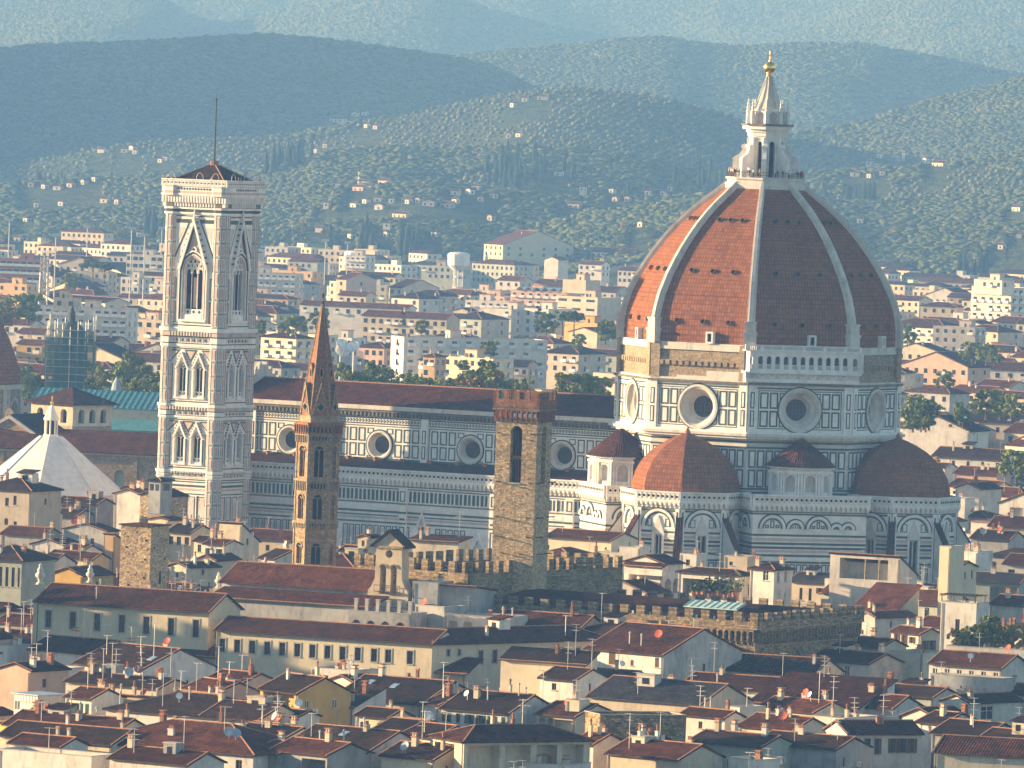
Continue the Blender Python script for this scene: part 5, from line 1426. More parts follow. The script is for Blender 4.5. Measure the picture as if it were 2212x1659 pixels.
mb = MB(); mb.loft([[(-14.8,-1.2,27.2),(1.2,-1.2,27.2),(1.2,14.8,27.2),(-14.8,14.8,27.2)],[(-14.8,-1.2,27.5),(1.2,-1.2,27.5),(1.2,14.8,27.5),(-14.8,14.8,27.5)],[(-7.0,6.6,31.2),(-6.6,6.6,31.2),(-6.6,7.0,31.2),(-7.0,7.0,31.2)]], 0); mb.build('hipped_roof', [M_ROOF], t)
# brick dome cut by the left edge
dc = at(-75, 832, 2055)
t = thing('chapel_dome', 'brick dome on a stone drum with tall arched window, cut by the left edge', 'dome', (dc.x, dc.y, 0), -rad(15))
mb = MB(); mb.loft([[(r*math.cos(a), r*math.sin(a), z) for a in A8] for r, z in ((13.6,29.3),(13.2,32.5),(12.2,36),(10.6,40),(8.4,44.3),(5.2,48.2),(2.0,50.4))], 0); mb.build('dome', [mat_dometile('chapel_dome_tiles', (0.27, 0.10, 0.06))], t)
mb = MB(); mb.prism(octa(14.2), 28.3, 29.4, 1); 
for k in range(8):
    f, hw = face_fr(13.4, k); h = arch(0, 15.5, 4.0, 23.5, 0, 8)
    mb.wall(f, [(-hw,0),(hw,0),(hw,28.4),(-hw,28.4)], [h], 0.7, 0, 1); mb.poly(f, h, -0.68, 2); mb.arc(f, 0, 23.5, 2.1, 2.9, -0.05, 0.5, 1, n=12)
    for s in (-1, 1): mb.rect(f, s*(hw-0.6)-0.5, 0, s*(hw-0.6)+0.5, 28.4, -0.2, 0.6, 1); mb.rect(f, s*2.4-0.3, 15, s*2.4+0.3, 23.5, -0.05, 0.4, 1)
    for q in range(-3, 4): mb.rect(f, q*0.55-0.05, 15.5, q*0.55+0.05, 25, -0.66, -0.5, 3)
    for q in range(8): mb.rect(f, -2, 16+q*1.1, 2, 16.08+q*1.1, -0.66, -0.5, 3)
mb.build('drum', [M_STONEL, M_SILL, M_GLASS, M_PIPE], t)
# scaffolded dome
dc = at(150, 850, 2300)
t = thing('scaffolded_dome', 'small dark dome wrapped in scaffolding and green netting behind the loggia tower', 'dome', (dc.x, dc.y, 0))
mb = MB(); mb.lathe([(4.6,0),(4.6,31),(4.3,33.5),(3.5,36),(2.2,37.6),(1.0,38.4),(0.9,40.5),(0.2,42.5),(0.05,44)], n=12); mb.build('dome', [mat_flat('dark_lead', (0.055, 0.07, 0.065))], t)
mb = MB()
for i in range(-3, 4):
    for y in (-6.3, 6.3):
        mb.tube((i*2.1,y,0),(i*2.1,y,36+RNG.uniform(0,4)),0.09,n=4); mb.tube((y,i*2.1,0),(y,i*2.1,36+RNG.uniform(0,4)),0.09,n=4)
for z in range(18, 38, 2):
    for y in (-6.3, 6.3): mb.tube((-6.5,y,z),(6.5,y,z),0.09,n=4); mb.tube((y,-6.5,z),(y,6.5,z),0.09,n=4); mb.box(-6.4, y-0.5, z-0.1, 6.4, y+0.3, z)
mb.build('scaffolding', [M_METAL], t)
nm, nt_, pp = new_mat('green_netting'); pp.inputs['Base Color'].default_value = (0.035, 0.12, 0.10, 1); pp.inputs['Alpha'].default_value = 0.55; pp.inputs['Roughness'].default_value = 0.9
for (x0, z0, z1) in ((-6.6,18,34),(0.3,20,36)):
    mb = MB(); mb.box(x0, -6.75, z0, x0+6.2, -6.7, z1); mb.build('netting', [nm], t)
mb = MB(); mb.box(6.7, -6.2, 18, 6.75, 6.2, 33); mb.box(-6.75, -6.2, 18, -6.7, 6.2, 33); mb.build('netting', [nm], t)
# iron market hall with green roofs
t = corner_thing('market_hall', 'long market hall with two tiers of blue-green metal roof left of the bell tower', 'market hall', 370, 801.9+480*.275, 20.5, 12)
mb = MB(); mb.box(-36, 0, 0, 0, 30, 20.3); mb.box(-35, 3, 20.3, 0, 27, 25.5); mb.build('hall_wall', [M_GREENISH], t)
mb = MB()
for (y0, y1, z0, z1) in ((-0.6,4,20.3,23.4),(3.0,12,25.3,29.2)): mb.hexa([(-36.5,y0,z0),(0.6,y0,z0),(0.6,y1,z1),(-36.5,y1,z1),(-36.5,y0,z0+0.3),(0.6,y0,z0+0.3),(0.6,y1,z1+0.3),(-36.5,y1,z1+0.3)])
for i in range(26): mb.hexa([(-36.5+i*1.45,3,25.6),(-36.4+i*1.45,3,25.6),(-36.4+i*1.45,12,29.5),(-36.5+i*1.45,12,29.5),(-36.5+i*1.45,3,25.75),(-36.4+i*1.45,3,25.75),(-36.4+i*1.45,12,29.65),(-36.5+i*1.45,12,29.65)])
mb.build('metal_roof', [mat_flat('teal_sheet_roof', (0.10, 0.26, 0.27), 0.6)], t)
p = at(248, 935, 2080)
t = thing('lantern_turret', 'little white columned turret beside the green market roof', 'turret', (p.x, p.y, 0))
mb = MB(); mb.box(-3.2,-3,0,3.2,3,19.5,0); mb.prism(octa(2.0),19.5,25.5,1)
for a in A8: mb.tube((2.3*math.cos(a),2.3*math.sin(a),19.5),(2.3*math.cos(a),2.3*math.sin(a),25.5),0.3,n=6,mi=0)
mb.prism(octa(3.0),25.5,26.3,0); mb.build('turret_body', [M_SILL, M_DARK], t)
mb = MB(); mb.lathe([(2.9,26.3),(1.6,27.4),(1.2,28.2),(0.9,29.6),(0.1,31.2)], n=8); mb.build('cap', [M_LEAD], t)
# long stone nave with arched windows
t = corner_thing('church_nave', 'long stone church side with red roof and arched windows behind the white octagonal roof', 'church', 352, 801.9+660*.275, 24.0, 14)
hs = [arch(-40+i*7.6, 13.5, 2.2, 19.3, 0, 7) for i in range(6)]
mb = MB(); mb.wall(SF(), [(-46,0),(0,0),(0,24),(-46,24)], hs, 0.7, 0, 0); mb.rect(SF(), -46, 23.4, 0, 23.9, -0.1, 0.3, 1); mb.wall(EF(), [(0,0),(18,0),(18,24),(9,28),(0,24)], [], 0, 0)
for x in (-36,-21,-6): mb.rect(SF(), x-0.4, 0, x+0.4, 23.4, -0.1, 0.35, 0)
w_ = mb.build('nave_wall', [M_STONEL, M_SILL], t)
for h in hs: mb = MB(); mb.poly(SF(), h, -0.68); mb.build('arched_window', [M_GREENISH], w_)
mb = MB(); mb.hexa([(-46.5,-0.8,23.8),(0.5,-0.8,23.8),(0.5,9,28),(-46.5,9,28),(-46.5,-0.8,24.1),(0.5,-0.8,24.1),(0.5,9,28.3),(-46.5,9,28.3)]); mb.hexa([(-46.5,18.8,23.8),(-46.5,9,28),(0.5,9,28),(0.5,18.8,23.8),(-46.5,18.8,24.1),(-46.5,9,28.3),(0.5,9,28.3),(0.5,18.8,24.1)]); mb.build('roof', [M_ROOF], t)
# gabled front with a shield and sign letters
p = at(20, 801.9+560*.275, 1830)
t = thing('gabled_church_front', 'ochre gabled stone front with a dark shield and white letters ART on it', 'church front', (p.x, p.y, 0), -rad(22))
f = SF()
mb = MB(); mb.wall(f, [(-9,0),(9,0),(9,25.0),(0,30.2),(-9,25.0)], [], 0, 0); mb.box(-8.9,0.05,0,8.9,16,24.8,0)
for s in (-1, 1):
    pts = [(s*9.6,24.6),(s*9.6,25.3),(0,30.9),(0,30.1)]; mb.slab(f, pts if s > 0 else pts[::-1], -0.2, 0.6, 1)
mb.rect(f, -9, 20.6, 9, 21.0, -0.1, 0.4, 1)
w_ = mb.build('gable_wall', [M_STONEL, M_SILL], t)
mb = MB(); mb.hexa([(-9.4,0.3,25.1),(0,0.3,30.7),(0,16,30.7),(-9.4,16,25.1),(-9.4,0.3,25.4),(0,0.3,31),(0,16,31),(-9.4,16,25.4)]); mb.hexa([(0,0.3,30.7),(9.4,0.3,25.1),(9.4,16,25.1),(0,16,30.7),(0,0.3,31),(9.4,0.3,25.4),(9.4,16,25.4),(0,16,31)]); mb.build('roof', [M_ROOFD], t)
mb = MB(); mb.slab(f, [(2.1,25.4),(2.9,25.4),(2.9,26.6),(2.2,27.2),(1.2,27.2),(0.5,26.6),(0.5,25.4),(1.3,25.4)][::1] if False else [(1.7,24.9),(2.7,25.9),(2.7,27.1),(0.7,27.1),(0.7,25.9)], 0, 0.25, 0); mb.arc(f, 1.7, 26.1, 1.35, 1.7, 0, 0.2, 1, 0, 2*PI, 16); mb.build('shield', [M_DARK, M_STONEL], w_)
mb = MB(); mb.arc(f, 0.9, 22.6, 0, 1.7, 0, 0.12, 0, 0, PI, 12); mb.build('round_sign', [M_TERRA], w_)
fc = bpy.data.curves.new('sign_letters', 'FONT'); fc.body = 'ART'; fc.size = 2.6; fc.extrude = 0.08; fc.offset = 0.06
fo = bpy.data.objects.new('sign_letters', fc)
tm = bpy.data.meshes.new_from_object(fo); tm.materials.clear(); tm.materials.append(M_ACW); bpy.data.objects.remove(fo)
o_ = link('sign_letters', tm, w_, (-1.6, -0.35, 21.2)); o_.rotation_euler = (PI/2, 0, 0)
p = at(17, 935, 1832)
t = thing('belfry_niche', 'tiny open bell arch on the ridge of the gabled ochre front', 'bell arch', (p.x, p.y, 28.5), -rad(22))
mb = MB(); mb.wall(SF(), [(-0.8,0),(0.8,0),(0.8,3),(0,3.8),(-0.8,3)], [arch(0,0.6,0.8,2.0,0,5)], 0.8); mb.wall((Vector((0,0.8,0)),Vector((-1,0,0)),Vector((0,1,0))), [(-0.8,0),(0.8,0),(0.8,3),(0,3.8),(-0.8,3)], [arch(0,0.6,0.8,2.0,0,5)], 0); mb.build('arch', [M_STONEL], t)

# stone tower stump
t = corner_thing('stone_tower_stump', 'rough square stone tower with a thin tiled lid rising among the houses left of centre', 'tower', 327, 801.9+1222*.275, 28.0, 26)
for f, u0, u1, nm in ((SF(), -5.9, 0, 'front'), (EF(), 0, 6.4, 'side')):
    mb = MB(); mb.wall(f, [(u0,0),(u1,0),(u1,28),(u0,28)], [], 0, 0)
    for q in range(70):
        u = RNG.uniform(u0+0.2, u1-0.2); z = RNG.uniform(14, 27.8); mb.rect(f, u-0.16, z-0.1, u+0.16, z+0.1, -0.05, RNG.uniform(0.03, 0.09), 0)
    for (a, z) in ((0.84,25.6),(0.2,24.3),(0.82,22.3),(0.8,19.2),(0.3,17.8)): mb.rect(f, u0+(u1-u0)*a-0.13, z-0.15, u0+(u1-u0)*a+0.13, z+0.15, -0.02, 0.1, 1)
    if nm == 'side': mb.rect(f, 3.4, 18.0, 3.9, 20.2, -0.05, 0.1, 1)
    mb.build('tower_wall', [M_ROUGH, M_DARK], t)
mb = MB(); mb.box(-6.2, -0.3, 28, 0.3, 6.7, 28.25); mb.build('tiled_lid', [M_ROOF], t)

# bell gable with three bells
t = corner_thing('bell_gable', 'sandstone bell wall with two arched bell openings, a shaped third above and small gabled roof', 'bell gable', 553+1165*.275, 1202.8-0, 31.25, 24)
f = SF(); GW_ = 5.3; T_ = 2.6; c = -GW_/2
zt = 35.6
def gshape(c):
    L = [(0.5*GW_+0.4,16),(0.5*GW_+0.4,24.6),(0.5*GW_+0.3,25.6),(0.5*GW_-0.25,26.6),(0.5*GW_-0.25,29.0)]
    return L
out = [(c-GW_/2-0.55,14),(c+GW_/2+0.55,14),(c+GW_/2+0.55,23.6),(c+GW_/2+0.9,24.6),(c+GW_/2+0.75,25.8),(c+GW_/2+0.2,26.4),(c+GW_/2-0.3,27.6),(c+GW_/2-0.45,32.6),(c-GW_/2+0.45,32.6),(c-GW_/2+0.3,27.6),(c-GW_/2-0.2,26.4),(c-GW_/2-0.75,25.8),(c-GW_/2-0.9,24.6),(c-GW_/2-0.55,23.6)]
hs = [arch(c+s*0.92, 25.2, 1.05, 29.3, 0, 7) for s in (-1, 1)]
hs.append([(c-0.55,31.0),(c+0.55,31.0),(c+0.62,31.6),(c+0.4,32.0),(c+0.45,32.3),(c-0.45,32.3),(c-0.4,32.0),(c-0.62,31.6)] if False else circ(c, 31.55, 0.62, 14))
mb = MB(); mb.wall(f, out, hs, T_, 0, 0); mb.wall((Vector((0,T_,0)), Vector((-1,0,0)), Vector((0,1,0))), [(-x,z) for x,z in out][::-1], [[(-x,z) for x,z in h] for h in hs], 0, 0)
k = len(out); mb.add([(x,0,z) for x,z in out]+[(x,T_,z) for x,z in out], [(i,i+k,(i+1)%k+k,(i+1)%k)[::-1] for i in range(k)], 0)
for s in (-1, 1): mb.arc(f, c+s*0.92, 29.3, 0.54, 0.72, -0.05, 0.15, 1, n=10)
mb.rect(f, c-GW_/2+0.2, 32.4, c+GW_/2-0.2, 32.8, -T_-0.2, 0.25, 1)
mb.poly(f, [(c-GW_/2+0.1,32.8),(c+GW_/2-0.1,32.8),(c,34.9)], 0.0, 0)
w_ = mb.build('gable_wall', [mat_plaster('sandstone_stucco', (0.52, 0.42, 0.28), 0.2), M_STONEL], t)
mb = MB()
for s in (-1, 1): mb.hexa([(c+s*(GW_/2+0.5),-0.5,32.5),(c+s*(GW_/2+0.5),T_+0.5,32.5),(c,T_+0.5,35.1),(c,-0.5,35.1),(c+s*(GW_/2+0.5),-0.5,32.8),(c+s*(GW_/2+0.5),T_+0.5,32.8),(c,T_+0.5,35.4),(c,-0.5,35.4)])
mb.build('gabled_roof', [M_ROOFD], w_)
for x, z, s in ((c-0.92,27.0,1.0),(c+0.92,27.0,1.0),(c,31.1,0.75)):
    mb = MB(); mb.lathe([(0.5*s,z),(0.42*s,z+0.25*s),(0.3*s,z+0.7*s),(0.22*s,z+1.0*s),(0.05,z+1.1*s)], x, T_/2, 12); mb.tube((x-0.5,T_/2,z+1.15*s),(x+0.5,T_/2,z+1.15*s),0.07); mb.build('bell', [M_BRONZE], w_)
mb = MB(); mb.tube((c-2.3,-0.4,26.6),(c+2.3,-0.4,26.6),0.05); mb.box(c-2.2,-0.8,25.6,c+2.2,-0.05,25.66)
for x in (-2.2,-1.1,0,1.1,2.2): mb.tube((c+x,-0.4,25.6),(c+x,-0.4,26.6),0.03)
mb.build('walkway_rail', [M_PIPE], w_)
# ================================================================ houses of the old town
OX = {'a1':(0,801.9),'a2':(553,801.9),'a3':(1106,801.9),'a4':(1603.7,801.9),'b1':(0,1202.8),'b2':(553,1202.8),'b3':(1106,1202.8),'b4':(1603.7,1202.8),'u':(0,0)}
def U(t, x, y):
    o = OX[t]; k = 1.0 if t == 'u' else 0.275
    return o[0]+x*k, o[1]+y*k
FOOT = []                       # footprints already taken
RECS = []                       # records for the label pass
LIB = {}
def lib(key, fn):
    if key not in LIB: LIB[key] = fn()
    return LIB[key]
def m_window(w_, h_, style):
    def mk():
        mb = MB(); y = 0.16      # local: x across, z up from sill, -y is outside ; sits in a recess
        mb.add([(-w_/2,y,0),(w_/2,y,0),(w_/2,y,h_),(-w_/2,y,h_)], [(0,1,2,3)], 0)
        t = 0.07
        for x0, x1, z0, z1 in ((-w_/2,w_/2,0,t),(-w_/2,w_/2,h_-t,h_),(-w_/2,-w_/2+t,t,h_-t),(w_/2-t,w_/2,t,h_-t),(-t*0.6,t*0.6,t,h_-t)):
            mb.box(x0, y-0.06, z0, x1, y-0.005, z1, 1)
        if h_ > 1.3: mb.box(-w_/2+t, y-0.05, h_*0.62, w_/2-t, y-0.008, h_*0.62+0.05, 1)
        mb.box(-w_/2-0.12, -0.14, -0.14, w_/2+0.12, 0.12, -0.02, 2)
        if style in ('stone', 'door'):
            for x0, x1, z0, z1 in ((-w_/2-0.18,-w_/2,0,h_),(w_/2,w_/2+0.18,0,h_),(-w_/2-0.18,w_/2+0.18,h_,h_+0.2)): mb.box(x0, -0.07, z0, x1, 0.05, z1, 2)
        fm = {'white': M_ACW, 'plain': M_WOOD, 'stone': M_WOOD, 'door': M_WOOD}.get(style, M_ACW)
        return mesh_from('window', mb.v, mb.f, mb.m, [M_GLASS, fm, M_SILL])
    return lib(('win', round(w_,2), round(h_,2), style), mk)
def m_shutter(w_, h_, mat):
    def mk():
        mb = MB(); mb.box(0, -0.07, 0, w_/2, -0.02, h_)
        for i in range(int(h_/0.22)): mb.box(0.05, -0.09, 0.06+i*0.22, w_/2-0.05, -0.07, 0.2+i*0.22)
        return mesh_from('shutter', mb.v, mb.f, mb.m, mat)
    return lib(('sh', round(w_,2), round(h_,2), mat.name), mk)
def m_chimney(i):
    def mk():
        mb = MB(); s = (0.4,0.5,0.65,0.45)[i % 4]; h = (1.0,0.8,1.2,1.5)[i % 4]; l = s*(1.0,1.7,1.2,1.0)[i % 4]
        mb.box(-l/2,-s/2,-1.2,l/2,s/2,h,0)
        if i % 4 == 0:
            for x in (-1, 1):
                for y in (-1, 1): mb.box(x*(l/2-0.08)-0.07,y*(s/2-0.08)-0.07,h,x*(l/2-0.08)+0.07,y*(s/2-0.08)+0.07,h+0.35,0)
            mb.loft([[(-l/2-.1,-s/2-.1,h+.35),(l/2+.1,-s/2-.1,h+.35),(l/2+.1,s/2+.1,h+.35),(-l/2-.1,s/2+.1,h+.35)],[(-l/2-.1,-0.02,h+.62),(l/2+.1,-0.02,h+.62),(l/2+.1,0.02,h+.62),(-l/2-.1,0.02,h+.62)]], 1)
        elif i % 4 == 1:
            mb.box(-l/2-.08,-s/2-.08,h,l/2+.08,s/2+.08,h+.12,0)
            for q in (-.3, 0, .3): mb.lathe([(0.13,h+.12),(0.1,h+.55),(0.14,h+.6)], q*l, 0, 7, 1)
        elif i % 4 == 2:
            mb.box(-l/2-.1,-s/2-.1,h,l/2+.1,s/2+.1,h+.15,1)
            for q in (-.25, .25): mb.box(q*l-.1,-s/2+.05,h+.15,q*l+.1,s/2-.05,h+.5,0)
            mb.box(-l/2-.1,-s/2-.1,h+.5,l/2+.1,s/2+.1,h+.62,1)
        else:
            mb.box(-l/2-.06,-s/2-.06,h,l/2+.06,s/2+.06,h+.1,0); mb.lathe([(0.14,h+.1),(0.14,h+.7),(0.26,h+.75),(0.02,h+1.0)], 0, 0, 8, 1)
        return mesh_from('chimney', mb.v, mb.f, mb.m, [(M_CREAM, M_WHITE, M_CREAM, M_BRICK)[i // 4 % 4], M_TERRA])
    return lib(('ch', i % 16), mk)
def m_pipe():
    def mk():
        mb = MB(); mb.tube((0,0,-0.5),(0,0,1.6),0.11,n=7); mb.lathe([(0.2,1.6),(0.22,1.7),(0.02,1.95)], n=8); return mesh_from('flue_pipe', mb.v, mb.f, mb.m, M_METAL)
    return lib('pipe', mk)
def m_antenna(i):
    def mk():
        r = random.Random(i); mb = MB(); h = r.uniform(2.6, 5.2); mb.tube((0,0,-0.6),(0,0,h),0.05,n=5)
        for q in range(r.randint(1, 3)):
            z = h-0.1-q*r.uniform(0.5,0.9); a = r.uniform(0, 3); L = r.uniform(0.9, 1.7); c, s = math.cos(a), math.sin(a)
            mb.tube((-c*L*0.4,-s*L*0.4,z),(c*L*0.6,s*L*0.6,z),0.035,n=4)
            for e in range(7):
                t = -0.4+e/6.0; w_ = 0.28+0.16*(e % 3); mb.tube((c*L*t+s*w_,s*L*t-c*w_,z),(c*L*t-s*w_,s*L*t+c*w_,z),0.022,n=4)
        return mesh_from('tv_antenna', mb.v, mb.f, mb.m, M_METAL)
    return lib(('an', i % 9), mk)
def m_dish(i):
    def mk():
        mb = MB(); mb.tube((0,0,-0.5),(0,0,0.75),0.04,n=5)
        # dish facing -y and up
        R_ = Matrix.Rotation(rad(62), 3, 'X'); b = len(mb.v)
        rr = 0.48+0.1*(i % 3)
        mb.loft([[tuple(R_ @ Vector((r*math.cos(2*PI*k/14), r*math.sin(2*PI*k/14), z))+Vector((0,-0.12,0.9))) for k in range(14)] for r, z in ((0.03,0.0),(rr*0.5,0.03),(rr,0.13),(rr,0.15),(rr*0.5,0.06),(0.03,0.03))], 0, cap0=False, cap1=False)
        p = R_ @ Vector((0,0,0.5))+Vector((0,-0.12,0.9)); q = R_ @ Vector((0,-rr,0.13))+Vector((0,-0.12,0.9)); mb.tube(q, p, 0.02, n=4)
        return mesh_from('satellite_dish', mb.v, mb.f, mb.m, (M_DISHW, M_DISHW, M_DISHR, M_DISHW, M_DISHR, M_LEAD)[i % 6])
    return lib(('di', i % 6), mk)
def m_ac():
    def mk():
        mb = MB(); mb.box(-0.42,-0.36,0,0.42,-0.02,0.62,0); o = Vector((0,-0.36,0.31))
        mb.slab((o,Vector((1,0,0)),Vector((0,-1,0))), circ(-0.08,0,0.25,12), 0, 0.015, 1)
        return mesh_from('air_conditioner', mb.v, mb.f, mb.m, [M_ACW, M_SHGREY])
    return lib('ac', mk)
def skylight():
    def mk():
        mb = MB(); mb.box(-0.5,-0.7,0.0,0.5,0.7,0.12,0); mb.box(-0.42,-0.62,0.12,0.42,0.62,0.14,1); return mesh_from('skylight', mb.v, mb.f, mb.m, [M_LEAD, mat_flat('sky_glass', (0.25,0.36,0.45), 0.1)])
    return lib('sky', mk)
def m_pot(i):
    def mk():
        r = random.Random(i+7); mb = MB(); mb.lathe([(0.2,0),(0.3,0.45),(0.3,0.5),(0.12,0.5),(0.10,1.1),(0.0,1.12)], n=8, mi=0)
        for q in range(70):
            c = Vector((r.gauss(0,.32), r.gauss(0,.32), 0.55+abs(r.gauss(0.35,.35)))); a = Vector((r.gauss(0,1),r.gauss(0,1),r.gauss(0,1))).normalized(); b = a.cross(Vector((r.gauss(0,1),r.gauss(0,1),1))).normalized(); s = r.uniform(.07,.17)
            mb.add([c-a*s-b*s*.6,c+a*s-b*s*.6,c+a*s+b*s*.6,c-a*s+b*s*.6], [(0,1,2,3)], 1+(q % 2))
        return mesh_from('potted_plant', mb.v, mb.f, mb.m, [M_TERRA, ML_MID, leaf2])
    return lib(('pot', i % 4), mk)
leaf2 = mat_leaf('garden_leaves', (0.12, 0.17, 0.05))
SHM = {'g': M_SHGREEN, 'b': M_SHBROWN, 'l': M_SHGREY}

def slab_roof(mb, c, th, mi=0):        # c: 4 corners of the underside (eave a, eave b, ridge b, ridge a)
    d = Vector((0,0,th))
    mb.hexa([tuple(p) for p in c]+[tuple(Vector(p)+d) for p in c], mi)
def rowcount(n, L): return [(i+0.5)*L/n-L/2 for i in range(n)]

def house(t, cx, cy, wl, wr, zE, th=28, roof='gs', col='W', **k):
    px, py = U(t, cx, cy)
    if t in ('b3', 'b4', 'b1', 'b2') and 18 <= th <= 34 and py > 1290 and zE < 20.4 and 'd' not in k and 'name' not in k: th += 9
    if 'd' in k: dd = k.pop('d'); zE = at(px, py, dd).z
    elif py > 1290 and zE < 20.4 and 'name' not in k: zE = 17.6+0.3*(zE-17)
    p = atz(px, py, zE)
    sc = (1.0 if t == 'u' else 0.275)*p.y/FPX
    W = k.pop('W', None) or max(2.2, wl*sc/math.cos(rad(th)))
    D = k.pop('D', None) or max(4.5, min(34, wr*sc/math.sin(rad(th))))
    return house_at(p.x, p.y, W, D, zE, th, roof, col, px=px, py=py, **k)
def house_at(X, Y, W, D, zE, th, roof, col, px=None, py=None, label=None, cat='house', pitch=None, win=None, ewin=None, ws='plain', wz=None, shut=None,
             tile=None, chim=None, ant=0, dish=0, ac=0, sky=0, pots=0, ecol=None, name='town_house', ov=0.45, group='old town houses', z0=0.0, holes=None, eholes=None, hdeep=2.2, look='', zone=None, pipes=0, ridge=True, drain=True, strip=None, **_):
    RNG.seed(int(X*10)*7919+int(Y*10)*31+int(zE*10))
    pitch = pitch if pitch is not None else RNG.uniform(0.27, 0.36)
    T = thing(name, label, cat, (X, Y, z0), -rad(th), group)
    FOOT.append((X, Y, rad(th), W, D))
    zE = zE-z0
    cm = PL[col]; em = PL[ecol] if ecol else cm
    tm = {None: RNG.choice([M_ROOF, M_ROOF, M_ROOFD, M_ROOFR]), 'd': M_ROOFD, 'r': M_ROOFR, 'm': M_ROOF, 's': M_SLATE}[tile]
    S = [(-W,0),(0,0),(0,zE),(-W,zE)]; E_ = [(0,0),(D,0),(D,zE),(0,zE)]; Wt = [(-D,0),(0,0),(0,zE),(-D,zE)]; Nn = [(0,0),(W,0),(W,zE),(0,zE)]
    if roof == 'gs': hR = D/2*pitch; E_ = E_[:3]+[(D/2,zE+hR)]+E_[3:]; Wt = Wt[:3]+[(-D/2,zE+hR)]+Wt[3:]
    elif roof == 'ge': hR = W/2*pitch; S = S[:3]+[(-W/2,zE+hR)]+S[3:]; Nn = Nn[:3]+[(W/2,zE+hR)]+Nn[3:]
    elif roof == 'h': hR = min(W,D)/2*pitch
    elif roof == 'dn': hR = 0; b = zE-D*pitch; E_[2] = (D,b); Wt[3] = (-D,b); Nn[2] = (W,b); Nn[3] = (0,b)
    elif roof == 'ds': hR = D*pitch; b = zE+hR; E_[2] = (D,b); Wt[3] = (-D,b); Nn[2] = (W,b); Nn[3] = (0,b)
    elif roof == 'dw': hR = 0; b = zE-W*pitch; S[3] = (-W,b); Nn[2] = (W,b); Wt = [(-D,0),(0,0),(0,b),(-D,b)]
    elif roof == 'de': hR = W*pitch; b = zE+hR; S[3] = (-W,b); Nn[2] = (W,b); Wt = [(-D,0),(0,0),(0,b),(-D,b)]
    else: hR = 0
    # openings
    wins = []
    def grid(spec, u0, u1, fid):
        if not spec: return []
        if isinstance(spec[0], (list, tuple)): lst = spec      # (u fraction, drop below eave of the head, w, h)
        else:
            n, rows = spec[0], spec[1]; ww = spec[2] if len(spec) > 2 else 0.95; hh = spec[3] if len(spec) > 3 else 1.55; top = spec[4] if len(spec) > 4 else 0.75; fl = spec[5] if len(spec) > 5 else 3.5
            lst = [((i+0.5)/n, top+r*fl, ww, hh) for r in range(rows) for i in range(n) if not (len(spec) < 7 and RNG.random() < 0.12)]
        out = []
        for (q, dz, ww, hh) in lst:
            u = u0+(u1-u0)*q; z = zE-dz-hh
            if z < 0.3 or u-ww/2 < u0+0.15 or u+ww/2 > u1-0.15: continue
            out.append([(u-ww/2,z),(u+ww/2,z),(u+ww/2,z+hh),(u-ww/2,z+hh)]); wins.append((fid, u, z, ww, hh))
        return out
    if ewin is None and name == 'town_house' and not eholes and D > 6 and roof != 'f' and RNG.random() < 0.75: ewin = [(RNG.uniform(0.2, 0.8), RNG.uniform(0.4, 1.6), RNG.uniform(0.5, 0.9), RNG.uniform(0.9, 1.5)) for q in range(RNG.choice([1, 1, 2]))] ; ewin = ewin[:1] if len(ewin) == 2 and abs(ewin[0][0]-ewin[1][0])*D < 1.6 else ewin
    hs = grid(win, -W, 0, 'S'); he = grid(ewin, 0, D, 'E')
    big = []
    for spec, u0, u1, fid in ((holes, -W, 0, 'S'), (eholes, 0, D, 'E')):
        for (q0, q1, d0, d1, ar) in spec or ():
            a, b = u0+(u1-u0)*q0, u0+(u1-u0)*q1
            h = arch((a+b)/2, zE-d1, b-a, zE-d0-(b-a)/2, 0, 6) if ar else [(a,zE-d1),(b,zE-d1),(b,zE-d0),(a,zE-d0)]
            big.append((fid, h)); (hs if fid == 'S' else he).append(h)
    mb = MB()
    mb.wall(SF(), S, hs, 0.18, 0, 0); mb.wall(EF(), E_, he, 0.18, 1, 1)
    mb.wall((Vector((-W,0,0)),Vector((0,-1,0)),Vector((-1,0,0))), Wt, [], 0, 0); mb.wall((Vector((0,D,0)),Vector((-1,0,0)),Vector((0,1,0))), Nn, [], 0, 0)
    # deep loggias
    for fid, h in big:
        f = SF() if fid == 'S' else EF()
        g = (f[0]-f[2]*0.18, f[1], f[2]); k = len(h); o, u, n = g; zz = Vector((0,0,1))
        mb.add([o+u*a+zz*b for a, b in h]+[o+u*a+zz*b-n*hdeep for a, b in h], [(i,(i+1)%k,(i+1)%k+k,i+k) for i in range(k)], 0); mb.poly(g, h, -hdeep, 0)
    if roof == 'f':
        t_ = 0.3
        mb.box(-W+t_,t_,zE-1.0,-t_,D-t_,zE-0.75,2)
        for x0,y0,x1,y1 in ((-W+0.002,0.002,-0.002,t_),(-W+0.002,D-t_,-0.002,D-0.002),(-W+0.002,t_,-W+t_,D-t_),(-t_,t_,-0.002,D-t_)): mb.box(x0,y0,zE-1.0,x1,y1,zE+0.0,0)
        mb.box(-W-0.06,-0.06,zE+0.001,0.06,t_+0.04,zE+0.08,3); mb.box(-W-0.06,D-t_-0.04,zE+0.001,0.06,D+0.06,zE+0.08,3); mb.box(-W-0.06,t_+0.04,zE+0.001,-W+t_+0.04,D-t_-0.04,zE+0.08,3); mb.box(-t_-0.04,t_+0.04,zE+0.001,0.06,D-t_-0.04,zE+0.08,3)
    wall_o = mb.build('wall', [cm, em, M_TERRA, M_SILL], T)
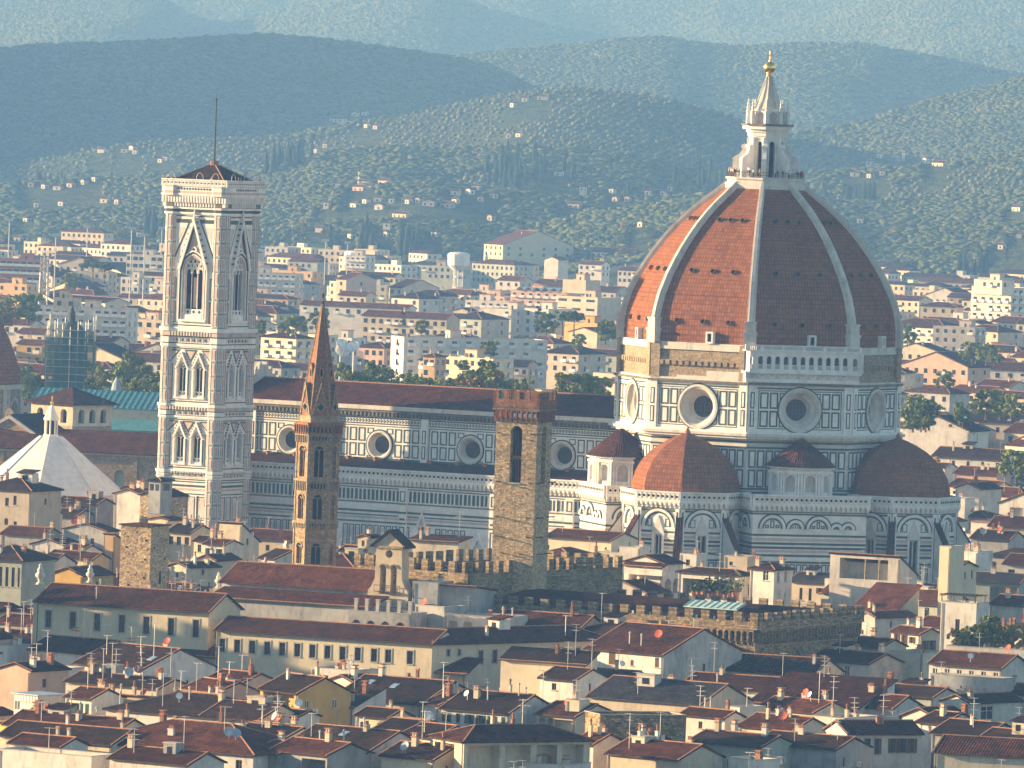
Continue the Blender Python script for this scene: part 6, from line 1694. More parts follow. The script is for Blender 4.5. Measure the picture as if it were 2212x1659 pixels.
    for fid, u, z, ww, hh in wins:
        st = ws
        o_ = place('window', m_window(ww, hh, st), T, (u, 0, z) if fid == 'S' else (0, u, z), 0 if fid == 'S' else PI/2)
        if shut and RNG.random() < 0.9:
            me = m_shutter(ww, hh, SHM[shut])
            if RNG.random() < 0.3:          # closed
                place('shutter', me, o_, (-ww/2,0.08,0)); place('shutter', me, o_, (0.0,0.08,0))
            else:
                place('shutter', me, o_, (-ww-0.03,0,0)); place('shutter', me, o_, (ww/2+0.03,0,0))
    # roof
    rf = None; tt = 0.22; o = ov
    def rh(x, y):
        if roof == 'gs': return zE+hR-abs(y-D/2)*pitch
        if roof == 'ge': return zE+hR-abs(x+W/2)*pitch
        if roof == 'h': return zE+min(min(y, D-y), min(-x, W+x))*pitch
        if roof == 'dn': return zE-y*pitch
        if roof == 'ds': return zE+y*pitch
        if roof == 'dw': return zE+x*pitch
        if roof == 'de': return zE-x*pitch
        return zE-0.75
    if roof != 'f':
        mb = MB(); e = 0.03
        if roof == 'gs':
            a = zE-o*pitch+e; b = zE+hR+e
            slab_roof(mb, [(-W-o*.6,-o,a),(o*.6,-o,a),(o*.6,D/2,b),(-W-o*.6,D/2,b)], tt); slab_roof(mb, [(o*.6,D+o,a),(-W-o*.6,D+o,a),(-W-o*.6,D/2,b),(o*.6,D/2,b)], tt)
            if ridge: mb.tube((-W-o*.6,D/2,b+tt),(o*.6,D/2,b+tt),0.14,n=6,mi=1)
            for x in (-W-o*.6+0.1, o*.6-0.1): mb.hexa([(x-.1,-o,a+tt),(x+.1,-o,a+tt),(x+.1,D/2,b+tt),(x-.1,D/2,b+tt),(x-.1,-o,a+tt+.09),(x+.1,-o,a+tt+.09),(x+.1,D/2,b+tt+.09),(x-.1,D/2,b+tt+.09)], 1)
        elif roof == 'ge':
            a = zE-o*pitch+e; b = zE+hR+e
            slab_roof(mb, [(-W-o,D+o*.6,a),(-W-o,-o*.6,a),(-W/2,-o*.6,b),(-W/2,D+o*.6,b)], tt); slab_roof(mb, [(o,-o*.6,a),(o,D+o*.6,a),(-W/2,D+o*.6,b),(-W/2,-o*.6,b)], tt)
            if ridge: mb.tube((-W/2,-o*.6,b+tt),(-W/2,D+o*.6,b+tt),0.14,n=6,mi=1)
            for y in (-o*.6+0.1,):
                for s in (-1, 1): mb.hexa([(-W/2+s*(W/2+o),y-.1,a+tt),(-W/2+s*(W/2+o),y+.1,a+tt),(-W/2,y+.1,b+tt),(-W/2,y-.1,b+tt),(-W/2+s*(W/2+o),y-.1,a+tt+.09),(-W/2+s*(W/2+o),y+.1,a+tt+.09),(-W/2,y+.1,b+tt+.09),(-W/2,y-.1,b+tt+.09)], 1)
        elif roof == 'h':
            a = zE-o*pitch+e; m_ = min(W,D)/2
            R0 = [(-W-o,-o,a),(o,-o,a),(o,D+o,a),(-W-o,D+o,a)]
            if W >= D: R1 = [(-W+m_,D/2-.02,zE+hR+e+tt),(-m_,D/2-.02,zE+hR+e+tt),(-m_,D/2+.02,zE+hR+e+tt),(-W+m_,D/2+.02,zE+hR+e+tt)]
            else: R1 = [(-W/2-.02,m_,zE+hR+e+tt),(-W/2+.02,m_,zE+hR+e+tt),(-W/2+.02,D-m_,zE+hR+e+tt),(-W/2-.02,D-m_,zE+hR+e+tt)]
            R05 = [(x,y,z+tt) for x,y,z in R0]
            mb.loft([R0, R05, R1], 0)
            for i in range(4): mb.tube(R05[i], R1[i], 0.11, n=5, mi=1)
            mb.tube(R1[0], R1[1] if W >= D else R1[3], 0.13, n=5, mi=1)
        else:
            P = lambda x, y: (x, y, rh(x, y)+e)
            if roof in ('dn', 'ds'): c = [P(-W-o*.6,-o),P(o*.6,-o),P(o*.6,D+o),P(-W-o*.6,D+o)]
            else: c = [P(-W-o,-o*.6),P(o,-o*.6),P(o,D+o*.6),P(-W-o,D+o*.6)]
            slab_roof(mb, c, tt)
            mb.tube(Vector(c[0])+Vector((0,0,tt)), Vector(c[1])+Vector((0,0,tt)), 0.09, n=5, mi=1)
        rf = mb.build('roof', [tm, M_RIDGE], T)
    par = rf or wall_o
    def spot(): return RNG.uniform(-W+0.8, -0.8), RNG.uniform(0.8, D-0.8)
    nch = (chim if chim is not None else RNG.randint(1, 3))+(1 if name == 'town_house' and RNG.random() < 0.6 else 0)
    for i in range(nch):
        x, y = spot()
        if roof == 'gs': y = D/2+RNG.uniform(-0.35, 0.45)*D*0.6
        place('chimney', m_chimney(RNG.randint(0, 15)), par, (x, y, rh(x, y)+0.15), RNG.choice((0, PI/2)), None)
    for i in range(pipes): x, y = spot(); place('flue_pipe', m_pipe(), par, (x, y, rh(x, y)+0.2))
    for i in range(ant+(1 if name == 'town_house' and RNG.random() < 0.4 else 0)): x, y = spot(); place('tv_antenna', m_antenna(RNG.randint(0, 8)), par, (x, y, rh(x, y)+0.2))
    for i in range(dish): x, y = spot(); y = min(y, D*0.5); place('satellite_dish', m_dish(RNG.randint(0, 5)), par, (x, y, rh(x, y)+0.25), rad(RNG.uniform(-30, 60)))
    for i in range(sky):
        if roof in ('gs', 'ds'):
            x, y = RNG.uniform(-W+1, -1), D*RNG.uniform(0.12, 0.38); o_ = place('skylight', skylight(), par, (x, y, rh(x, y)+0.25)); o_.rotation_euler = (math.atan(pitch), 0, 0)
    for i in range(ac):
        if RNG.random() < 0.5: place('air_conditioner', m_ac(), wall_o, (RNG.uniform(-W+1, -1), 0, zE-RNG.uniform(2.5, 5)), 0)
        else: place('air_conditioner', m_ac(), wall_o, (0, RNG.uniform(1, D-1), zE-RNG.uniform(2.0, 4)), PI/2)
    if rf and name == 'town_house' and W > 8 and D > 6.5 and RNG.random() < 0.42 and not sky:
        mb = MB(); w2 = RNG.uniform(1.6, 3.2); d2 = RNG.uniform(1.6, 2.6); x0 = RNG.uniform(-W+1, -1.2-w2); y0 = D*RNG.uniform(0.3, 0.5); zb = rh(x0+w2/2, y0); zt = zE+hR+RNG.uniform(0.4, 1.6) if roof in ('gs','h') else zb+2.2
        mb.box(x0, y0, zb-1.5, x0+w2, y0+d2, zt, 0); mb.box(x0+w2*0.3, y0-0.04, zt-1.3, x0+w2*0.7, y0+0.02, zt-0.4, 1)
        if RNG.random() < 0.6: mb.hexa([(x0-.3,y0-.3,zt-.05),(x0+w2+.3,y0-.3,zt-.05),(x0+w2+.3,y0+d2+.3,zt+.5),(x0-.3,y0+d2+.3,zt+.5),(x0-.3,y0-.3,zt+.13),(x0+w2+.3,y0-.3,zt+.13),(x0+w2+.3,y0+d2+.3,zt+.68),(x0-.3,y0+d2+.3,zt+.68)], 2)
        else: mb.box(x0-.12, y0-.12, zt+.001, x0+w2+.12, y0+d2+.12, zt+.15, 3)
        mb.build('dormer', [RNG.choice([M_WHITE, M_CREAM, M_GREY]), M_GLASS, tm, M_SILL], rf)
    if drain:
        mb = MB()
        for x in ([-W+0.25] if RNG.random() < 0.5 else [-0.3]): mb.tube((x,-0.08,max(0,zE-9)),(x,-0.08,zE-0.2),0.055,n=5)
        mb.tube((-W-0.2,-o-0.05,zE-o*pitch+0.08),(0.2,-o-0.05,zE-o*pitch+0.08),0.07,n=5) if roof in ('gs','h','ds') else None
        mb.build('gutter', M_PIPE, T)
    RECS.append(dict(o=T, W=W, D=D, z=zE, roof=roof, col=col, tile=tile, px=px, py=py, th=th, zone=zone, lab=label, look=look))
    return T
H = house
# ---------- long cream palace, upper block, lower wing, corner wing
H('b1',1640,432,1390,232,23,24,'gs','L',pitch=0.42,win=(7,1,1.05,2.7,1.35,4,1),ws='stone',tile='m',chim=1,pipes=2,name='palace_block',cat='palace',label='tall cream palace block with seven tall windows under a long red roof',ov=0.7,ewin=[(0.25,3,0.8,1.2)])
PW = H('b2',1385,684,1756,60,20.5,24,'gs','L',W=36.5,D=9.5,pitch=0.36,win=[(q,1.3,1.0,2.0) for q in (0.03,0.10,0.17,0.24,0.31,0.38,0.45,0.52,0.59,0.66,0.735,0.80,0.90)],ws='stone',tile='m',chim=0,name='palace_wing',cat='palace',label='long cream palace wing turning a corner, with a row of small upright windows',ov=0.6)
P2 = house('b2',1385,684,400,1400,20.48,24,'h','L',W=9.45,D=38,pitch=0.36,ewin=[(0.09,0.9,0.6,1.0),(0.15,0.9,0.6,1.0),(0.21,2.2,0.6,1.0)]+[(0.27+0.078*i,1.2,1.0,2.0) for i in range(9)],ws='stone',tile='m',chim=0,ov=0.6)
R_ = Matrix.Rotation(-rad(22), 4, 'Z')
for o_ in list(P2.children): o_.matrix_basis = R_ @ (Matrix.Translation(o_.location) @ o_.rotation_euler.to_matrix().to_4x4()); o_.parent = PW
RECS.pop(); bpy.data.objects.remove(P2)
# broad lower storey in front of the palace with a strip of roof
H('b2',1650,912,2900,40,15.4,24,'ds','C',W=68,D=4.2,pitch=0.35,win=[(0.36,5.2,1.5,4.2),(0.45,5.2,1.3,2.5),(0.62,5,1.3,2.5)],holes=[(0.89,0.93,4.6,8.5,1)],hdeep=0.5,ws='stone',tile='m',chim=0,name='palace_ground_storey',cat='palace',d=1276,label='low projecting front of the cream palace with heavy cornice and narrow roof strip',ov=0.9)
H('b3',585,850,640,40,14.5,24,'ds','L',W=14,D=4,pitch=0.35,tile='d',d=1255,chim=0,label='dark roofed lean-to strip below the palace corner wing')
# ---------- church body left of the bell gable
H('b2',905,268,1196,60,24.0,24,'gs','W',D=13,pitch=0.42,win=[(0.06,1.2,1.6,1.7),(0.24,1.2,1.6,1.7),(0.40,1.2,1.6,1.7),(0.56,1.6,0.6,1.3),(0.70,1.2,1.6,1.7),(0.90,1.2,1.6,1.7)],ws='plain',tile='r',chim=0,name='white_church',cat='church',d=1322,label='long white church body with red roof and deep windows beside the bell wall',ov=0.6)
H('b2',905,400,1300,60,20.3,24,'ds','G',D=5.5,pitch=0.22,tile='r',chim=0,name='church_aisle',cat='church',d=1314,label='weathered grey church aisle below the long white church wall',ov=0.5)
T_ = H('b2',1220,450,500,120,20.4,24,'f','G',holes=[(0.06,0.2,1.4,4.6,1),(0.29,0.43,1.4,4.6,1),(0.52,0.66,1.4,4.6,1),(0.76,0.9,1.4,4.6,1)],hdeep=1.2,chim=0,name='arcaded_terrace',cat='terrace',d=1307,label='roof terrace above four dark arches at the foot of the bell wall',pots=0)
TZ = RECS[-1]['z']
for i in range(6): mb = MB(); mb.box(-0.3-i*1.85-0.28,0.0,TZ+.09,-0.3-i*1.85+0.28,0.5,TZ+1.8); mb.box(-0.3-i*1.85-0.36,-0.06,TZ+1.8,-0.3-i*1.85+0.36,0.56,TZ+1.95); mb.build('terrace_pier', M_SILL, T_)
for i in range(5): mb = MB(); mb.box(-0.58-i*1.85-1.29,0.15,TZ+.8,-0.58-i*1.85,0.25,TZ+.9); [mb.tube((-0.7-i*1.85-q*0.28,0.2,TZ),(-0.7-i*1.85-q*0.28,0.2,TZ+.8),0.03,n=4) for q in range(5)]; mb.build('terrace_railing', M_PIPE, T_)
H('b2',1480,395,230,40,21.2,35,'f','G',D=6,chim=0,d=1311,label='small grey flat topped block right of the arcaded terrace',dish=1)
H('b2',1730,245,480,20,24.5,20,'dn','G',D=9,pitch=0.1,chim=0,d=1316,label='bare grey concrete box in shade right of the bell wall',eholes=[])
H('b2',1430,205,200,20,26.5,20,'f','G',D=7,chim=0,d=1317,label='small sheet metal roofed hut on the grey concrete box')
H('b2',2000,480,520,30,18.4,20,'f','W',D=8,holes=[(0.05,0.2,0.6,4.0,1),(0.28,0.42,0.6,4.0,1)],hdeep=1.0,chim=1,pipes=2,d=1304,label='low white wall with two dark arches right of the terrace')
H('b3',540,565,760,30,19.8,28,'gs','C',W=15,D=8,pitch=0.42,tile='m',d=1306,chim=0,label='red pitched roof with a pale gable behind the palace corner wing')
H('b3',1150,660,640,20,19,30,'h','G',W=17,D=11,pitch=0.34,tile='d',d=1298,chim=2,label='dark sloping roof in front of the battlemented wing')
# ---------- upper left quarter (tile a1)
H('a1',245,945,430,16,24,26,'h','B',D=12,pitch=0.36,win=[(0.55,1.5,0.8,1.6),(0.7,1.0,0.7,1.8),(0.55,5.5,0.8,1.3),(0.72,6.0,0.7,1.9)],tile='d',label='tan stone house with dark roof at the left edge below the white roof')
H('a1',430,1000,170,90,19,26,'f','W',win=(3,1,0.7,1.4,0.6,3),chim=1,dish=0,ac=1,label='white house with railed roof terrace in front of the white octagonal roof',ant=1)
H('a1',760,1052,330,70,20.5,26,'gs','G',D=7,tile='d',chim=0,label='dark roof just below the right part of the white octagonal roof')
H('a1',610,1128,270,240,18.6,26,'gs','G',tile='d',chim=0,win=(2,1),label='dark roofed house with bare grey gable wall under the white octagon')
H('a1',1090,1062,280,12,18.4,26,'ge','W',D=11,pitch=0.28,win=[(0.28,3.6,0.8,1.6),(0.7,3.4,0.8,2.4)],ws='white',tile='d',label='white gabled house with dark windows left of the brown stone house')
H('a1',1105,975,215,12,21,26,'ge','W',D=8,pitch=0.3,tile='m',label='sunlit white gable peeping over roofs left of the brown stone house')
T_ = H('a1',1310,985,215,148,23,28,'ge','B',pitch=0.32,tile='d',chim=0,win=[(0.35,0.2,0.5,0.6)],name='stone_house',label='brown stone house with a small open loggia cabin on its roof')
for i in list(T_.children):
    if i.name.startswith('wall'): i.data.materials[0] = M_ROUGH; i.data.materials[1] = M_ROUGH
H('a1',1262,865,95,50,26.5,28,'h','G',z0=20,holes=[(0.1,0.44,0.6,1.9,0),(0.56,0.9,0.6,1.9,0)],eholes=[(0.15,0.85,0.6,1.9,0)],hdeep=1.5,tile='d',chim=0,drain=False,name='roof_loggia',cat='roof cabin',label='small square open cabin on top of the brown stone house')
H('a1',350,1130,112,130,19,30,'gs','W',win=[(0.3,1.8,0.5,1.3),(0.75,1.8,0.5,1.3)],tile='d',label='narrow white house with two windows below the railed terrace')
H('a1',590,1150,230,60,18.2,26,'gs','G',D=8,tile='d',ant=1)
H('a1',835,1262,345,95,18.4,28,'ge','G',pitch=0.24,win=[(0.3,2.3,0.8,1.9),(0.68,1.4,0.8,1.7)],tile='m',dish=1,label='grey gabled house with white dish between the narrow white house and stone tower',ant=1)
H('a1',340,1300,340,40,17,24,'gs','G',D=8,tile='r',chim=1,ant=1)
H('a1',500,1375,260,30,16.2,24,'ge','W',D=8,tile='d',pitch=0.3)
H('a1',640,1420,150,80,16.6,28,'gs','W',tile='d',D=7)
H('a1',730,1482,372,118,17.4,28,'gs','C',ecol='O',pitch=0.34,win=(4,1,0.7,1.7,0.5,3,1),shut='g',tile='m',label='cream house with green shutters and an orange side wall',ant=1)
H('a1',905,1290,60,30,18.5,28,'dn','O',D=6,tile='m',chim=0,label='slim orange wall right against the stone tower stump')
H('a1',172,1492,420,10,20,26,'h','N',D=12,pitch=0.4,win=[(0.6,1.2,0.6,3.4),(0.72,1.2,0.6,3.4),(0.84,1.2,0.6,3.4),(0.95,1.2,0.4,3.4)],tile='d',name='pilastered_palace',cat='palace',label='grey green building with tall pilasters at the left edge')
H('a1',400,1520,230,20,18,26,'gs','W',D=9,tile='d',chim=0)
H('a1',650,1610,260,60,17.0,30,'ge','Y',D=10,pitch=0.35,tile='r',chim=1,label='small ochre gable behind the palace roof urns')
H('a1',1320,1175,160,40,20,26,'ge','L',D=6,tile='m',pitch=0.2,win=[(0.3,0.6,0.5,0.9),(0.7,0.6,0.5,0.9)],chim=0,label='small yellow gabled attic right behind the stone tower stump')
H('a1',1500,1275,190,20,18.6,26,'gs','L',D=9,pitch=0.3,tile='d',pipes=4,win=(3,1),label='cream house with tall flue pipes right of the stone tower stump')
H('a1',1700,1345,180,35,18.2,28,'gs','L',tile='d',win=(2,1,0.8,1.4,0.6,3,1))
H('a1',1465,1545,150,230,16.6,40,'ge','C',D=9,pitch=0.3,win=[(0.5,1,0.6,1.0),(0.4,3.5,0.6,1.2)],ewin=[(0.5,0.4,0.7,1.0),(0.7,2.7,0.5,1.4)],tile='d',chim=1,label='pale house with dark roof and small windows right of the stone tower stump')
H('a1',1690,1490,150,14,17.4,28,'ge','C',D=9,pitch=0.42,win=[(0.5,1.0,0.5,0.8),(0.3,3.4,0.5,1.3)],tile='r',chim=1)
H('a1',1770,1370,170,120,18.5,30,'gs','W',tile='m',win=(2,2,0.8,1.4,0.7,3,1),shut='g',chim=1)
H('a1',1900,1208,180,132,22,28,'dn','C',pitch=0.5,ewin=[(0.35,2.6,0.9,1.2),(0.4,6.6,0.8,1.4)],ac=1,tile='d',chim=0,label='tall plain cream block with a sloping side left of the six sided tower',ant=1)
H('a2',300,1335,420,20,18.8,24,'gs','C',D=10,tile='m',win=[(0.5,1,0.8,1.1)],dish=1,chim=1,ant=1)
H('a2',150,1480,130,160,17.5,40,'gs','W',D=10,ewin=[(0.3,0.8,0.9,1.4)],tile='d',chim=1,dish=1,label='white house with one dark window left of the six sided tower foot')
H('a2',760,1540,330,20,22,26,'h','G',D=10,pitch=0.42,tile='m',chim=0,label='pyramid shaped red roof right of the six sided tower foot')
H('a2',820,1425,170,110,22.4,30,'gs','W',tile='d',chim=0,win=[(0.3,0.8,0.5,0.8)],label='small white house with dark roof left of the bell wall top')
H('a2',885,1310,78,60,25.0,30,'ge','C',D=4,pitch=0.3,win=[(0.5,0.5,0.6,1.0)],tile='m',chim=0,label='tiny white cabin with gabled roof below the marble wall')
H('a2',1590,1350,400,30,22,22,'ds','C',D=6,pitch=0.12,tile='m',chim=1,label='low strip roof behind the taller battlements left of the square tower')
# cathedral foot, middle
H('a3',780,1335,520,95,22.5,26,'gs','L',D=11,pitch=0.22,win=[(0.05,1.4,0.5,0.9),(0.28,1.6,0.9,1.0),(0.92,1.2,0.4,0.4)],tile='m',chim=0,ant=1,label='cream wall with tile roof between the square stone tower and the sloping buttress')
H('a3',440,1445,200,30,20.5,26,'h','R',D=9,tile='r',chim=0,pots=3)
H('a3',635,1470,140,40,20.0,26,'ge','W',D=6,tile='r',chim=0,win=[(0.5,0.8,0.6,0.8)])
H('a3',840,1425,170,25,20.5,20,'f','W',D=6,chim=0,label='white flat roofed cabin left of the white loggia house',pots=2)
H('a3',1005,1385,160,60,22,26,'f','W',win=[(0.75,2.2,1.1,1.4)],chim=0,label='white block under the long sloping buttress of the cathedral')
H('a3',1450,1440,130,40,21.5,28,'f','W',win=[(0.5,0.9,0.8,1.2)],chim=1,pots=2)
# ---------- right of the taller battlements
T_ = H('b3',1185,60,300,165,22,32,'ge','W',pitch=0.3,holes=[(0.12,0.34,0.9,4.0,0),(0.40,0.56,0.9,4.0,0)],eholes=[(0.14,0.44,2.6,5.2,1),(0.54,0.84,2.6,5.2,1)],hdeep=2.0,tile='m',chim=0,label='white gabled loggia house with two arched openings on its side',pots=0,drain=True)
H('b3',1180,88,300,10,20.9,32,'ds','W',D=1.2,z0=20.0,pitch=0.3,tile='m',chim=0,drain=False,name='porch_roof',cat='porch',d=1490,label='narrow tiled porch strip across the white gabled loggia house')
H('b3',1050,288,180,190,17.2,32,'de','W',pitch=0.35,holes=[(0.28,0.68,1.1,2.8,0)],hdeep=1.0,tile='m',chim=0,label='small white lean-to with one dark opening below the loggia house')
H('b3',1790,152,480,110,21,30,'h','W',pitch=0.30,holes=[(0.08,0.78,1.0,3.6,0)],ewin=[(0.7,2,0.5,1.4)],hdeep=2.5,tile='d',chim=0,ac=1,label='house with dark hip roof and deep terrace full of green plants',ant=1)
H('a3',1850,1460,180,20,22.4,26,'f','C',D=6,win=[(0.3,0.6,0.7,1.1)],chim=1,label='small cream roof cabin between the plant terrace and hip roofed house')
H('b3',2060,105,185,150,22.6,32,'h','W',pitch=0.38,win=[(0.65,0.15,1.1,1.8)],ewin=[(0.25,0.3,0.9,1.9),(0.65,0.3,0.9,1.9),(0.3,4.0,0.6,1.3),(0.65,4.0,0.6,1.3)],ws='white',tile='m',chim=1,label='square white house under a pyramid tile roof with a brown window')
H('b4',700,215,325,12,19,26,'gs','C',D=9,win=[(0.28,1.0,0.6,2.2),(0.5,1.0,0.6,2.2),(0.72,0.8,0.6,1.0),(0.93,1.0,0.5,1.2)],shut='b',tile='s',chim=0,label='cream house with grey tile roof left of the big open loggia')
T_ = H('b4',1240,12,540,152,25.4,26,'dn','W',pitch=0.42,holes=[(0.14,0.83,0.5,4.1,0)],hdeep=3.0,tile='m',chim=0,name='loggia_house',label='big white house with one wide open roof loggia and two columns',ant=1)
for x in (0.37,0.62): mb = MB(); mb.lathe([(0.3,21.2),(0.2,21.4),(0.17,24.5),(0.3,24.9)], -T_.get('w',10.5)*1.0+10.5*x if False else -(1-x)*10.6, 0.3, 8); mb.build('column', M_STONEL, T_)
H('b4',1205,205,550,40,20.6,24,'f','W',D=7,win=(5,1,0.75,0.95,1.3,3,1),chim=1,label='long white terrace wall with five small square windows below the loggia',ac=0)
H('b4',1190,325,560,10,19,22,'ds','N',D=8,tile='r',pitch=0.4,chim=0,label='red lean-to roof below the long white terrace wall')
H('b4',1175,462,330,10,16.8,24,'ds','N',D=9,tile='r',pitch=0.5,chim=0,holes=[(0.62,0.95,0.5,4.5,0)],hdeep=1.5)
H('b4',1042,480,128,150,16.6,32,'ge','W',D=11,pitch=0.4,win=[(0.3,2.2,0.4,0.8)],tile='r',chim=0,label='white gable at the far end of the battlemented low wing')
H('b4',1562,385,385,12,19.4,26,'gs','N',D=10,win=[(0.33,0.4,0.9,2.2),(0.72,0.5,0.9,2.2)],tile='r',pitch=0.42,chim=0,label='grey green house with red roof left of the white tower house',ant=1)
H('b4',1395,540,120,10,17,26,'f','G',D=5,chim=0)
H('b4',1560,555,190,10,17.5,26,'gs','C',D=8,tile='r',chim=1)
T_ = H('b4',1840,368,272,112,27,26,'f','W',win=[(0.48,2.6,0.75,2.5)],ewin=[(0.2,2.6,0.4,1.2)],holes=[(0.38,0.58,6.6,8.2,1)],hdeep=0.6,d=1300,chim=0,name='white_tower_house',cat='tower house',label='sunlit white tower house with one arched window and a planted pergola on top')
mb = MB()
for x in (-6.0,-4,-2,-0.3):
    for y in (0.3, 4.0): mb.tube((x,y,26),(x,y,29.3),0.07,n=5)
for y in (0.3,2.2,4.0): mb.tube((-6.3,y,29.3),(0,y,29.3),0.07,n=5)
for x in range(9): mb.tube((-6.2+x*0.77,0,29.4),(-6.2+x*0.77,4.3,29.4),0.05,n=5)
mb.build('pergola', M_WOOD, T_)
H('a4',1640,1380,62,70,29.5,30,'f','L',D=5,chim=0,name='chimney_tower',cat='tower house',label='slim tall pale yellow tower block behind the white tower house')
H('a4',1705,1542,110,145,24.5,36,'gs','L',pitch=0.3,ewin=[(0.35,0.8,0.5,1.2),(0.75,0.6,0.5,1.4)],tile='m',chim=0,label='yellow box house with a scrap of red roof behind the white tower house')
H('a4',1850,1420,180,40,25,30,'f','W',D=6,chim=3,label='white chimney topped block right of the slim yellow tower',pipes=3)
H('a4',2600,1545,540,20,21,20,'gs','W',D=10,win=[(0.12,0.9,1.3,1.6)],tile='m',label='white house with wide window at the right edge below the cathedral apse')
H('b4',2180,215,420,40,20,20,'gs','N',D=9,tile='s',pitch=0.3,chim=0,pots=3,holes=[(0.45,0.95,0.7,3.4,0)],hdeep=1.5,label='grey green house with dark roof right of the slim yellow tower')
H('b4',2500,410,540,20,17.8,20,'gs','W',D=9,tile='r',chim=2,pipes=2,label='red roofs with a brick chimney right of the white tower house')
H('b4',2250,735,640,20,20,20,'f','W',D=10,d=1278,chim=1,label='flat roofed house carrying a planted roof garden right of the white tower house')
H('b4',2110,590,130,100,17,36,'gs','W',holes=[(0.25,0.75,0.5,2.0,1)],hdeep=0.8,tile='r',chim=2,label='little white house with an arch right of the white tower house')
H('b4',2240,560,120,60,17.4,36,'h','W',tile='r',chim=1,dish=1)
H('b4',2330,640,200,60,15.6,30,'h','W',tile='r',chim=2,holes=[(0.2,0.5,0.5,1.8,1)],hdeep=0.8)
# ---------- right middle
H('b4',1400,612,222,168,18.6,34,'gs','W',ecol='C',win=[(0.2,0.3,0.6,1.7),(0.45,0.3,0.6,1.7),(0.72,0.5,0.6,1.0)],ewin=[(0.25,1,0.8,1.8),(0.6,1.0,0.8,1.8)],shut='b',tile='m',chim=1,label='white house with dark shutters and a tiled gable left of the white tower house',ant=1)
H('b4',1090,720,420,30,16.2,24,'gs','C',D=8,tile='d',chim=2,ant=1)
H('b4',1420,760,260,20,15.8,26,'f','C',D=8,chim=1,pots=3)
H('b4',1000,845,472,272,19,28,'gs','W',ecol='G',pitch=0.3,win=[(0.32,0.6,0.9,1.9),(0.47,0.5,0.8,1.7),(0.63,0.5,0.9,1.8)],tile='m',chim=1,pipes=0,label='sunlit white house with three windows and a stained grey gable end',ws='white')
H('b4',560,935,700,14,18,22,'gs','C',D=13,tile='d',pitch=0.32,d=1283,chim=0,label='broad dark roof right of the grey rendered gable')
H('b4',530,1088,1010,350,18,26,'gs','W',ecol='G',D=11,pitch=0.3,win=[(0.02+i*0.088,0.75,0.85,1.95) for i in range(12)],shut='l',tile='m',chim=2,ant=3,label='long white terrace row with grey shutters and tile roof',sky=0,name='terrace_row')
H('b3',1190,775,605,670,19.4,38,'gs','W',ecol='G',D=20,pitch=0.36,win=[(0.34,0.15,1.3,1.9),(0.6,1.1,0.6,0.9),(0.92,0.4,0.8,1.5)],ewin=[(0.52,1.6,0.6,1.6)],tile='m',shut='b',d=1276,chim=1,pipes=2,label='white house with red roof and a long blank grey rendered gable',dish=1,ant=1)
H('b3',920,985,380,60,17,24,'gs','W',D=8,tile='m',d=1258,chim=1,dish=1,label='low roof strip in front of the white house with the grey gable')
H('b3',500,975,280,16,17.2,24,'gs','W',D=9,win=[(0.4,0.6,0.8,1.0)],tile='d',chim=0,label='small white house with dark roof in front of the palace corner wing',ant=1)
H('b3',1480,1168,880,14,17.5,22,'gs','C',D=15,tile='s',pitch=0.34,chim=1,ant=2,label='broad blue grey tiled roof in the middle foreground',pipes=1)
H('b3',530,1130,50,60,20,30,'f','C',D=3,chim=0,name='chimney_stack',cat='chimney stack',label='tall pale chimney stack at the left end of the blue grey roof')
H('b3',500,1262,305,160,17.5,36,'gs','C',D=10,holes=[(0.05,0.24,0.4,1.9,1),(0.28,0.42,0.4,1.9,1),(0.46,0.95,0.5,1.9,0)],hdeep=0.8,tile='m',chim=0,label='cream house with arched gallery left of the rough stone block',dish=1,ant=1)
T_ = H('b3',692,1240,42,645,21,70,'f','B',D=12.5,W=6,chim=0,name='rough_stone_block',cat='stone block',label='big rough dark stone block with one thin sunlit edge')
for i in list(T_.children):
    if i.name.startswith('wall'):
        for j in (0, 1): i.data.materials[j] = M_STONED
H('b3',1640,1190,120,150,22.5,30,'f','W',D=5,chim=0,label='white roof cube on the rough stone block') if False else None
H('b3',1672,1272,340,122,17.3,30,'gs','W',win=[(0.45,0.7,0.7,1.0)],tile='m',chim=0,pipes=2,ac=1,label='white house with red roof right of the rough stone block')
H('b3',1790,1185,110,10,19.5,30,'f','W',D=6,chim=0)
# ---------- right foreground
H('b4',900,1205,830,10,15.6,20,'ds','W',D=12,tile='m',pitch=0.3,chim=1,ant=1,label='long sloped red roof above a sunlit white wall')
H('b4',1050,1085,640,40,17,20,'gs','W',D=7,tile='r',pitch=0.3,chim=1,label='long pale parapet wall lit along its top at lower right')
H('b4',1180,1200,440,20,16.5,22,'gs','W',D=9,tile='m',chim=0,dish=1)
H('b4',1500,1110,520,12,17,22,'gs','N',D=8,tile='d',chim=1)
H('b4',800,1270,250,330,17.8,36,'f','W',D=9,chim=2,ant=1,label='sunlit white corner wall left of the house with wide brown windows')
H('b4',1780,1152,200,322,18.6,34,'ge','W',pitch=0.36,D=12,win=[(0.2,0.6,0.6,1.1),(0.75,0.8,0.6,1.2)],ewin=[(0.35,0.5,2.8,2.0)],ws='white',tile='d',chim=0,label='white gabled house with a broad reflecting window at lower right')
H('b4',1520,1275,255,30,16.6,30,'ge','W',D=8,pitch=0.4,win=[(0.68,0.4,0.6,0.8)],tile='d',chim=0,label='small sunlit white gable beside a glazed roof')
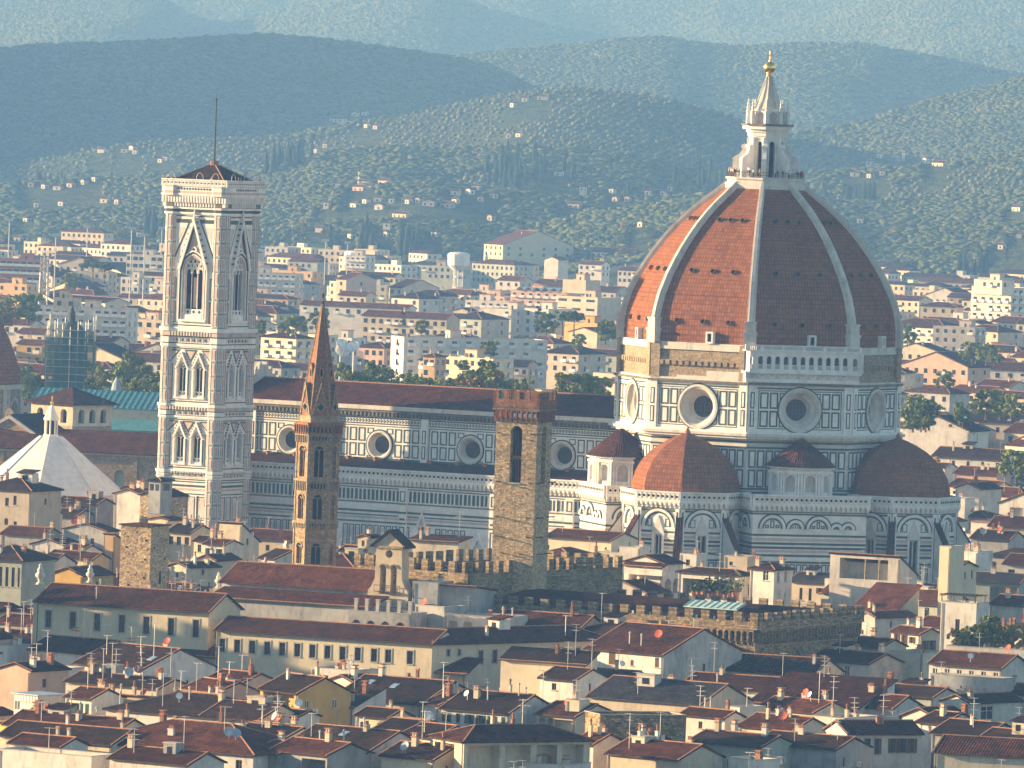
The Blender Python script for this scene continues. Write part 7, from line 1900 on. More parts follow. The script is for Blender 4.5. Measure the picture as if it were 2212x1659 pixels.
T_ = H('b4',827,1392,36,570,17.0,66,'ge','W',W=7,D=11.5,pitch=0.4,ewin=[(0.12,0.6,0.55,2.2),(0.27,0.6,1.0,2.2),(0.41,0.6,0.5,2.2),(0.62,0.6,0.8,2.0),(0.76,0.6,0.9,2.0),(0.88,0.6,0.6,2.0)],tile='m',chim=0,shut='b',label='nearest white house with wide brown framed windows at lower right',ws='plain')
H('b4',1570,1320,190,30,16.0,40,'gs','W',D=9,tile='d',chim=1)
H('b4',1900,1420,400,60,15.6,26,'gs','G',D=10,tile='d',chim=0,ant=1)
H('b4',2600,1600,1080,20,15.4,16,'gs','C',D=12,tile='m',chim=1,label='red roof across the bottom right corner')
H('b4',2230,1480,380,20,15.4,26,'gs','G',D=9,tile='d',chim=1,win=(2,1))
H('b4',2040,880,560,220,17.6,28,'gs','W',D=10,d=1262,ecol='W',win=(6,1,0.8,1.0,0.6,3,1),tile='m',chim=0,dish=2,ant=1,label='long low white house with planted balcony at the right edge',ws='white')
H('b4',2050,960,560,40,15.4,28,'f','G',D=4,d=1257,chim=0,pots=6,label='planted balcony in front of the long low white house')
H('b4',1760,1000,140,30,16.6,28,'f','W',D=6,chim=0)
H('b4',2400,1100,900,20,15.8,22,'gs','C',D=8,tile='m',chim=2,dish=1)
H('b4',740,1520,620,20,14.6,24,'gs','G',D=9,tile='d',chim=3,ant=2,ac=2)
H('b4',560,1230,440,14,16.2,30,'gs','C',D=9,tile='r',chim=2,ant=1,dish=2)
H('b4',400,1370,420,14,15.4,28,'gs','C',D=9,tile='r',chim=3,dish=1,pipes=2)
H('b4',100,1600,220,90,15.5,34,'f','W',D=5,chim=0,label='small white box at the bottom edge right of centre')
H('b3',1960,1500,560,14,15.2,24,'gs','N',D=9,tile='d',chim=3,ac=3,label='dark roof over a row of air conditioners at the bottom')
H('b3',1310,1600,560,260,15.6,28,'gs','C',D=10,tile='r',pitch=0.34,chim=2,pots=2,label='red pitched roof with cream gable at the bottom centre')
H('b3',1150,1520,220,60,16.4,28,'de','O',D=6,chim=3,tile='m')
H('b3',640,1480,160,40,16.5,30,'gs','W',D=7,tile='r',chim=2,win=[(0.5,0.6,0.7,1.4)],label='sunlit white corner house left of the rough stone block')
H('b3',420,1640,330,40,14.6,20,'f','W',D=7,chim=3)
# loggia house at the bottom centre
T_ = H('b2',1635,1455,215,830,19.6,58,'h','C',W=8.5,D=19.5,pitch=0.38,holes=[(0.14,0.72,0.5,3.9,0)],eholes=[(0.03,0.28,0.5,3.9,0),(0.325,0.53,0.5,3.9,0),(0.575,0.74,0.5,3.9,0),(0.78,0.95,0.5,3.9,0)],hdeep=1.6,tile='m',chim=2,dish=0,ant=1,name='open_loggia_house',label='cream house with hip roof and square pillared loggia at the bottom centre')
# ---------- centre foreground (b2)
T_ = H('b2',330,1075,330,318,19.6,50,'gs','Y',D=9.5,W=8.5,pitch=0.42,ewin=[(0.18,1.0,0.7,1.1),(0.70,0.9,0.8,1.3),(0.18,4.3,1.0,1.2),(0.6,4.3,0.9,1.2),(0.8,4.3,0.6,1.2)],holes=[(0.08,0.9,0.3,2.8,0)],hdeep=2.2,ws='white',tile='d',chim=2,ac=2,name='yellow_house',label='ochre yellow house with a plant filled loggia and white window frames')
H('b1',1900,1000,300,60,18.8,40,'gs','P',D=8,tile='r',holes=[(0.3,0.7,0.4,1.9,1)],hdeep=1.0,chim=1,label='reddish roof terrace house left of the ochre yellow house',pots=4)
H('b2',1300,1165,700,14,17.6,22,'gs','C',D=17,tile='d',pitch=0.33,chim=2,sky=2,label='broad dark roof with two skylights right of the ochre yellow house')
H('b2',760,990,190,60,19.5,30,'ge','W',D=6,tile='r',chim=1,dish=1,label='small white gable with dish on the ridge above the broad dark roof')
H('b2',760,895,330,20,19.0,24,'f','W',D=7,win=[(0.2,0.4,0.9,1.1),(0.35,0.4,0.9,1.1)],chim=2,pipes=6,label='white cabin with upright aerial panels on a roof in front of the palace')
H('b2',1990,1235,540,12,17.4,22,'gs','W',D=13,tile='d',pitch=0.34,win=(6,1,0.7,1.3,0.5,3,1),shut='g',chim=1,pipes=3,dish=1,label='dark roofed white row with green shutters left of the rough stone block',ant=1)
H('b2',1440,1170,120,110,18.4,40,'gs','W',D=8,tile='d',chim=2,pipes=2)
H('b2',770,1185,110,12,16.6,24,'ds','W',D=8,tile='d',chim=1)
H('b2',330,1265,190,20,15.8,26,'gs','W',D=5,tile='d',dish=1,chim=0,win=(2,1,0.8,1.0,0.4,3,1),shut='g',label='small white house with green shutters at the foot of the ochre house')
H('b2',870,1545,660,14,15.2,24,'gs','W',D=15,tile='d',pitch=0.32,chim=1,sky=1,ac=2,label='large dark roof with two air conditioners at lower centre',ant=1,pipes=2)
H('b2',1040,1270,260,12,16,24,'gs','L',D=6,tile='d',chim=0,win=(2,1))
H('b2',1190,1385,270,60,15.8,26,'gs','L',D=9,tile='d',chim=0,holes=[(0.6,0.8,0.4,1.8,1)],hdeep=0.6,label='cream wall with one arched opening under a dark roof at lower centre',ant=1)
H('b2',1400,1300,280,14,16.8,24,'dn','G',D=7,tile='s',chim=0)
H('b2',1390,1430,260,70,15.6,34,'gs','L',D=9,tile='d',ewin=[(0.5,1.0,0.7,1.3)],chim=0,dish=1,label='cream house in shade left of the pillared loggia house')
H('b2',1400,1600,420,14,14.8,26,'gs','L',D=9,tile='d',chim=2,ant=2,dish=1)
H('b2',560,1565,450,190,15.2,30,'gs','G',D=9,tile='r',pitch=0.3,holes=[(0.55,0.97,0.6,2.6,0)],hdeep=2.5,chim=1,pipes=2,label='house with sunlit red roof edge and dark open loft at lower left of centre')
H('b2',230,1430,420,14,15.8,24,'gs','W',D=8,tile='d',chim=2,ant=1,dish=1,win=(3,1),shut='g')
# ---------- left foreground (b1)
H('b1',1120,890,560,460,17.2,40,'gs','W',D=16,tile='d',pitch=0.34,ewin=[(0.35,2.0,0.9,1.4),(0.62,1.8,0.5,1.2)],win=(3,1),chim=1,sky=1,dish=1,ant=4,label='dark roofed house with long white gable under the palace front')
H('b1',770,770,560,20,17.4,24,'gs','W',D=10,tile='d',chim=1,ant=2,label='dark roof with lantern vent in front of the cream palace')
H('b1',240,900,260,20,16.4,26,'ge','P',D=9,tile='d',pitch=0.3,chim=2,ant=3,label='pinkish grey gable with aerials at the left edge')
H('b1',450,880,180,30,16.2,30,'f','W',D=6,chim=1)
H('b1',60,700,120,30,18.5,26,'f','W',D=6,chim=1,win=[(0.5,0.5,1.0,0.8)],label='white cabin with round white chimney at the left edge')
H('b1',345,1000,160,60,16.6,30,'f','W',D=5,chim=0,label='white chimney block with pointed pots at left') if False else None
T_ = H('b1',300,1095,240,205,16.3,44,'f','W',D=5,W=5,chim=0,name='glass_conservatory',cat='conservatory',holes=[(0.03,0.97,0.15,2.2,0)],eholes=[(0.03,0.97,0.15,2.2,0)],hdeep=0.25,drain=False,label='glazed roof conservatory with pale grey flat roof at left')
mb = MB(); mb.box(-5.4,-0.4,16.32,0.4,5.4,16.5,0)
for i in range(9): mb.box(-4.9+i*0.6,-0.05,14.0,-4.84+i*0.6,0.02,16.2,1); mb.box(-0.02,0.1+i*0.6,14.0,0.05,0.16+i*0.6,16.2,1)
mb.build('flat_roof', [M_LEAD, M_ACW], T_)
H('b1',720,1120,210,20,15.6,28,'gs','W',D=7,win=(3,1,0.7,1.5,0.7,3,1),shut='g',tile='m',chim=1,label='sunlit white house with green shutters right of the conservatory')
H('b1',365,1255,420,30,14.6,34,'dw','Y',D=7,pitch=0.18,tile='m',chim=1,label='plain ochre wall in shade at the left edge')
H('b1',1390,1130,660,14,15.8,22,'dn','B',D=6,pitch=0.2,tile='m',chim=1,ant=3,dish=1,pipes=3,label='long beige parapet wall at left foreground')
H('b1',1250,1040,760,20,16.4,22,'gs','C',D=8,tile='d',chim=5,ant=6,dish=3,label='cluttered dark roof bristling with aerials and dishes at left')
H('b1',1700,1075,180,220,17.2,50,'gs','P',D=8,W=8,tile='r',ewin=[(0.3,0.9,0.7,0.9),(0.62,0.9,0.7,0.9)],chim=2,ant=1,label='pink gabled house with sunlit roof ridge left of the ochre house')
H('b1',1560,1170,320,90,15.6,34,'gs','W',D=8,tile='d',chim=2,ant=1)
H('b1',1830,1280,1020,14,14.8,22,'h','W',W=21,D=15,tile='d',pitch=0.32,chim=2,ant=3,sky=1,pipes=3,label='wide dark hip roof across the left foreground',dish=1)
H('b1',2030,1290,460,20,15.2,24,'gs','L',D=11,tile='d',chim=2,ant=1)
H('b1',2150,1420,300,20,14.8,28,'gs','W',D=8,tile='d',chim=1,ant=2,dish=1)
H('b1',900,1390,900,20,14.0,22,'gs','C',D=9,tile='m',chim=4,ant=1,pipes=2,label='long red roof with several chimneys at the left foreground')
H('b1',880,1480,920,20,13.8,22,'gs','C',D=9,tile='d',chim=1,ant=1)
H('b1',1990,1560,1480,14,13.8,20,'h','W',W=26,D=17,tile='r',pitch=0.34,chim=7,ant=1,dish=2,label='big red hip roof dotted with small white chimneys at the bottom left',win=(6,1))
H('b1',480,1500,420,20,13.4,24,'gs','W',D=6,tile='r',chim=1)
H('b1',720,1570,760,20,13.2,22,'f','W',D=6,chim=0,label='white parapet wall at the bottom left corner')
H('b1',1480,1640,640,14,13.2,24,'gs','W',D=8,tile='m',chim=1,ant=1)
H('b1',2180,1560,220,340,13.6,46,'gs','G',D=9,tile='r',chim=1,ewin=[(0.25,2.0,0.8,0.8),(0.75,2.0,0.8,0.8)],label='grey gable in shade at the bottom left of centre')
# ---------- right of the cathedral, behind
H('a4',1780,475,455,14,24,24,'ge','W',W=18,D=14,pitch=0.38,win=[(0.12,-0.6,1.0,0.8),(0.24,-0.6,0.7,0.8),(0.32,-0.6,0.7,0.8),(0.4,-0.6,0.7,0.8),(0.72,-1.6,1.0,0.6)],tile='d',chim=1,label='brightly sunlit white house with wide gable right of the cathedral')
H('a4',1660,482,225,130,20.5,40,'h','C',win=[(0.3,0.6,1.3,2.4),(0.75,1.2,0.6,1.6)],ewin=[(0.45,0.8,1.8,3.0)],ws='white',tile='d',chim=0,label='cream bay fronted house with tall windows below the sunlit white house')
H('a4',2060,700,560,14,18.5,24,'gs','W',D=12,win=(5,1,0.8,1.6,0.7,3,1),tile='d',chim=1,pipes=1,label='long white house with dark roof right of the east half dome')
H('a4',2500,430,790,14,20,20,'gs','B',D=14,win=(9,1,1.0,1.4,1.2,3,1),tile='d',chim=2,sky=3,label='long dark roofed block at the right edge beside the cathedral')
H('a4',1750,1000,120,20,20,28,'f','W',D=5,win=[(0.5,0.5,1.0,1.2)],chim=0)
H('a4',2440,1060,520,420,18,28,'ge','W',W=13,D=16,pitch=0.4,holes=[(0.2,0.45,0.8,4,0),(0.55,0.8,0.8,4,0)],hdeep=0.8,tile='d',chim=0,sky=1,label='white house with big glazed bays under a broad dark roof at right')
H('a4',1860,930,180,30,18.5,28,'ge','W',D=12,pitch=0.4,tile='d',chim=0)
H('a4',2300,1235,360,14,16.5,20,'gs','L',D=10,win=(7,1,0.6,0.6,1.2,3,1),tile='m',chim=2,label='sunlit yellow front with a deep cornice at the right edge')
H('a4',1920,1150,220,20,16,26,'h','G',D=9,tile='r',chim=2,dish=2)
H('a4',2100,1330,300,20,15.5,24,'gs','G',D=9,tile='d',chim=2,dish=2)
H('a4',1600,760,200,90,17,34,'gs','W',tile='d',chim=1,holes=[(0.3,0.7,0.5,2,0)],hdeep=1)
H('a4',2000,820,330,20,16.5,26,'gs','P',D=9,tile='r',chim=2)

# ---------- the old town hall, unseen at left, added and sized to shade the quarter
T_ = thing('town_hall', 'massive battlemented town hall with a tall tower, beyond the left edge', 'town hall', (-150, 1270, 0), 0)
mb = MB(); mb.box(-62,0,0,0,66,39); [mb.box(-62+i*3.1,-0.8,39,-60.4+i*3.1,0.2,41) for i in range(20)]; [mb.box(-0.2,i*3.1,39,0.8,i*3.1+1.6,41) for i in range(21)]; mb.build('palace_wall', [M_STONED], T_)
mb = MB(); mb.box(-14,22,39,-6,30,80); mb.box(-15.5,20.5,80,-4.5,31.5,85); mb.box(-12.5,23.5,85,-7.5,28.5,92); mb.loft([[(-12.5,23.5,92),(-7.5,23.5,92),(-7.5,28.5,92),(-12.5,28.5,92)],[(-10.1,25.9,97),(-9.9,25.9,97),(-9.9,26.1,97),(-10.1,26.1,97)]]); mb.build('tower', [M_STONED], T_)
# ---------------------------------------------------------------- filler houses between the ones above
def rect_pts(X, Y, th, W, D, m=0.0):
    c, s = math.cos(th), math.sin(th)
    return [(X+x*c+y*s, Y-x*s+y*c) for x, y in ((-W-m,-m),(m,-m),(m,D+m),(-W-m,D+m))]
def sat(A, B):
    for P in (A, B):
        for i in range(4):
            ax = (-(P[(i+1)%4][1]-P[i][1]), P[(i+1)%4][0]-P[i][0])
            a = [p[0]*ax[0]+p[1]*ax[1] for p in A]; b = [p[0]*ax[0]+p[1]*ax[1] for p in B]
            if max(a) < min(b) or max(b) < min(a): return False
    return True
TAKEN = [rect_pts(*f) for f in FOOT]
# big monuments
TAKEN += [[(x0,y0),(x1,y0),(x1,y1),(x0,y1)] for x0,y0,x1,y1 in ((-12,1328,8,1345),(-36,1352,-26,1362))]
_c, _s = math.cos(TH), math.sin(TH)
def cl(x, y): return (48.5+x*_c+y*_s, 1661-x*_s+y*_c)
TAKEN += [[cl(-115,-24),cl(-26,-24),cl(-26,24),cl(-115,24)], [cl(-36,-52),cl(52,-52),cl(52,34),cl(-36,34)]]
TAKEN += [rect_pts(-58.2,1677,rad(28.5),15,15,3), rect_pts(BX.x+12,BX.y-16,TH,34,34)]
for o in (bpy.data.objects[n] for n in ('palace_upper_wing','palace_lower_wing')):
    L = (22.5,42) if 'upper' in o.name else (49,34); TAKEN.append(rect_pts(o.location.x, o.location.y, -o.rotation_euler.z, L[0], L[1], 2))
for n in ('stone_tower_stump','bell_gable'):
    o = bpy.data.objects[n]; TAKEN.append(rect_pts(o.location.x, o.location.y, -o.rotation_euler.z, 8, 8))
FKEY = {}; infill = MB(); KEEP = {2304,6403,7431,2824,7305,9738,10121,11016,5904,7441,4114,5140,10138,2843,11419,10141,7710,9512,8233,6903,5037,2737,7731,7734,3002,7229,8509,7103,9408,3521,322,4803,9027,5702,7110,8908,3021,9804,7503,1233,11217,3923,5203,7509,6103,6235,732,7138,4837,104,3819,6636,9707,9709,7807,6001,8309,10102,1143,9208,11515,10109,5502,3711}
nf = 0; FR = random.Random(3)
for row in range(120):
    yy = 1062+row*5.2
    if yy > 1660: break
    for t_ in list(range(44))+list(range(-7, 0))+list(range(44, 51)):
        FR.seed(row*100+t_)
        X = (-0.066+0.132*t_/43)*yy+FR.uniform(-2,2); Y = yy+FR.uniform(-2,2)
        W, D = FR.uniform(6.5,13), FR.uniform(7,11)
        th = 26+FR.uniform(-6,9)
        R_ = rect_pts(X, Y, rad(th), W, D, 0.3)
        if any(sat(R_, B) for B in TAKEN): continue
        TAKEN.append(R_)
        z = FR.uniform(9.0,12.6)+ (0.8 if yy > 1300 else 0)
        col = FR.choice('WWWCCLGNBP')
        rt = FR.choice(['gs','gs','gs','ge','h','dn','f']); key = row*100+t_
        args = dict(win=(max(1,int(W/3)),1), ewin=(2,1) if FR.random() < 0.6 else None, shut=FR.choice([None,None,'g','b','l']), ant=FR.choice([0,1,1,2,2]), dish=FR.choice([0,0,1,1]), ac=FR.choice([0,0,1]), drain=FR.random() < 0.3, px=None, pipes=FR.choice([0,1,2]), chim=FR.choice([1,1,2,3]))
        if KEEP is None or key in KEEP:
            o = house_at(X, Y, W, D, z, th, rt, col, **args); FKEY[o.name] = key
        else:                    # houses hidden behind the others but for a corner: one mass
            c, s_ = math.cos(rad(th)), math.sin(rad(th)); P = lambda x, y, zz: (X+x*c+y*s_, Y-x*s_+y*c, zz)
            infill.hexa([P(-W,0,0),P(0,0,0),P(0,D,0),P(-W,D,0),P(-W,0,z),P(0,0,z),P(0,D,z),P(-W,D,z)], 'WCG'.find(col) if col in 'WCG' else 1)
            infill.loft([[P(-W-.4,-.4,z+.02),P(.4,-.4,z+.02),P(.4,D+.4,z+.02),P(-W-.4,D+.4,z+.02)],[P(-W-.3,D/2-.05,z+D*.16),P(.3,D/2-.05,z+D*.16),P(.3,D/2+.05,z+D*.16),P(-W-.3,D/2+.05,z+D*.16)]], 3)
        nf += 1
if infill.v: kind(infill.build('infill_rooftops', [M_WHITE, M_CREAM, M_GREY, M_ROOF]), 'stuff')
print('filler houses', nf)
# ================================================================ the newer city behind
BK = 'apartment blocks of the city behind the cathedral'
def m_bwin(w_, h_, i):
    def mk():
        mb = MB(); mb.box(-w_/2, -0.05, 0, w_/2, 0.02, h_, 0); mb.box(-w_/2-0.1, -0.12, -0.12, w_/2+0.1, 0.0, 0, 1)
        if i == 1: mb.box(-w_/2, -0.1, 0, -w_/2+w_*0.45, -0.05, h_, 2)
        if i == 2: mb.box(-w_/2-0.5, -1.1, -0.25, w_/2+0.5, 0.0, -0.1, 1); mb.box(-w_/2-0.5, -1.1, -0.1, w_/2+0.5, -1.03, 0.85, 1)
        return mesh_from('window', mb.v, mb.f, mb.m, [M_GLASS, M_ACW, M_SHBROWN])
    return lib(('bw', round(w_,1), round(h_,1), i), mk)
def block(X, Y, W, D, zE, th, roof, col, tile='r', cols=4, rows=3, ecols=2, fl=3.3, ww=1.4, hh=1.7, name='apartment_block', cat='apartment block', label=None, kindw=None, cabin=None, group=BK, z0=0, **k):
    r = random.Random(int(X*13)+int(Y*7))
    T = house_at(X, Y, W, D, zE, th, roof, col, tile=tile, chim=k.pop('chim', r.choice([0,1,2])), drain=False, name=name, cat=cat, label=label, group=group, z0=z0, **k)
    h_ = zE-z0
    for n, L, fid in ((cols, W, 'S'), (ecols, D, 'E')):
        for j in range(rows):
            for i in range(n):
                z = h_-1.0-hh-j*fl
                if z < 0.5 or r.random() < 0.06: continue
                u = (i+0.5)/n*L
                me = m_bwin(ww, hh, kindw if kindw is not None else r.choice((0,0,1,2)))
                if fid == 'S': place('window', me, T, (-W+u, 0, z))
                else: place('window', me, T, (0, u, z), PI/2)
    if cabin if cabin is not None else (roof == 'f'):
        mb = MB(); w_ = min(5, W*0.35); x = -W*r.uniform(0.3, 0.7); d_ = min(4, D*0.4)
        mb.box(x-w_/2, D*0.35, h_-0.8, x+w_/2, D*0.35+d_, h_+2.4, 0); mb.box(x-w_/2-0.3, D*0.35-0.3, h_+2.4, x+w_/2+0.3, D*0.35+d_+0.3, h_+2.6, 1)
        mb.box(x-0.4, D*0.35-0.03, h_-0.8, x+0.4, D*0.35+0.03, h_+1.3, 2)
        mb.build('stair_cabin', [PL[col], M_TERRA, M_GLASS], T)
    return T
RESV = []
def UB(px, py, wl, wr, zE, th, roof, col, **k):
    p = atz(px, py, zE); s = p.y/FPX
    W = k.pop('W', wl*s/math.cos(rad(th))); D = k.pop('D', max(7, min(60, wr*s/math.sin(rad(th)))))
    RESV.append((px-wl-4, py-8, px+wr+4, py+min(36, (zE-k.get('z0', 0))*0.75/s), p.y))
    return block(p.x, p.y, W, D, zE, th, roof, col, px=px, py=py, **k)
UB(2185,622,82,60,31.5,42,'f','W',cols=5,rows=7,ecols=4,fl=3.4,ww=1.9,hh=1.9,kindw=2,label='tall sunlit white tower block at the right edge')
UB(2165,606,58,40,36,42,'f','W',cols=4,rows=1,ecols=2,z0=30,D=8,label='white penthouse storey on top of the tall white tower block',group='roof storeys',name='penthouse',cat='penthouse')
UB(2042,710,132,60,20.5,36,'h','W',cols=6,rows=5,ecols=3,kindw=2,label='white block with a green awning left of the tall white tower block')
UB(2250,803,240,20,18,18,'h','W',D=16,cols=9,rows=3,label='long white house with brick red hip roof at the right edge')
UB(2130,850,80,60,15,40,'gs','P',rows=2); UB(2180,838,70,50,16,40,'gs','W',rows=2); UB(2225,862,90,50,15,40,'gs','C',rows=2)
UB(88,562,105,30,28,12,'f','R',D=14,cols=7,rows=6,ww=2.2,label='dark brick red apartment block at the left edge',kindw=2)
UB(352,552,80,20,25,18,'f','W',D=12,cols=6,rows=4,ww=2.2,label='modern white office block touching the left side of the bell tower')
UB(300,600,40,20,20,25,'f','W',D=10,cols=3,rows=3)
UB(275,668,200,40,26,12,'f','W',D=15,cols=11,rows=6,ww=1.6,kindw=2,label='long grey white apartment block with roof terraces left of the bell tower')
UB(165,645,50,20,29.5,12,'f','C',z0=25,D=7,cols=2,rows=1,ecols=1,name='penthouse',cat='penthouse',group='roof storeys',label='roof cabin on the long grey white apartment block')
UB(352,692,82,40,22,30,'f','B',D=12,cols=4,rows=4,ww=1.8,label='beige block with grouped windows against the bell tower left side')
UB(64,702,80,20,20,22,'gs','W',D=11,cols=4,rows=3,label='white gabled house at the left edge above the brick dome')
UB(95,722,60,20,17.5,22,'gs','L',D=10,cols=3,rows=2); UB(90,745,55,20,16,22,'gs','Y',D=9,cols=3,rows=2)
UB(640,731,78,34,24,36,'h','L',cols=3,rows=5,ecols=2,ww=1.9,hh=1.9,kindw=2,tile='m',label='pale yellow five storey block between the bell tower and the brick spire')
UB(1291,643,90,52,24,38,'f','B',cols=3,rows=5,ecols=0,ww=4.2,hh=1.1,fl=3.6,kindw=0,label='beige office block with banded windows left of the great dome')
UB(1266,606,50,30,28.5,38,'f','B',z0=23,D=10,cols=0,rows=0,ecols=0,name='penthouse',cat='penthouse',group='roof storeys',label='plain upper storey on the beige office block')
wr_ = UB(1225,632,122,30,22,25,'f','P',D=16,cols=7,rows=5,kindw=2,label='terraced apartment block with white curved roofs beside the beige office block')
mb = MB()
for i in range(6):
    x0 = -wr_.get('w', 24)-0.0 if False else -(i+1)*3.9; n_ = 8
    rings = [[(x0+3.9*q/n_, y, 22.2+1.3*math.sin(PI*q/n_)) for q in range(n_+1)] for y in (-1.2, 12)]
    mb.loft(rings, 0, closed=False, cap0=False, cap1=False)
mb.build('curved_roof', [M_ACW], wr_)
UB(1100,652,95,20,20,25,'f','W',D=14,cols=6,rows=4,kindw=2); UB(1105,668,60,60,19,30,'f','W',cols=3,rows=4); UB(1185,668,70,60,19.5,32,'f','W',cols=4,rows=4)
UB(1086.5,529,41,95,22,60,'gs','L',cols=4,rows=2,ecols=6,D=45,ww=1.6,kindw=0,label='long cream villa with dark roof at the foot of the hills left of the dome',name='villa',cat='villa',group='villas')
UB(1368,547,90,20,20,15,'gs','L',D=14,cols=9,rows=2,ww=1.3,hh=2.4,kindw=0,label='sunlit cream villa touching the left outline of the great dome',name='villa',cat='villa',group='villas')
UB(1206,562,30,22,20,35,'ge','W',cols=0,rows=0,ecols=2)
UB(1300,572,50,20,17,25,'gs','W',D=10,rows=2); UB(1375,585,40,20,17,25,'gs','W',D=10,rows=2)
UB(873,728,12,205,22,68,'f','W',cols=1,rows=4,ecols=10,W=12,D=52,ww=1.8,kindw=2,label='long grey white block with balconies right of the brick spire')
UB(965,690,185,28,20,24,'gs','C',tile='r',cols=11,rows=3,ecols=0,ww=1.5,label='long red roofed terrace with cream gable end right of the brick spire')
UB(880,668,235,10,20,20,'gs','W',tile='r',D=10,cols=10,rows=1); UB(1010,672,30,20,20,25,'ge','C')
UB(1040,690,70,60,19,35,'h','N',tile='d',cols=3,rows=3); UB(748,604,22,55,22,40,'gs','P',cols=1,ecols=1,rows=3,D=20,label='tall pinkish block with blank gable behind the brick spire')
UB(870,622,30,55,19,45,'gs','B',tile='d',D=22,cols=2,rows=3); UB(950,640,70,40,19,35,'h','C',tile='d',cols=4,rows=3); UB(905,645,60,50,18,35,'h','W',tile='d',cols=3,rows=2)
UB(640,592,110,10,20,14,'f','W',D=12,cols=8,rows=3,kindw=2); UB(570,575,60,10,22,14,'f','W',D=12,cols=4,rows=2)
UB(790,553,45,12,23,22,'f','W',D=12,cols=4,rows=4,kindw=2); UB(1000,577,90,20,18,22,'f','N',tile='d',D=12,cols=7,rows=2)
T_ = UB(940,771,26,10,20,30,'h','O',D=7,cols=2,rows=2,ecols=2,tile='r',label='small brown stone tower with loggia among trees behind the nave roof',name='villa_tower',cat='tower house',group='villas')
UB(1140,792,190,20,15,18,'gs','B',tile='d',D=12,cols=12,rows=2,ww=1.2,label='long dark roofed stone range behind the trees over the nave roof')
UB(1195,742,70,40,17,32,'h','C',tile='r',cols=4,rows=2); UB(1290,720,60,50,18,35,'ge','C',tile='r',cols=1,rows=1,ecols=1); UB(1250,765,80,60,16.5,32,'h','B',tile='d',cols=4,rows=2)
UB(1310,700,90,60,20,35,'f','Y',cols=0,rows=0,ecols=1,label='blank ochre flank wall beside the left foot of the dome') 
UB(760,730,40,30,16,30,'f','W',rows=2); UB(830,752,60,20,15,30,'h','P',tile='r',D=12,rows=2)
UB(790,640,60,10,19,25,'gs','L',D=10,rows=2)
# seeded blocks in rows, denser and larger towards the front
BT_ = [rect_pts(*f) for f in FOOT if f[1] > 1700]
n_ind = 0; far = MB(); KEEPB = 215
cand = []
for row in range(70):
    Y0 = 1720+row*44+ (row*row)*0.12
    if Y0 > 4560: break
    CR = random.Random(500+row); t = -0.069
    while t < 0.069:
        W = CR.uniform(10, 24) if Y0 < 2500 else CR.uniform(11, 30)
        D = CR.uniform(9, 15); th = CR.choice((20,26,30,34,40,48))+CR.uniform(-4,4)
        Y = Y0+CR.uniform(-14, 14); X = t*Y
        t += (W+D*0.5+CR.uniform(1, 8))/Y0
        z = CR.uniform(11, 16) if Y0 < 2150 else CR.uniform(12.5, 20)+(CR.random() < 0.08)*4
        col = CR.choice('WCCCCLLPBBBNGGO'); roof = CR.choice(['gs','gs','gs','h','h','ge','f','f'])
        cand.append((X, Y, W, D, z, th, roof, col, CR.choice('rrrmmdd')))
ER = random.Random(77)              # a little beyond both edges of the view
for row in range(60):
    Y0 = 1700+row*46
    for sg in (-1, 1):
        t = 0.067
        while t < 0.088:
            W = ER.uniform(12, 24); Y = Y0+ER.uniform(-12, 12)
            cand.append((sg*t*Y, Y, W, ER.uniform(9, 14), ER.uniform(12, 18), ER.uniform(18, 46), ER.choice(['gs','h','f']), ER.choice('WCCLBN'), ER.choice('rmd')))
            t += (W+8)/Y0
KEEPBS = {0,514,516,517,518,519,8,7,520,523,524,525,521,527,522,529,18,531,16,25,26,537,539,542,544,547,36,548,550,552,556,557,46,559,47,558,565,54,55,56,570,571,572,575,576,65,66,579,67,578,582,580,584,577,586,587,588,77,590,593,594,595,596,597,599,87,600,602,88,604,607,98,99,612,613,614,108,621,623,626,121,122,124,131,132,133,143,145,146,148,157,158,159,160,161,163,167,168,170,171,172,177,184,189,191,193,194,195,199,202,204,205,206,208,209,212,215,217,219,220,221,227,230,232,233,236,238,240,242,246,249,251,253,255,257,258,266,276,278,284,285,287,292,293,294,297,298,304,306,307,309,310,311,313,315,316,320,323,329,331,332,334,335,336,337,344,346,348,351,356,358,360,361,363,364,365,369,370,373,375,378,381,386,391,393,396,401,403,404,405,406,410,411,417,421,423,425,427,428,433,435,436,437,439,440,442,443,448,449,451,452,453,454,455,456,457,458,463,466,467,471,472,479,482,485,488,490,497,500,501,502,504,505,506,508,509,510,511}; BKEY = {}
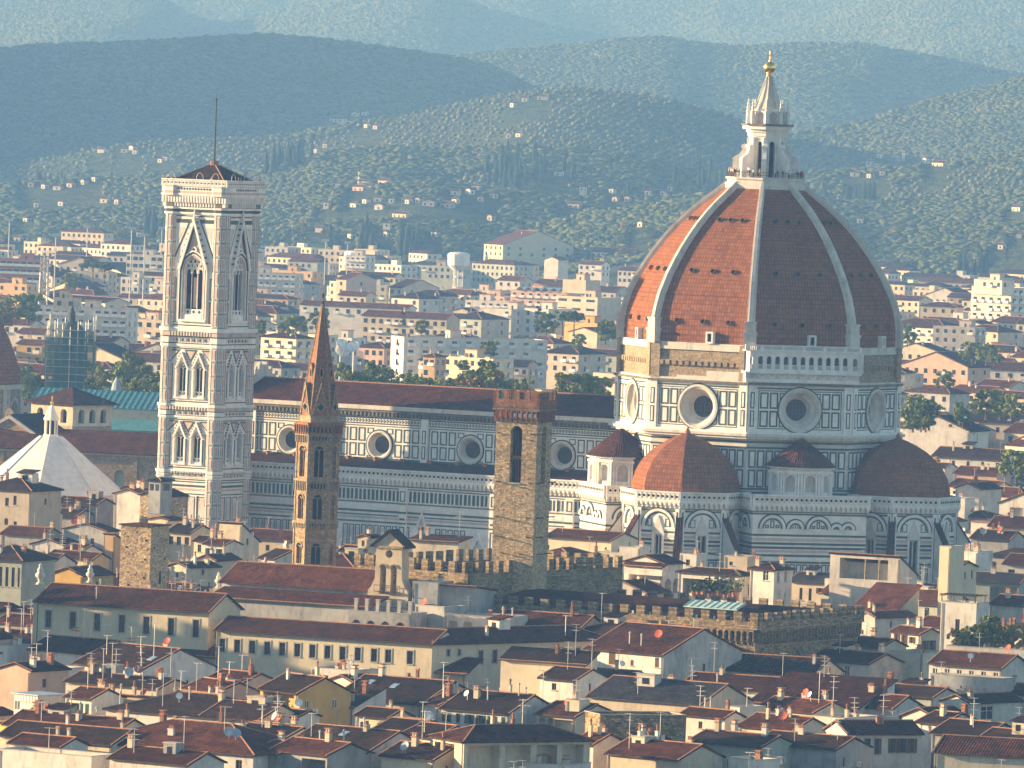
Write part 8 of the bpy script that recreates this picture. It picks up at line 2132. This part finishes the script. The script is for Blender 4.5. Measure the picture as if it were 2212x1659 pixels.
for bi, (X, Y, W, D, z, th, roof, col, tl) in enumerate(cand):
    R_ = rect_pts(X, Y, rad(th), W, D, 0.5)
    if any(sat(R_, B) for B in BT_) or any(sat(R_, B) for B in TAKEN if B[0][1] > 1600): continue
    sx = FPX/Y; q = to_px(X, Y, z+1.5); q0 = q[0]-W*math.cos(rad(th))*sx; q1 = q[0]+D*math.sin(rad(th))*sx
    if any(q0 < r[2] and q1 > r[0] and r[1] < q[1] < r[3] and Y < r[4] for r in RESV): continue
    BT_.append(R_)
    if (Y < 4000) if KEEPBS is None else (bi in KEEPBS):
        qx, qy = to_px(X-W/2*math.cos(rad(th)), Y, z)
        o = block(X, Y, W, D, z, th, roof, col, tile=tl, cols=max(2, int(W/3.4)), rows=2 if Y < 2400 else 3, ecols=2, ww=1.3, hh=1.6, px=qx, py=qy, ant=1 if Y < 2400 else 0, dish=1 if Y < 2200 and W > 15 else 0); n_ind += 1
        BKEY[o.name] = bi
        continue
    # distant rooftops: one far mass
    c, s = math.cos(rad(th)), math.sin(rad(th)); ci = max(0, 'WCLPBNG'.find(col))
    P = lambda x, y, zz: (X+x*c+y*s, Y-x*s+y*c, zz)
    far.hexa([P(-W,0,0),P(0,0,0),P(0,D,0),P(-W,D,0),P(-W,0,z),P(0,0,z),P(0,D,z),P(-W,D,z)], ci)
    hr = min(W, D)*0.17
    if roof == 'f':
        far.hexa([P(-W*.6,D*.4,z),P(-W*.4,D*.4,z),P(-W*.4,D*.7,z),P(-W*.6,D*.7,z),P(-W*.6,D*.4,z+2.2),P(-W*.4,D*.4,z+2.2),P(-W*.4,D*.7,z+2.2),P(-W*.6,D*.7,z+2.2)], ci)
    else:
        m_ = D/2 if roof == 'h' else 0.01
        a = [P(-W-.5,-.5,z+.02),P(.5,-.5,z+.02),P(.5,D+.5,z+.02),P(-W-.5,D+.5,z+.02)]
        b = [P(-W+m_,D/2-.05,z+hr),P(-m_,D/2-.05,z+hr),P(-m_,D/2+.05,z+hr),P(-W+m_,D/2+.05,z+hr)]
        far.loft([a, b], 7 if tl == 'r' else 8)
    for j in range(3):
        zz = z-2.7-j*3.3
        for i in range(int(W/3.2)):
            u = -W+1.6+i*3.2; far.add([P(u-.65,-.06,zz),P(u+.65,-.06,zz),P(u+.65,-.06,zz+1.6),P(u-.65,-.06,zz+1.6)], [(0,1,2,3)], 9)
        for i in range(int(D/3.6)):
            u = 1.8+i*3.6; far.add([P(.06,u-.65,zz),P(.06,u+.65,zz),P(.06,u+.65,zz+1.6),P(.06,u-.65,zz+1.6)], [(0,1,2,3)], 9)
kind(far.build('distant_rooftops', [M_WHITE, M_CREAM, M_PALE, M_PINK, M_BEIGE, M_GREENISH, M_GREY, M_ROOFR, M_ROOFD, M_GLASS]), 'stuff')
print('city blocks', n_ind, len(BT_))
# villas on the slopes
VG = 'villas on the hillsides'
for i, (px, py, wp, hp) in enumerate(VL):
    h = VHIT[i]
    s = h.y/FPX; W = max(3.2, wp*s*0.9); zt = max(3.4, hp*s)
    r = random.Random(i); th = r.choice((15,25,35,45))
    D = max(4, min(W*0.8, 9)); x0, y0 = h.x+W*0.45, h.y
    zb = min(ground_z(x0, y0), ground_z(x0-W, y0))-0.5
    tall = zt > W*1.2
    block(x0, y0, W, D, max(h.z+zt*0.85, zb+3), th, 'h' if tall else r.choice(('gs','gs','h','ge')), r.choice('WWWCL') if i != 34 else 'P', cols=max(1, int(W/3)), rows=1 if zt < 7 else 2, ecols=1, ww=1.0, hh=1.3, kindw=0, chim=0, name='hill_villa', cat='villa', group=VG, z0=zb-2, px=px, py=py)
# hillside church with porch and bell tower
h = hit_hill(1934, 347); zb = h.z-3
t = thing('hillside_church', 'white hillside church with arched porch and slim bell tower right of the dome', 'church', (h.x, h.y, zb), -rad(18))
s = h.y/FPX
f = SF(); mb = MB(); w2 = 10*s
mb.wall(f, [(-w2,0),(w2,0),(w2,8*s+3),(0,14*s+3),(-w2,8*s+3)], [circ(0, 9.5*s+3, 1.2*s, 10)], 0.4); mb.box(-w2+.01,0.5,0,w2-.01,40*s,8*s+3); mb.build('church_wall', [M_WHITE], t)
mb = MB()
for q in (-1, 1): mb.hexa([(q*w2*1.1,-.5,7.6*s+3),(0,-.5,14.2*s+3),(0,40*s,14.2*s+3),(q*w2*1.1,40*s,7.6*s+3),(q*w2*1.1,-.5,8*s+3),(0,-.5,14.6*s+3),(0,40*s,14.6*s+3),(q*w2*1.1,40*s,8*s+3)])
mb.hexa([(-w2*1.4,-5*s,2.6*s+3),(w2*1.4,-5*s,2.6*s+3),(w2*1.4,-.1,4.5*s+3),(-w2*1.4,-.1,4.5*s+3),(-w2*1.4,-5*s,3*s+3),(w2*1.4,-5*s,3*s+3),(w2*1.4,-.1,4.9*s+3),(-w2*1.4,-.1,4.9*s+3)]); mb.build('roof', [M_ROOF], t)
mb = MB(); g = SF(0, -4.5*s); mb.wall(g, [(-w2*1.35,0),(w2*1.35,0),(w2*1.35,2.8*s+3),(-w2*1.35,2.8*s+3)], [arch(-w2*1.05+i*w2*0.52, 0.5, w2*0.36, 1.2*s+3, 0, 5) for i in range(5)], 1.0); mb.build('porch', [M_CREAM], t)
mb = MB(); mb.box(13*s,6*s,0,18*s,11*s,22*s+3,0); mb.loft([[(12.5*s,5.5*s,22*s+3),(18.5*s,5.5*s,22*s+3),(18.5*s,11.5*s,22*s+3),(12.5*s,11.5*s,22*s+3)],[(15.4*s,8.4*s,27*s+3),(15.6*s,8.4*s,27*s+3),(15.6*s,8.6*s,27*s+3),(15.4*s,8.6*s,27*s+3)]], 1); mb.rect(SF(0,6*s), 14.5*s, 16*s+3, 16.5*s, 20*s+3, 0, 0.1, 2); mb.build('bell_tower', [M_WHITE, M_ROOF, M_DARK], t)
# water towers, masts, factory chimney
for px, py, d in ((767,541,4150),(991.6,544,4050)):
    p = at(px, py, d); t = thing('water_tower', 'white concrete water tower ' + ('behind the brick spire' if px < 800 else 'in the middle of the far city'), 'water tower', (p.x, p.y, 0), 0, 'water towers')
    mb = MB(); zt = p.z
    for a in range(8): mb.tube((2.2*math.cos(a*PI/4),2.2*math.sin(a*PI/4),0),(2.2*math.cos(a*PI/4),2.2*math.sin(a*PI/4),zt-8),0.3,n=6)
    for z in range(6, int(zt-8), 5): mb.prism(octa(2.5), z, z+0.5)
    mb.build('legs_frame', [M_ACW], t); mb = MB(); mb.lathe([(2.5,zt-9),(5.2,zt-6.5),(5.4,zt-1.2),(4.2,zt-0.4),(0.3,zt)], n=16); mb.build('tank', [M_ACW], t)
LB = {0:'slim grey floodlight mast'}
for i, (px, y0, y1, lab) in enumerate(((703.7,519,575,'thin light mast just above the brick spire tip'),(751,524,580,'thin light mast right of the brick spire tip'),(284.6,493,590,'tallest thin mast left of the bell tower'),(313,507,580,'second thin mast left of the bell tower'),(121,508,610,'thin mast above the long grey apartment block at left'),(20.6,475,520,'thin mast at the far left hill foot'),(350,492,520,'short mast touching the bell tower left edge'),(189,490,520,'short mast in the trees left of the bell tower'))):
    z1 = 40.0; d = 3900 if i not in (2,3,4) else 3300
    p = at(px, y0, d); t = thing('light_mast', lab, 'mast', (p.x, p.y, 0), 0, 'thin masts over the city')
    mb = MB(); mb.tube((0,0,0),(0,0,p.z),0.35,0.22,6); mb.build('pole', [M_METAL], t)
    mb = MB(); mb.box(-1.6,-0.3,p.z-0.6,1.6,0.3,p.z+0.5); mb.build('lamp_head', [M_METAL], t)
p = at(96, 552, 2950); t = thing('lattice_mast', 'stubby steel lattice mast hung with aerials at left', 'mast', (p.x, p.y, 0)); mb = MB(); zt = p.z
for x, y in ((-2,-2),(2,-2),(2,2),(-2,2)): mb.tube((x,y,0),(x*.6,y*.6,zt-6),0.16,n=4)
for k in range(int(zt/2.2)):
    z = k*2.2; q = 2-0.8*z/zt
    for a, b in (((-q,-q),(q,-q)),((q,-q),(q,q)),((q,q),(-q,q)),((-q,q),(-q,-q))): mb.tube((*a,z),(*b,z+2.2),0.1,n=4); mb.tube((*a,z),(*b,z),0.1,n=4)
mb.tube((0,0,zt-8),(0,0,zt),0.2,n=5); mb.tube((1,0,zt-8),(1,0,zt-3),0.12,n=4); mb.build('lattice', [M_METAL], t)
mb = MB(); [mb.box(x-.3,-2.6,z,x+.3,-2.1,z+2.4) for x, z in ((-2,zt-12),(0.5,zt-9),(2.0,zt-14),(-1,zt-18),(1.6,zt-20))]; mb.build('aerial_panels', [M_ACW], t)
h = hit_hill(775, 404); t = thing('factory_chimney', 'tall red and white striped chimney on the lower slope', 'chimney', (h.x, h.y, h.z-2)); mb = MB(); s = h.y/FPX
for k in range(6): mb.lathe([(0.9-k*.06,2+k*5*s),(0.88-k*.06,2+(k+1)*5*s)], n=8, mi=k % 2)
mb.build('shaft', [M_BRICK, M_ACW], t)
# big white dishes on a roof
for i, (px, py, r_, lab) in enumerate(((737,748,2.0,'leftmost and highest of the three big white dishes on a roof'),(740,760,2.3,'lowest and largest of the three big white dishes on a roof'),(764,752,1.9,'rightmost of the three big white dishes on a roof'))):
    p = at(px, py, 2480); t = thing('large_dish', lab, 'satellite dish', (p.x, p.y, p.z-3), rad(30-20*i), 'three large satellite dishes')
    R_ = Matrix.Rotation(rad(55), 3, 'X'); mb = MB()
    mb.loft([[tuple(R_ @ Vector((r*math.cos(2*PI*k/18), r*math.sin(2*PI*k/18), z))+Vector((0,0,3))) for k in range(18)] for r, z in ((0.1,0),(r_*.5,.14*r_),(r_,.5*r_),(r_,.55*r_),(r_*.5,.2*r_),(0.1,0.06))], 0, cap0=False, cap1=False); mb.build('reflector', [M_DISHW], t)
    mb = MB(); mb.tube((0,0.3,-9),(0,0.1,2.9),0.25,n=6); q = R_ @ Vector((0,0,1.3*r_))+Vector((0,0,3)); mb.tube(R_ @ Vector((0,-r_,.5*r_))+Vector((0,0,3)), q, 0.06); mb.build('mount', [M_METAL], t)
# ================================================================ trees one can tell apart
ML_A = mat_leaf('poplar_leaves', (0.20, 0.23, 0.05)); ML_B = mat_leaf('lime_leaves', (0.13, 0.17, 0.04)); ML_C = mat_leaf('turning_leaves', (0.30, 0.19, 0.05)); ML_D = mat_leaf('pine_needles', (0.06, 0.095, 0.03))
def crown_mesh(seed, shape, n=1500, leaf=0.06, mats=(ML_A, ML_B)):
    """unit-height crown: leaf sprays gathered in clumps, gaps between"""
    r = np.random.RandomState(seed)
    if shape == 'poplar': nc = 36; zc = r.uniform(0.12, 0.95, nc); rad_ = 0.30*np.sin(np.clip(zc,0,1)*PI*0.92+0.2)**0.7
    elif shape == 'round': nc = 36; zc = r.uniform(0.2, 0.92, nc); rad_ = 0.42*np.sqrt(np.clip(1-((zc-0.55)/0.47)**2, 0.02, 1))
    elif shape == 'pine': nc = 22; zc = r.uniform(0.70, 0.95, nc); rad_ = 0.52*np.sqrt(np.clip(1-((zc-0.72)/0.28)**2, 0.02, 1))
    else: nc = 22; zc = r.uniform(0.05, 0.97, nc); rad_ = 0.11*(1-zc)**0.5+0.02
    a = r.rand(nc)*6.283; rr = rad_*np.sqrt(r.rand(nc))*1.0
    C = np.stack([rr*np.cos(a), rr*np.sin(a), zc], 1)
    cs = r.uniform(0.05, 0.115, nc)*(0.5 if shape == 'cypress' else 1)
    ci = r.randint(0, nc, n); d = r.randn(n, 3); d /= np.linalg.norm(d, axis=1)[:,None]
    P = C[ci]+d*cs[ci][:,None]*r.uniform(0.55, 1.1, n)[:,None]
    u = r.randn(n, 3); u /= np.linalg.norm(u, axis=1)[:,None]; v = np.cross(u, d+0.3*r.randn(n, 3)); v /= np.linalg.norm(v, axis=1)[:,None]+1e-6
    s = leaf*r.uniform(0.35, 0.8, n)[:,None]
    V = np.stack([P-u*s-v*s*.5, P+u*s-v*s*.6, P+u*s*.8+v*s*.6, P-u*s*.7+v*s*.5], 1).reshape(-1, 3)
    F = np.arange(4*n).reshape(-1, 4)
    return np_mesh('crown', V, F, list(mats), False, (r.rand(nc) > 0.5).astype(int)[ci])
def trunk_mesh(seed, shape):
    r = random.Random(seed); mb = MB(); top = {'poplar':0.8,'round':0.6,'pine':0.75,'cypress':0.3}[shape]
    mb.tube((0,0,-0.02),(0.01,0,top*0.6),0.028,0.018,7); mb.tube((0.01,0,top*0.6),(0,0.01,top),0.018,0.008,6)
    if shape != 'cypress':
        for i in range(5): a = r.uniform(0, 6.28); z = top*r.uniform(0.45, 0.95); L = 0.26 if shape != 'poplar' else 0.15; mb.tube((0,0,z),(L*math.cos(a),L*math.sin(a),z+0.16),0.012,0.004,5)
    return mesh_from('trunk', mb.v, mb.f, mb.m, M_WOOD)
CR = {s: [crown_mesh(i*7+j, s, {'poplar':3200,'round':3400,'pine':2600,'cypress':1500}[s], {'poplar':.045,'round':.05,'pine':.045,'cypress':.04}[s], m) for j in range(3)] for i, (s, m) in enumerate((('poplar',(ML_A,ML_B)),('round',(ML_B,ML_A)),('pine',(ML_D,ML_B)),('cypress',(ML_CYP,ML_D))))}
CR['autumn'] = [crown_mesh(90+j, 'round', 3200, .05, (ML_C, ML_A)) for j in range(2)]
TRK = {s: trunk_mesh(3, s) for s in ('poplar','round','pine','cypress')}
TRECS = []
def tree(px, ptop, pbot, d, shape, wid=1.0, label=None, group='city trees', gz=None):
    a = at(px, pbot, d); b = at(px, ptop, d); zb = a.z-2.0 if gz is None else gz; h = b.z-zb
    nm = {'poplar':'poplar','round':'broadleaf_tree','autumn':'autumn_tree','pine':'umbrella_pine','cypress':'cypress'}[shape]
    cat = {'pine':'pine tree','cypress':'cypress tree'}.get(shape, 'tree')
    i = len(TRECS)
    t = thing(nm, label, cat, (a.x, a.y, zb), (i*1.7) % 6.28, group); t.scale = (h*wid, h*wid, h)
    link('crown', CR[shape][i % len(CR[shape])], t); link('trunk', TRK['round' if shape == 'autumn' else shape], t)
    TRECS.append(dict(o=t, px=px, py=(ptop+pbot)/2, shape=shape, lab=label, hill=gz is not None))
for (px, a, b, d, s, w_) in ((280,760,850,2150,'poplar',1.1),(315,788,860,2120,'poplar',1.3),(262,775,850,2180,'poplar',0.9),(213,788,860,2200,'round',0.9),(335,812,860,2080,'round',1.2),(62,776,860,2300,'poplar',0.9),(40,800,860,2280,'round',1.0),(25,640,690,2700,'round',1.4),(60,632,690,2750,'round',1.3),(8,660,700,2650,'autumn',1.2),(225,568,600,3300,'pine',1.2),(200,562,600,3350,'pine',1.3),(150,590,620,3200,'round',1.2),
  (742,782,850,2000,'poplar',0.9),(768,800,855,1980,'round',1.0),(800,782,855,1990,'poplar',1.2),(826,790,855,2000,'round',1.1),(862,800,855,1980,'poplar',1.0),(886,804,860,1960,'round',1.1),(915,815,862,1950,'round',1.0),(938,808,862,1960,'poplar',1.0),(965,815,866,1950,'round',1.2),(1000,806,866,1960,'poplar',1.1),(1035,795,870,1940,'autumn',1.4),(1030,775,850,2020,'round',1.3),(1072,800,866,1960,'poplar',0.9),(1095,818,868,1940,'round',1.0),(1130,815,870,1950,'round',0.9),
  (1232,805,878,1930,'round',1.2),(1262,796,880,1940,'poplar',1.3),(1285,812,880,1930,'round',1.1),(1215,672,712,2700,'pine',1.3),(1240,674,712,2690,'pine',1.2),(1163,660,705,2750,'cypress',1.4),(1180,676,712,2720,'round',1.2),(1308,690,730,2650,'round',1.2),(1250,720,745,2600,'round',1.1),
  (1972,850,915,2050,'poplar',1.1),(2000,868,915,2030,'round',1.2),(1990,860,915,2080,'round',1.1),(2130,840,890,2200,'round',1.3),(2160,836,890,2230,'poplar',1.2),(2185,850,892,2180,'round',1.2),(2100,738,775,2700,'round',1.4),(2130,742,775,2680,'round',1.3),(2150,750,778,2660,'round',1.1),(2195,972,1025,1850,'round',1.3),(2215,985,1030,1840,'round',1.2),(2080,868,905,2100,'round',1.0),(1960,700,735,2650,'round',1.0),(640,680,712,2650,'round',1.3),(620,684,712,2640,'round',1.2),(690,672,705,2700,'round',1.3),(910,690,712,2550,'round',1.0),(560,690,715,2600,'round',1.0),(870,666,690,2800,'cypress',1.2),(1060,735,760,2450,'round',1.2),(2040,800,830,2350,'round',1.2)):
    tree(px, a, b, d, s, w_)
# belts of trees at the hill foot, each one its own
TRr = random.Random(8)
for i in range(84):
    px = TRr.uniform(-10, 2222)
    if 340 < px < 575 or 1430 < px < 1880: continue
    py = TRr.uniform(505, 560) if px < 1500 else TRr.uniform(505, 590)
    h = hit_hill(px, py)
    if not (4300 < h.y < 5600): continue
    s = TRr.choice(('round','round','autumn','pine','cypress','cypress')); hp = TRr.uniform(22, 36)*(1.15 if s == 'cypress' else 0.9)
    tree(px, py-hp, py, h.y, s, TRr.uniform(0.9, 1.3), None, 'trees at the hill foot', ground_z(h.x, h.y)-0.3)
for i in range(120):             # trees between the city blocks
    px = TRr.uniform(-10, 2222); d = TRr.uniform(1900, 4300); 
    q = at(px, 700, d); X = q.x; g_ = to_px(X, d, 0)
    if not (540 < g_[1] < 900) or 345 < px < 560 or 1320 < px < 1950 or any(sat(rect_pts(X+2, d-2, 0, 4, 4), B) for B in BT_): continue
    s = TRr.choice(('round','round','poplar','pine','autumn')); h_ = TRr.uniform(11, 17)
    if any(px+20 > r[0] and px-20 < r[2] and r[1] < to_px(X, d, h_)[1] < r[3]+10 and d < r[4] for r in RESV): continue
    a_ = to_px(X, d, h_); b_ = to_px(X, d, 0)
    tree(b_[0], a_[1], b_[1], d, s, TRr.uniform(0.9, 1.2), None, 'city trees')
# garden shrubs right of the old town
for (px, py, z, hgt, mats_) in ((2065,1386,18.4,2.6,'red'),(2080,1392,18,2.6,'g'),(2098,1390,18,3.0,'g'),(2120,1385,18.4,3.2,'g'),(2140,1378,18.6,3.6,'g'),(2160,1384,18.2,3.0,'g'),(2180,1392,18,2.4,'g'),(2200,1390,18,3.2,'y'),(2150,1400,17.5,2.0,'g'),(2112,1404,17.5,1.8,'g')):
    p = at(px, py, 1284); z = p.z
    t = thing('garden_shrub', None, 'shrub', (p.x, p.y, z-1.2), px % 6, 'roof garden shrubs'); t.scale = (hgt*1.3, hgt*1.3, hgt*1.3)
    o_ = link('foliage', {'red': CR['autumn'][0], 'g': CR['round'][int(px) % 3], 'y': CR['autumn'][1]}[mats_], t)
    TRECS.append(dict(o=t, px=px, py=py, shape='shrub', lab=None, hill=False))
p = atz(2130, 1402, 16.2)
# plants on the shaded roof terrace and the ochre loggia
pt = bpy.data.objects
def pots_on(objname_label, pts):
    host = next(o for o in bpy.data.objects if o.get('label') == objname_label)
    for i, (x, y, z, s) in enumerate(pts):
        Mx = host.matrix_world if False else Matrix.Translation(host.location) @ Matrix.Rotation(host.rotation_euler.z, 4, 'Z')
        w_ = Mx @ Vector((x, y, z))
        me = m_pot(i); o = bpy.data.objects.new('potted_plant', me); COL.objects.link(o); o.location = w_; o.scale = (s, s, s); o.rotation_euler.z = i
        o['category'] = 'potted plant'; o['group'] = 'potted plants on terraces'
        q = to_px(*w_); PRECS.append(dict(o=o, px=q[0], py=q[1], host=host['label']))
PRECS = []
pots_on('house with dark hip roof and deep terrace full of green plants', [(-9.0+i*1.05, -0.35, 16.9, 1.5+0.5*(i % 3)) for i in range(9)])
pots_on('ochre yellow house with a plant filled loggia and white window frames', [(-7.4+i*0.95, -0.4, 16.0, 1.2+0.3*(i % 2)) for i in range(7)])
pots_on('planted balcony in front of the long low white house', [(-13+i*1.3, 0.6, 15.0, 1.3+0.4*(i % 3)) for i in range(10)])
# stone urns on the church parapet
for i, (px, py, h_) in enumerate(((87,1242,3.4),(195,1238,3.0),(472,1250,2.6),(573,1212,2.2))):
    p = atz(px, py, 25.5)
    o = MB(); o.lathe([(0.55,0),(0.6,0.2),(0.3,0.4),(0.35,0.8),(0.7,1.2),(0.75,1.5),(0.4,1.9),(0.5,2.2),(0.22,2.6),(0.3,2.8),(0.05,3.2)], n=10)
    ob = o.build('stone_urn', [M_WMAR2]); ob.location = (p.x, p.y, 25.5-1.5); ob.scale = (h_/3.2,)*3
    tag(ob, ('left','second from left','third from left','right')[i]+(' of the four white stone urns standing on the church and palace roofs'), 'urn', 'white stone roof urns')
    mb = MB(); mb.box(p.x-0.9, p.y-0.6, 8, p.x+0.9, p.y+0.6, 24.0); pd = mb.build('urn_pier', [M_CREAM]); tag(pd, 'plastered pier under the '+('leftmost','second','third','rightmost')[i]+' stone urn', 'pier', 'piers under the roof urns')
# ================================================================ visitors on the dome's platform and the bell tower
def person_mesh():
    mb = MB()
    def ring(z, rx, ry, n=8, dx=0, dy=0): return [(dx+rx*math.cos(2*PI*i/n), dy+ry*math.sin(2*PI*i/n), z) for i in range(n)]
    # trunk, neck and head in one run, then the limbs
    mb.loft([ring(0.86,.15,.10),ring(0.98,.17,.12),ring(1.15,.15,.10),ring(1.38,.20,.12),ring(1.46,.16,.10),ring(1.50,.06,.06),ring(1.55,.055,.06),ring(1.60,.08,.10),ring(1.68,.09,.11),ring(1.76,.07,.09),ring(1.79,.02,.03)], 0)
    for i in range(len(mb.f)): mb.m[i] = 1 if max(mb.v[j][2] for j in mb.f[i]) > 1.49 else 0
    for s in (-1, 1):
        b = len(mb.m); mb.loft([ring(0.0,.05,.10,6,s*.09,-.04),ring(0.08,.05,.06,6,s*.09),ring(0.45,.07,.07,6,s*.09),ring(0.9,.09,.10,6,s*.08)], 2)
        mb.loft([ring(1.42,.06,.06,6,s*.20),ring(1.12,.045,.05,6,s*.25),ring(0.95,.04,.045,6,s*.24,-.08),ring(0.84,.03,.04,6,s*.22,-.14)], 0)
    return mb
CL = [M_DARK, mat_flat('blue_jacket', (0.06,0.10,0.2)), mat_flat('white_shirt', (0.7,0.68,0.64)), mat_flat('red_jacket', (0.4,0.05,0.05)), mat_flat('grey_coat', (0.2,0.2,0.2)), mat_flat('tan_coat', (0.35,0.24,0.13))]
CN = ['black', 'blue', 'white', 'red', 'grey', 'tan']
pm = person_mesh(); PMS = [mesh_from('person', pm.v, pm.f, pm.m, [c, M_SKIN, CL[(i+4) % 6 if i != 2 else 0]], True) for i, c in enumerate(CL)]
pr = random.Random(4); PPL = []
cm = Matrix.Translation((48.5,1661,0)) @ Matrix.Rotation(-TH, 4, 'Z')
for i in range(34):
    a = -PI*0.98+PI*1.12*i/33+pr.uniform(-.03,.03); k = round((a)/(PI/4)); ap = 7.35*math.cos(PI/8)/max(0.7, math.cos(a-k*PI/4))
    if pr.random() < 0.25: continue
    p = cm @ Vector((ap*math.cos(a), ap*math.sin(a), 89.7)); c = pr.randint(0, 5)
    o = link('person', PMS[c], None, p); o.rotation_euler.z = a-TH+PI/2+pr.uniform(-.5,.5); o.scale = (1,1,pr.uniform(.94,1.04))
    o['category'] = 'person'; o['group'] = "visitors on the dome's viewing platform"; PPL.append((o, CN[c], to_px(*p)[0], 'on the platform of the dome lantern'))
bm_ = Matrix.Translation((-61,1684,0)) @ Matrix.Rotation(-rad(28.5), 4, 'Z')
for i, (x, y) in enumerate(((-6.2,-7.5),(-4.9,-7.5),(3.9,-7.5),(7.5,-3.0),(7.5,-2.1),(7.5,5.2))):
    p = bm_ @ Vector((x, y, 84.0)); c = i % 6
    o = link('person', PMS[c], None, p); o['category'] = 'person'; o['group'] = 'visitors on the bell tower roof'; PPL.append((o, CN[c], to_px(*p)[0], 'on top of the bell tower'))
# ================================================================ labels for everything not named by hand
FL = [('white octagonal roof',110,1010),('stone tower stump',300,1190),('marble bell tower foot',450,1090),('six sided bell tower',690,1170),('bell wall',848,1230),('square stone tower',1115,1130),('taller battlements',1180,1240),('lower battlemented wing',1560,1345),('big open loggia',1870,1230),('white tower house',2080,1360),('cream palace block',250,1330),('cream palace wing',780,1400),('ochre yellow house',690,1540),('pillared loggia house',1080,1610),('rough stone block',1380,1590),('long terrace row',1500,1480),('grey rendered gable',1520,1410),('nearest white house',1900,1590),('glass conservatory',80,1500),('big red hip roof',330,1600),('east half dome',2020,1110),('south half dome',1480,1170)]
BL = [('marble bell tower',455,640),('brick spire',700,720),('great dome',1420,650),('white tower block',2150,680),('beige office block',1250,660),('scaffolded dome',150,790),('dome drum',1960,860),('trees over the nave',930,810),('pale yellow block',610,770),('water towers',880,570),('long red terrace',860,690)]
HL = [('marble bell tower',455,430),('water towers',880,480),('dome lantern',1650,330),('hillside church',1934,345),('striped factory chimney',775,390),('left edge',0,430),('right edge',2212,480)]
ORD = ['leftmost','second from left','third from left','fourth from left','fifth from left','sixth from left','seventh from left','eighth from left','ninth from left','tenth from left']
def rel(lm, px, py):
    n, x, y = min(lm, key=lambda l: (l[1]-px)**2+((l[2]-py)*1.6)**2)
    dx, dy = px-x, (py-y)*1.6
    return ('right of' if dx > 0 else 'left of')+' the '+n if abs(dx) > abs(dy) else ('below' if dy > 0 else 'above')+' the '+n
CNAME = dict(W='white', C='cream', L='pale yellow', Y='ochre', O='orange', G='grey', P='pink', B='beige', R='red brown', N='grey green')
RN = dict(gs='ridged', ge='gabled', h='hipped', f='flat topped', dn='sloped roof', ds='lean-to', dw='lean-to', de='lean-to')
def ordinal(items, noun_of, phrase_of):
    """items with .px ; make a phrase that singles each one out"""
    G = {}
    for it in items: G.setdefault((noun_of(it), phrase_of(it)), []).append(it)
    for (noun, ph), L in G.items():
        L.sort(key=lambda q: q['px'])
        for i, it in enumerate(L):
            if len(L) == 1: lab = noun+' '+ph
            else:
                o = ORD[i] if i < len(ORD) else '%dth from left' % (i+1)
                lab = (o if i < len(L)-1 or len(L) < 3 else 'rightmost')+' of the '+noun+'s '+ph
            it['o']['label'] = lab
todo = [r for r in RECS if not r['lab']]
for r in todo:
    o = r['o']; c, s = math.cos(r['th']*PI/180), math.sin(r['th']*PI/180)
    r['px'], r['py'] = to_px(o.location.x-r['W']*.5*c+r['D']*.2*s, o.location.y+r['W']*.5*s+r['D']*.2*c, o.location.z+r['z'])
def noun(r):
    k = r['o'].name.split('.')[0]; w_ = {'hill_villa':'villa','apartment_block':'block','penthouse':'penthouse'}.get(k, 'house')
    t = '' if r['roof'] == 'f' else {'r':'red tiled ', 's':'slate roofed ', 'd':'dark roofed '}.get(r['tile'], '')
    return CNAME[r['col']]+' '+(t if k != 'hill_villa' else '')+RN[r['roof']]+' '+w_
ordinal(todo, noun, lambda r: rel(HL if r['o'].name.startswith('hill_villa') else (BL if r['o'].location.y > 1705 and r['py'] < 905 else FL), r['px'], r['py']))
TN = dict(poplar='feathery tree', round='round tree', autumn='yellowing tree', pine='umbrella pine', cypress='dark cypress', shrub='garden shrub')
ordinal([t for t in TRECS if not t['lab']], lambda t: TN[t['shape']]+('' if not t['hill'] else ''), lambda t: ('beside the white tower house' if t['shape'] == 'shrub' else 'at hill foot '*t['hill']+rel(HL if t['hill'] else BL, t['px'], t['py'])))
ordinal([p for p in PRECS], lambda p: 'potted plant', lambda p: 'on the '+('dark hip roofed terrace' if 'hip' in p['host'] else 'ochre house loggia' if 'ochre' in p['host'] else 'balcony of the long low white house'))
ordinal([dict(o=o, c=c, px=x, w=w_) for o, c, x, w_ in PPL], lambda q: 'standing visitor in '+q['c'], lambda q: q['w'])
for o, c, x, w_ in PPL: o['label'] = o['label'].replace('visitor in '+c+'s', 'visitors in '+c)
# ================================================================ the blue evening air
HZ = bpy.data.materials.new('haze_air'); HZ.use_nodes = True
nt = HZ.node_tree; nt.nodes.clear()
o = nt.nodes.new('ShaderNodeOutputMaterial'); v = nt.nodes.new('ShaderNodeVolumePrincipled')
v.inputs['Color'].default_value = (0.225, 0.49, 1.0, 1)
v.inputs['Density'].default_value = 0.0001
v.inputs['Absorption Color'].default_value = (1, 1, 1, 1)
v.inputs['Anisotropy'].default_value = 0.0
nt.links.new(v.outputs[0], o.inputs['Volume'])
mb = MB(); mb.box(-3000, -500, -1.2, 3000, 12800, 700)
hz = mb.build('haze', HZ); kind(hz, 'stuff')
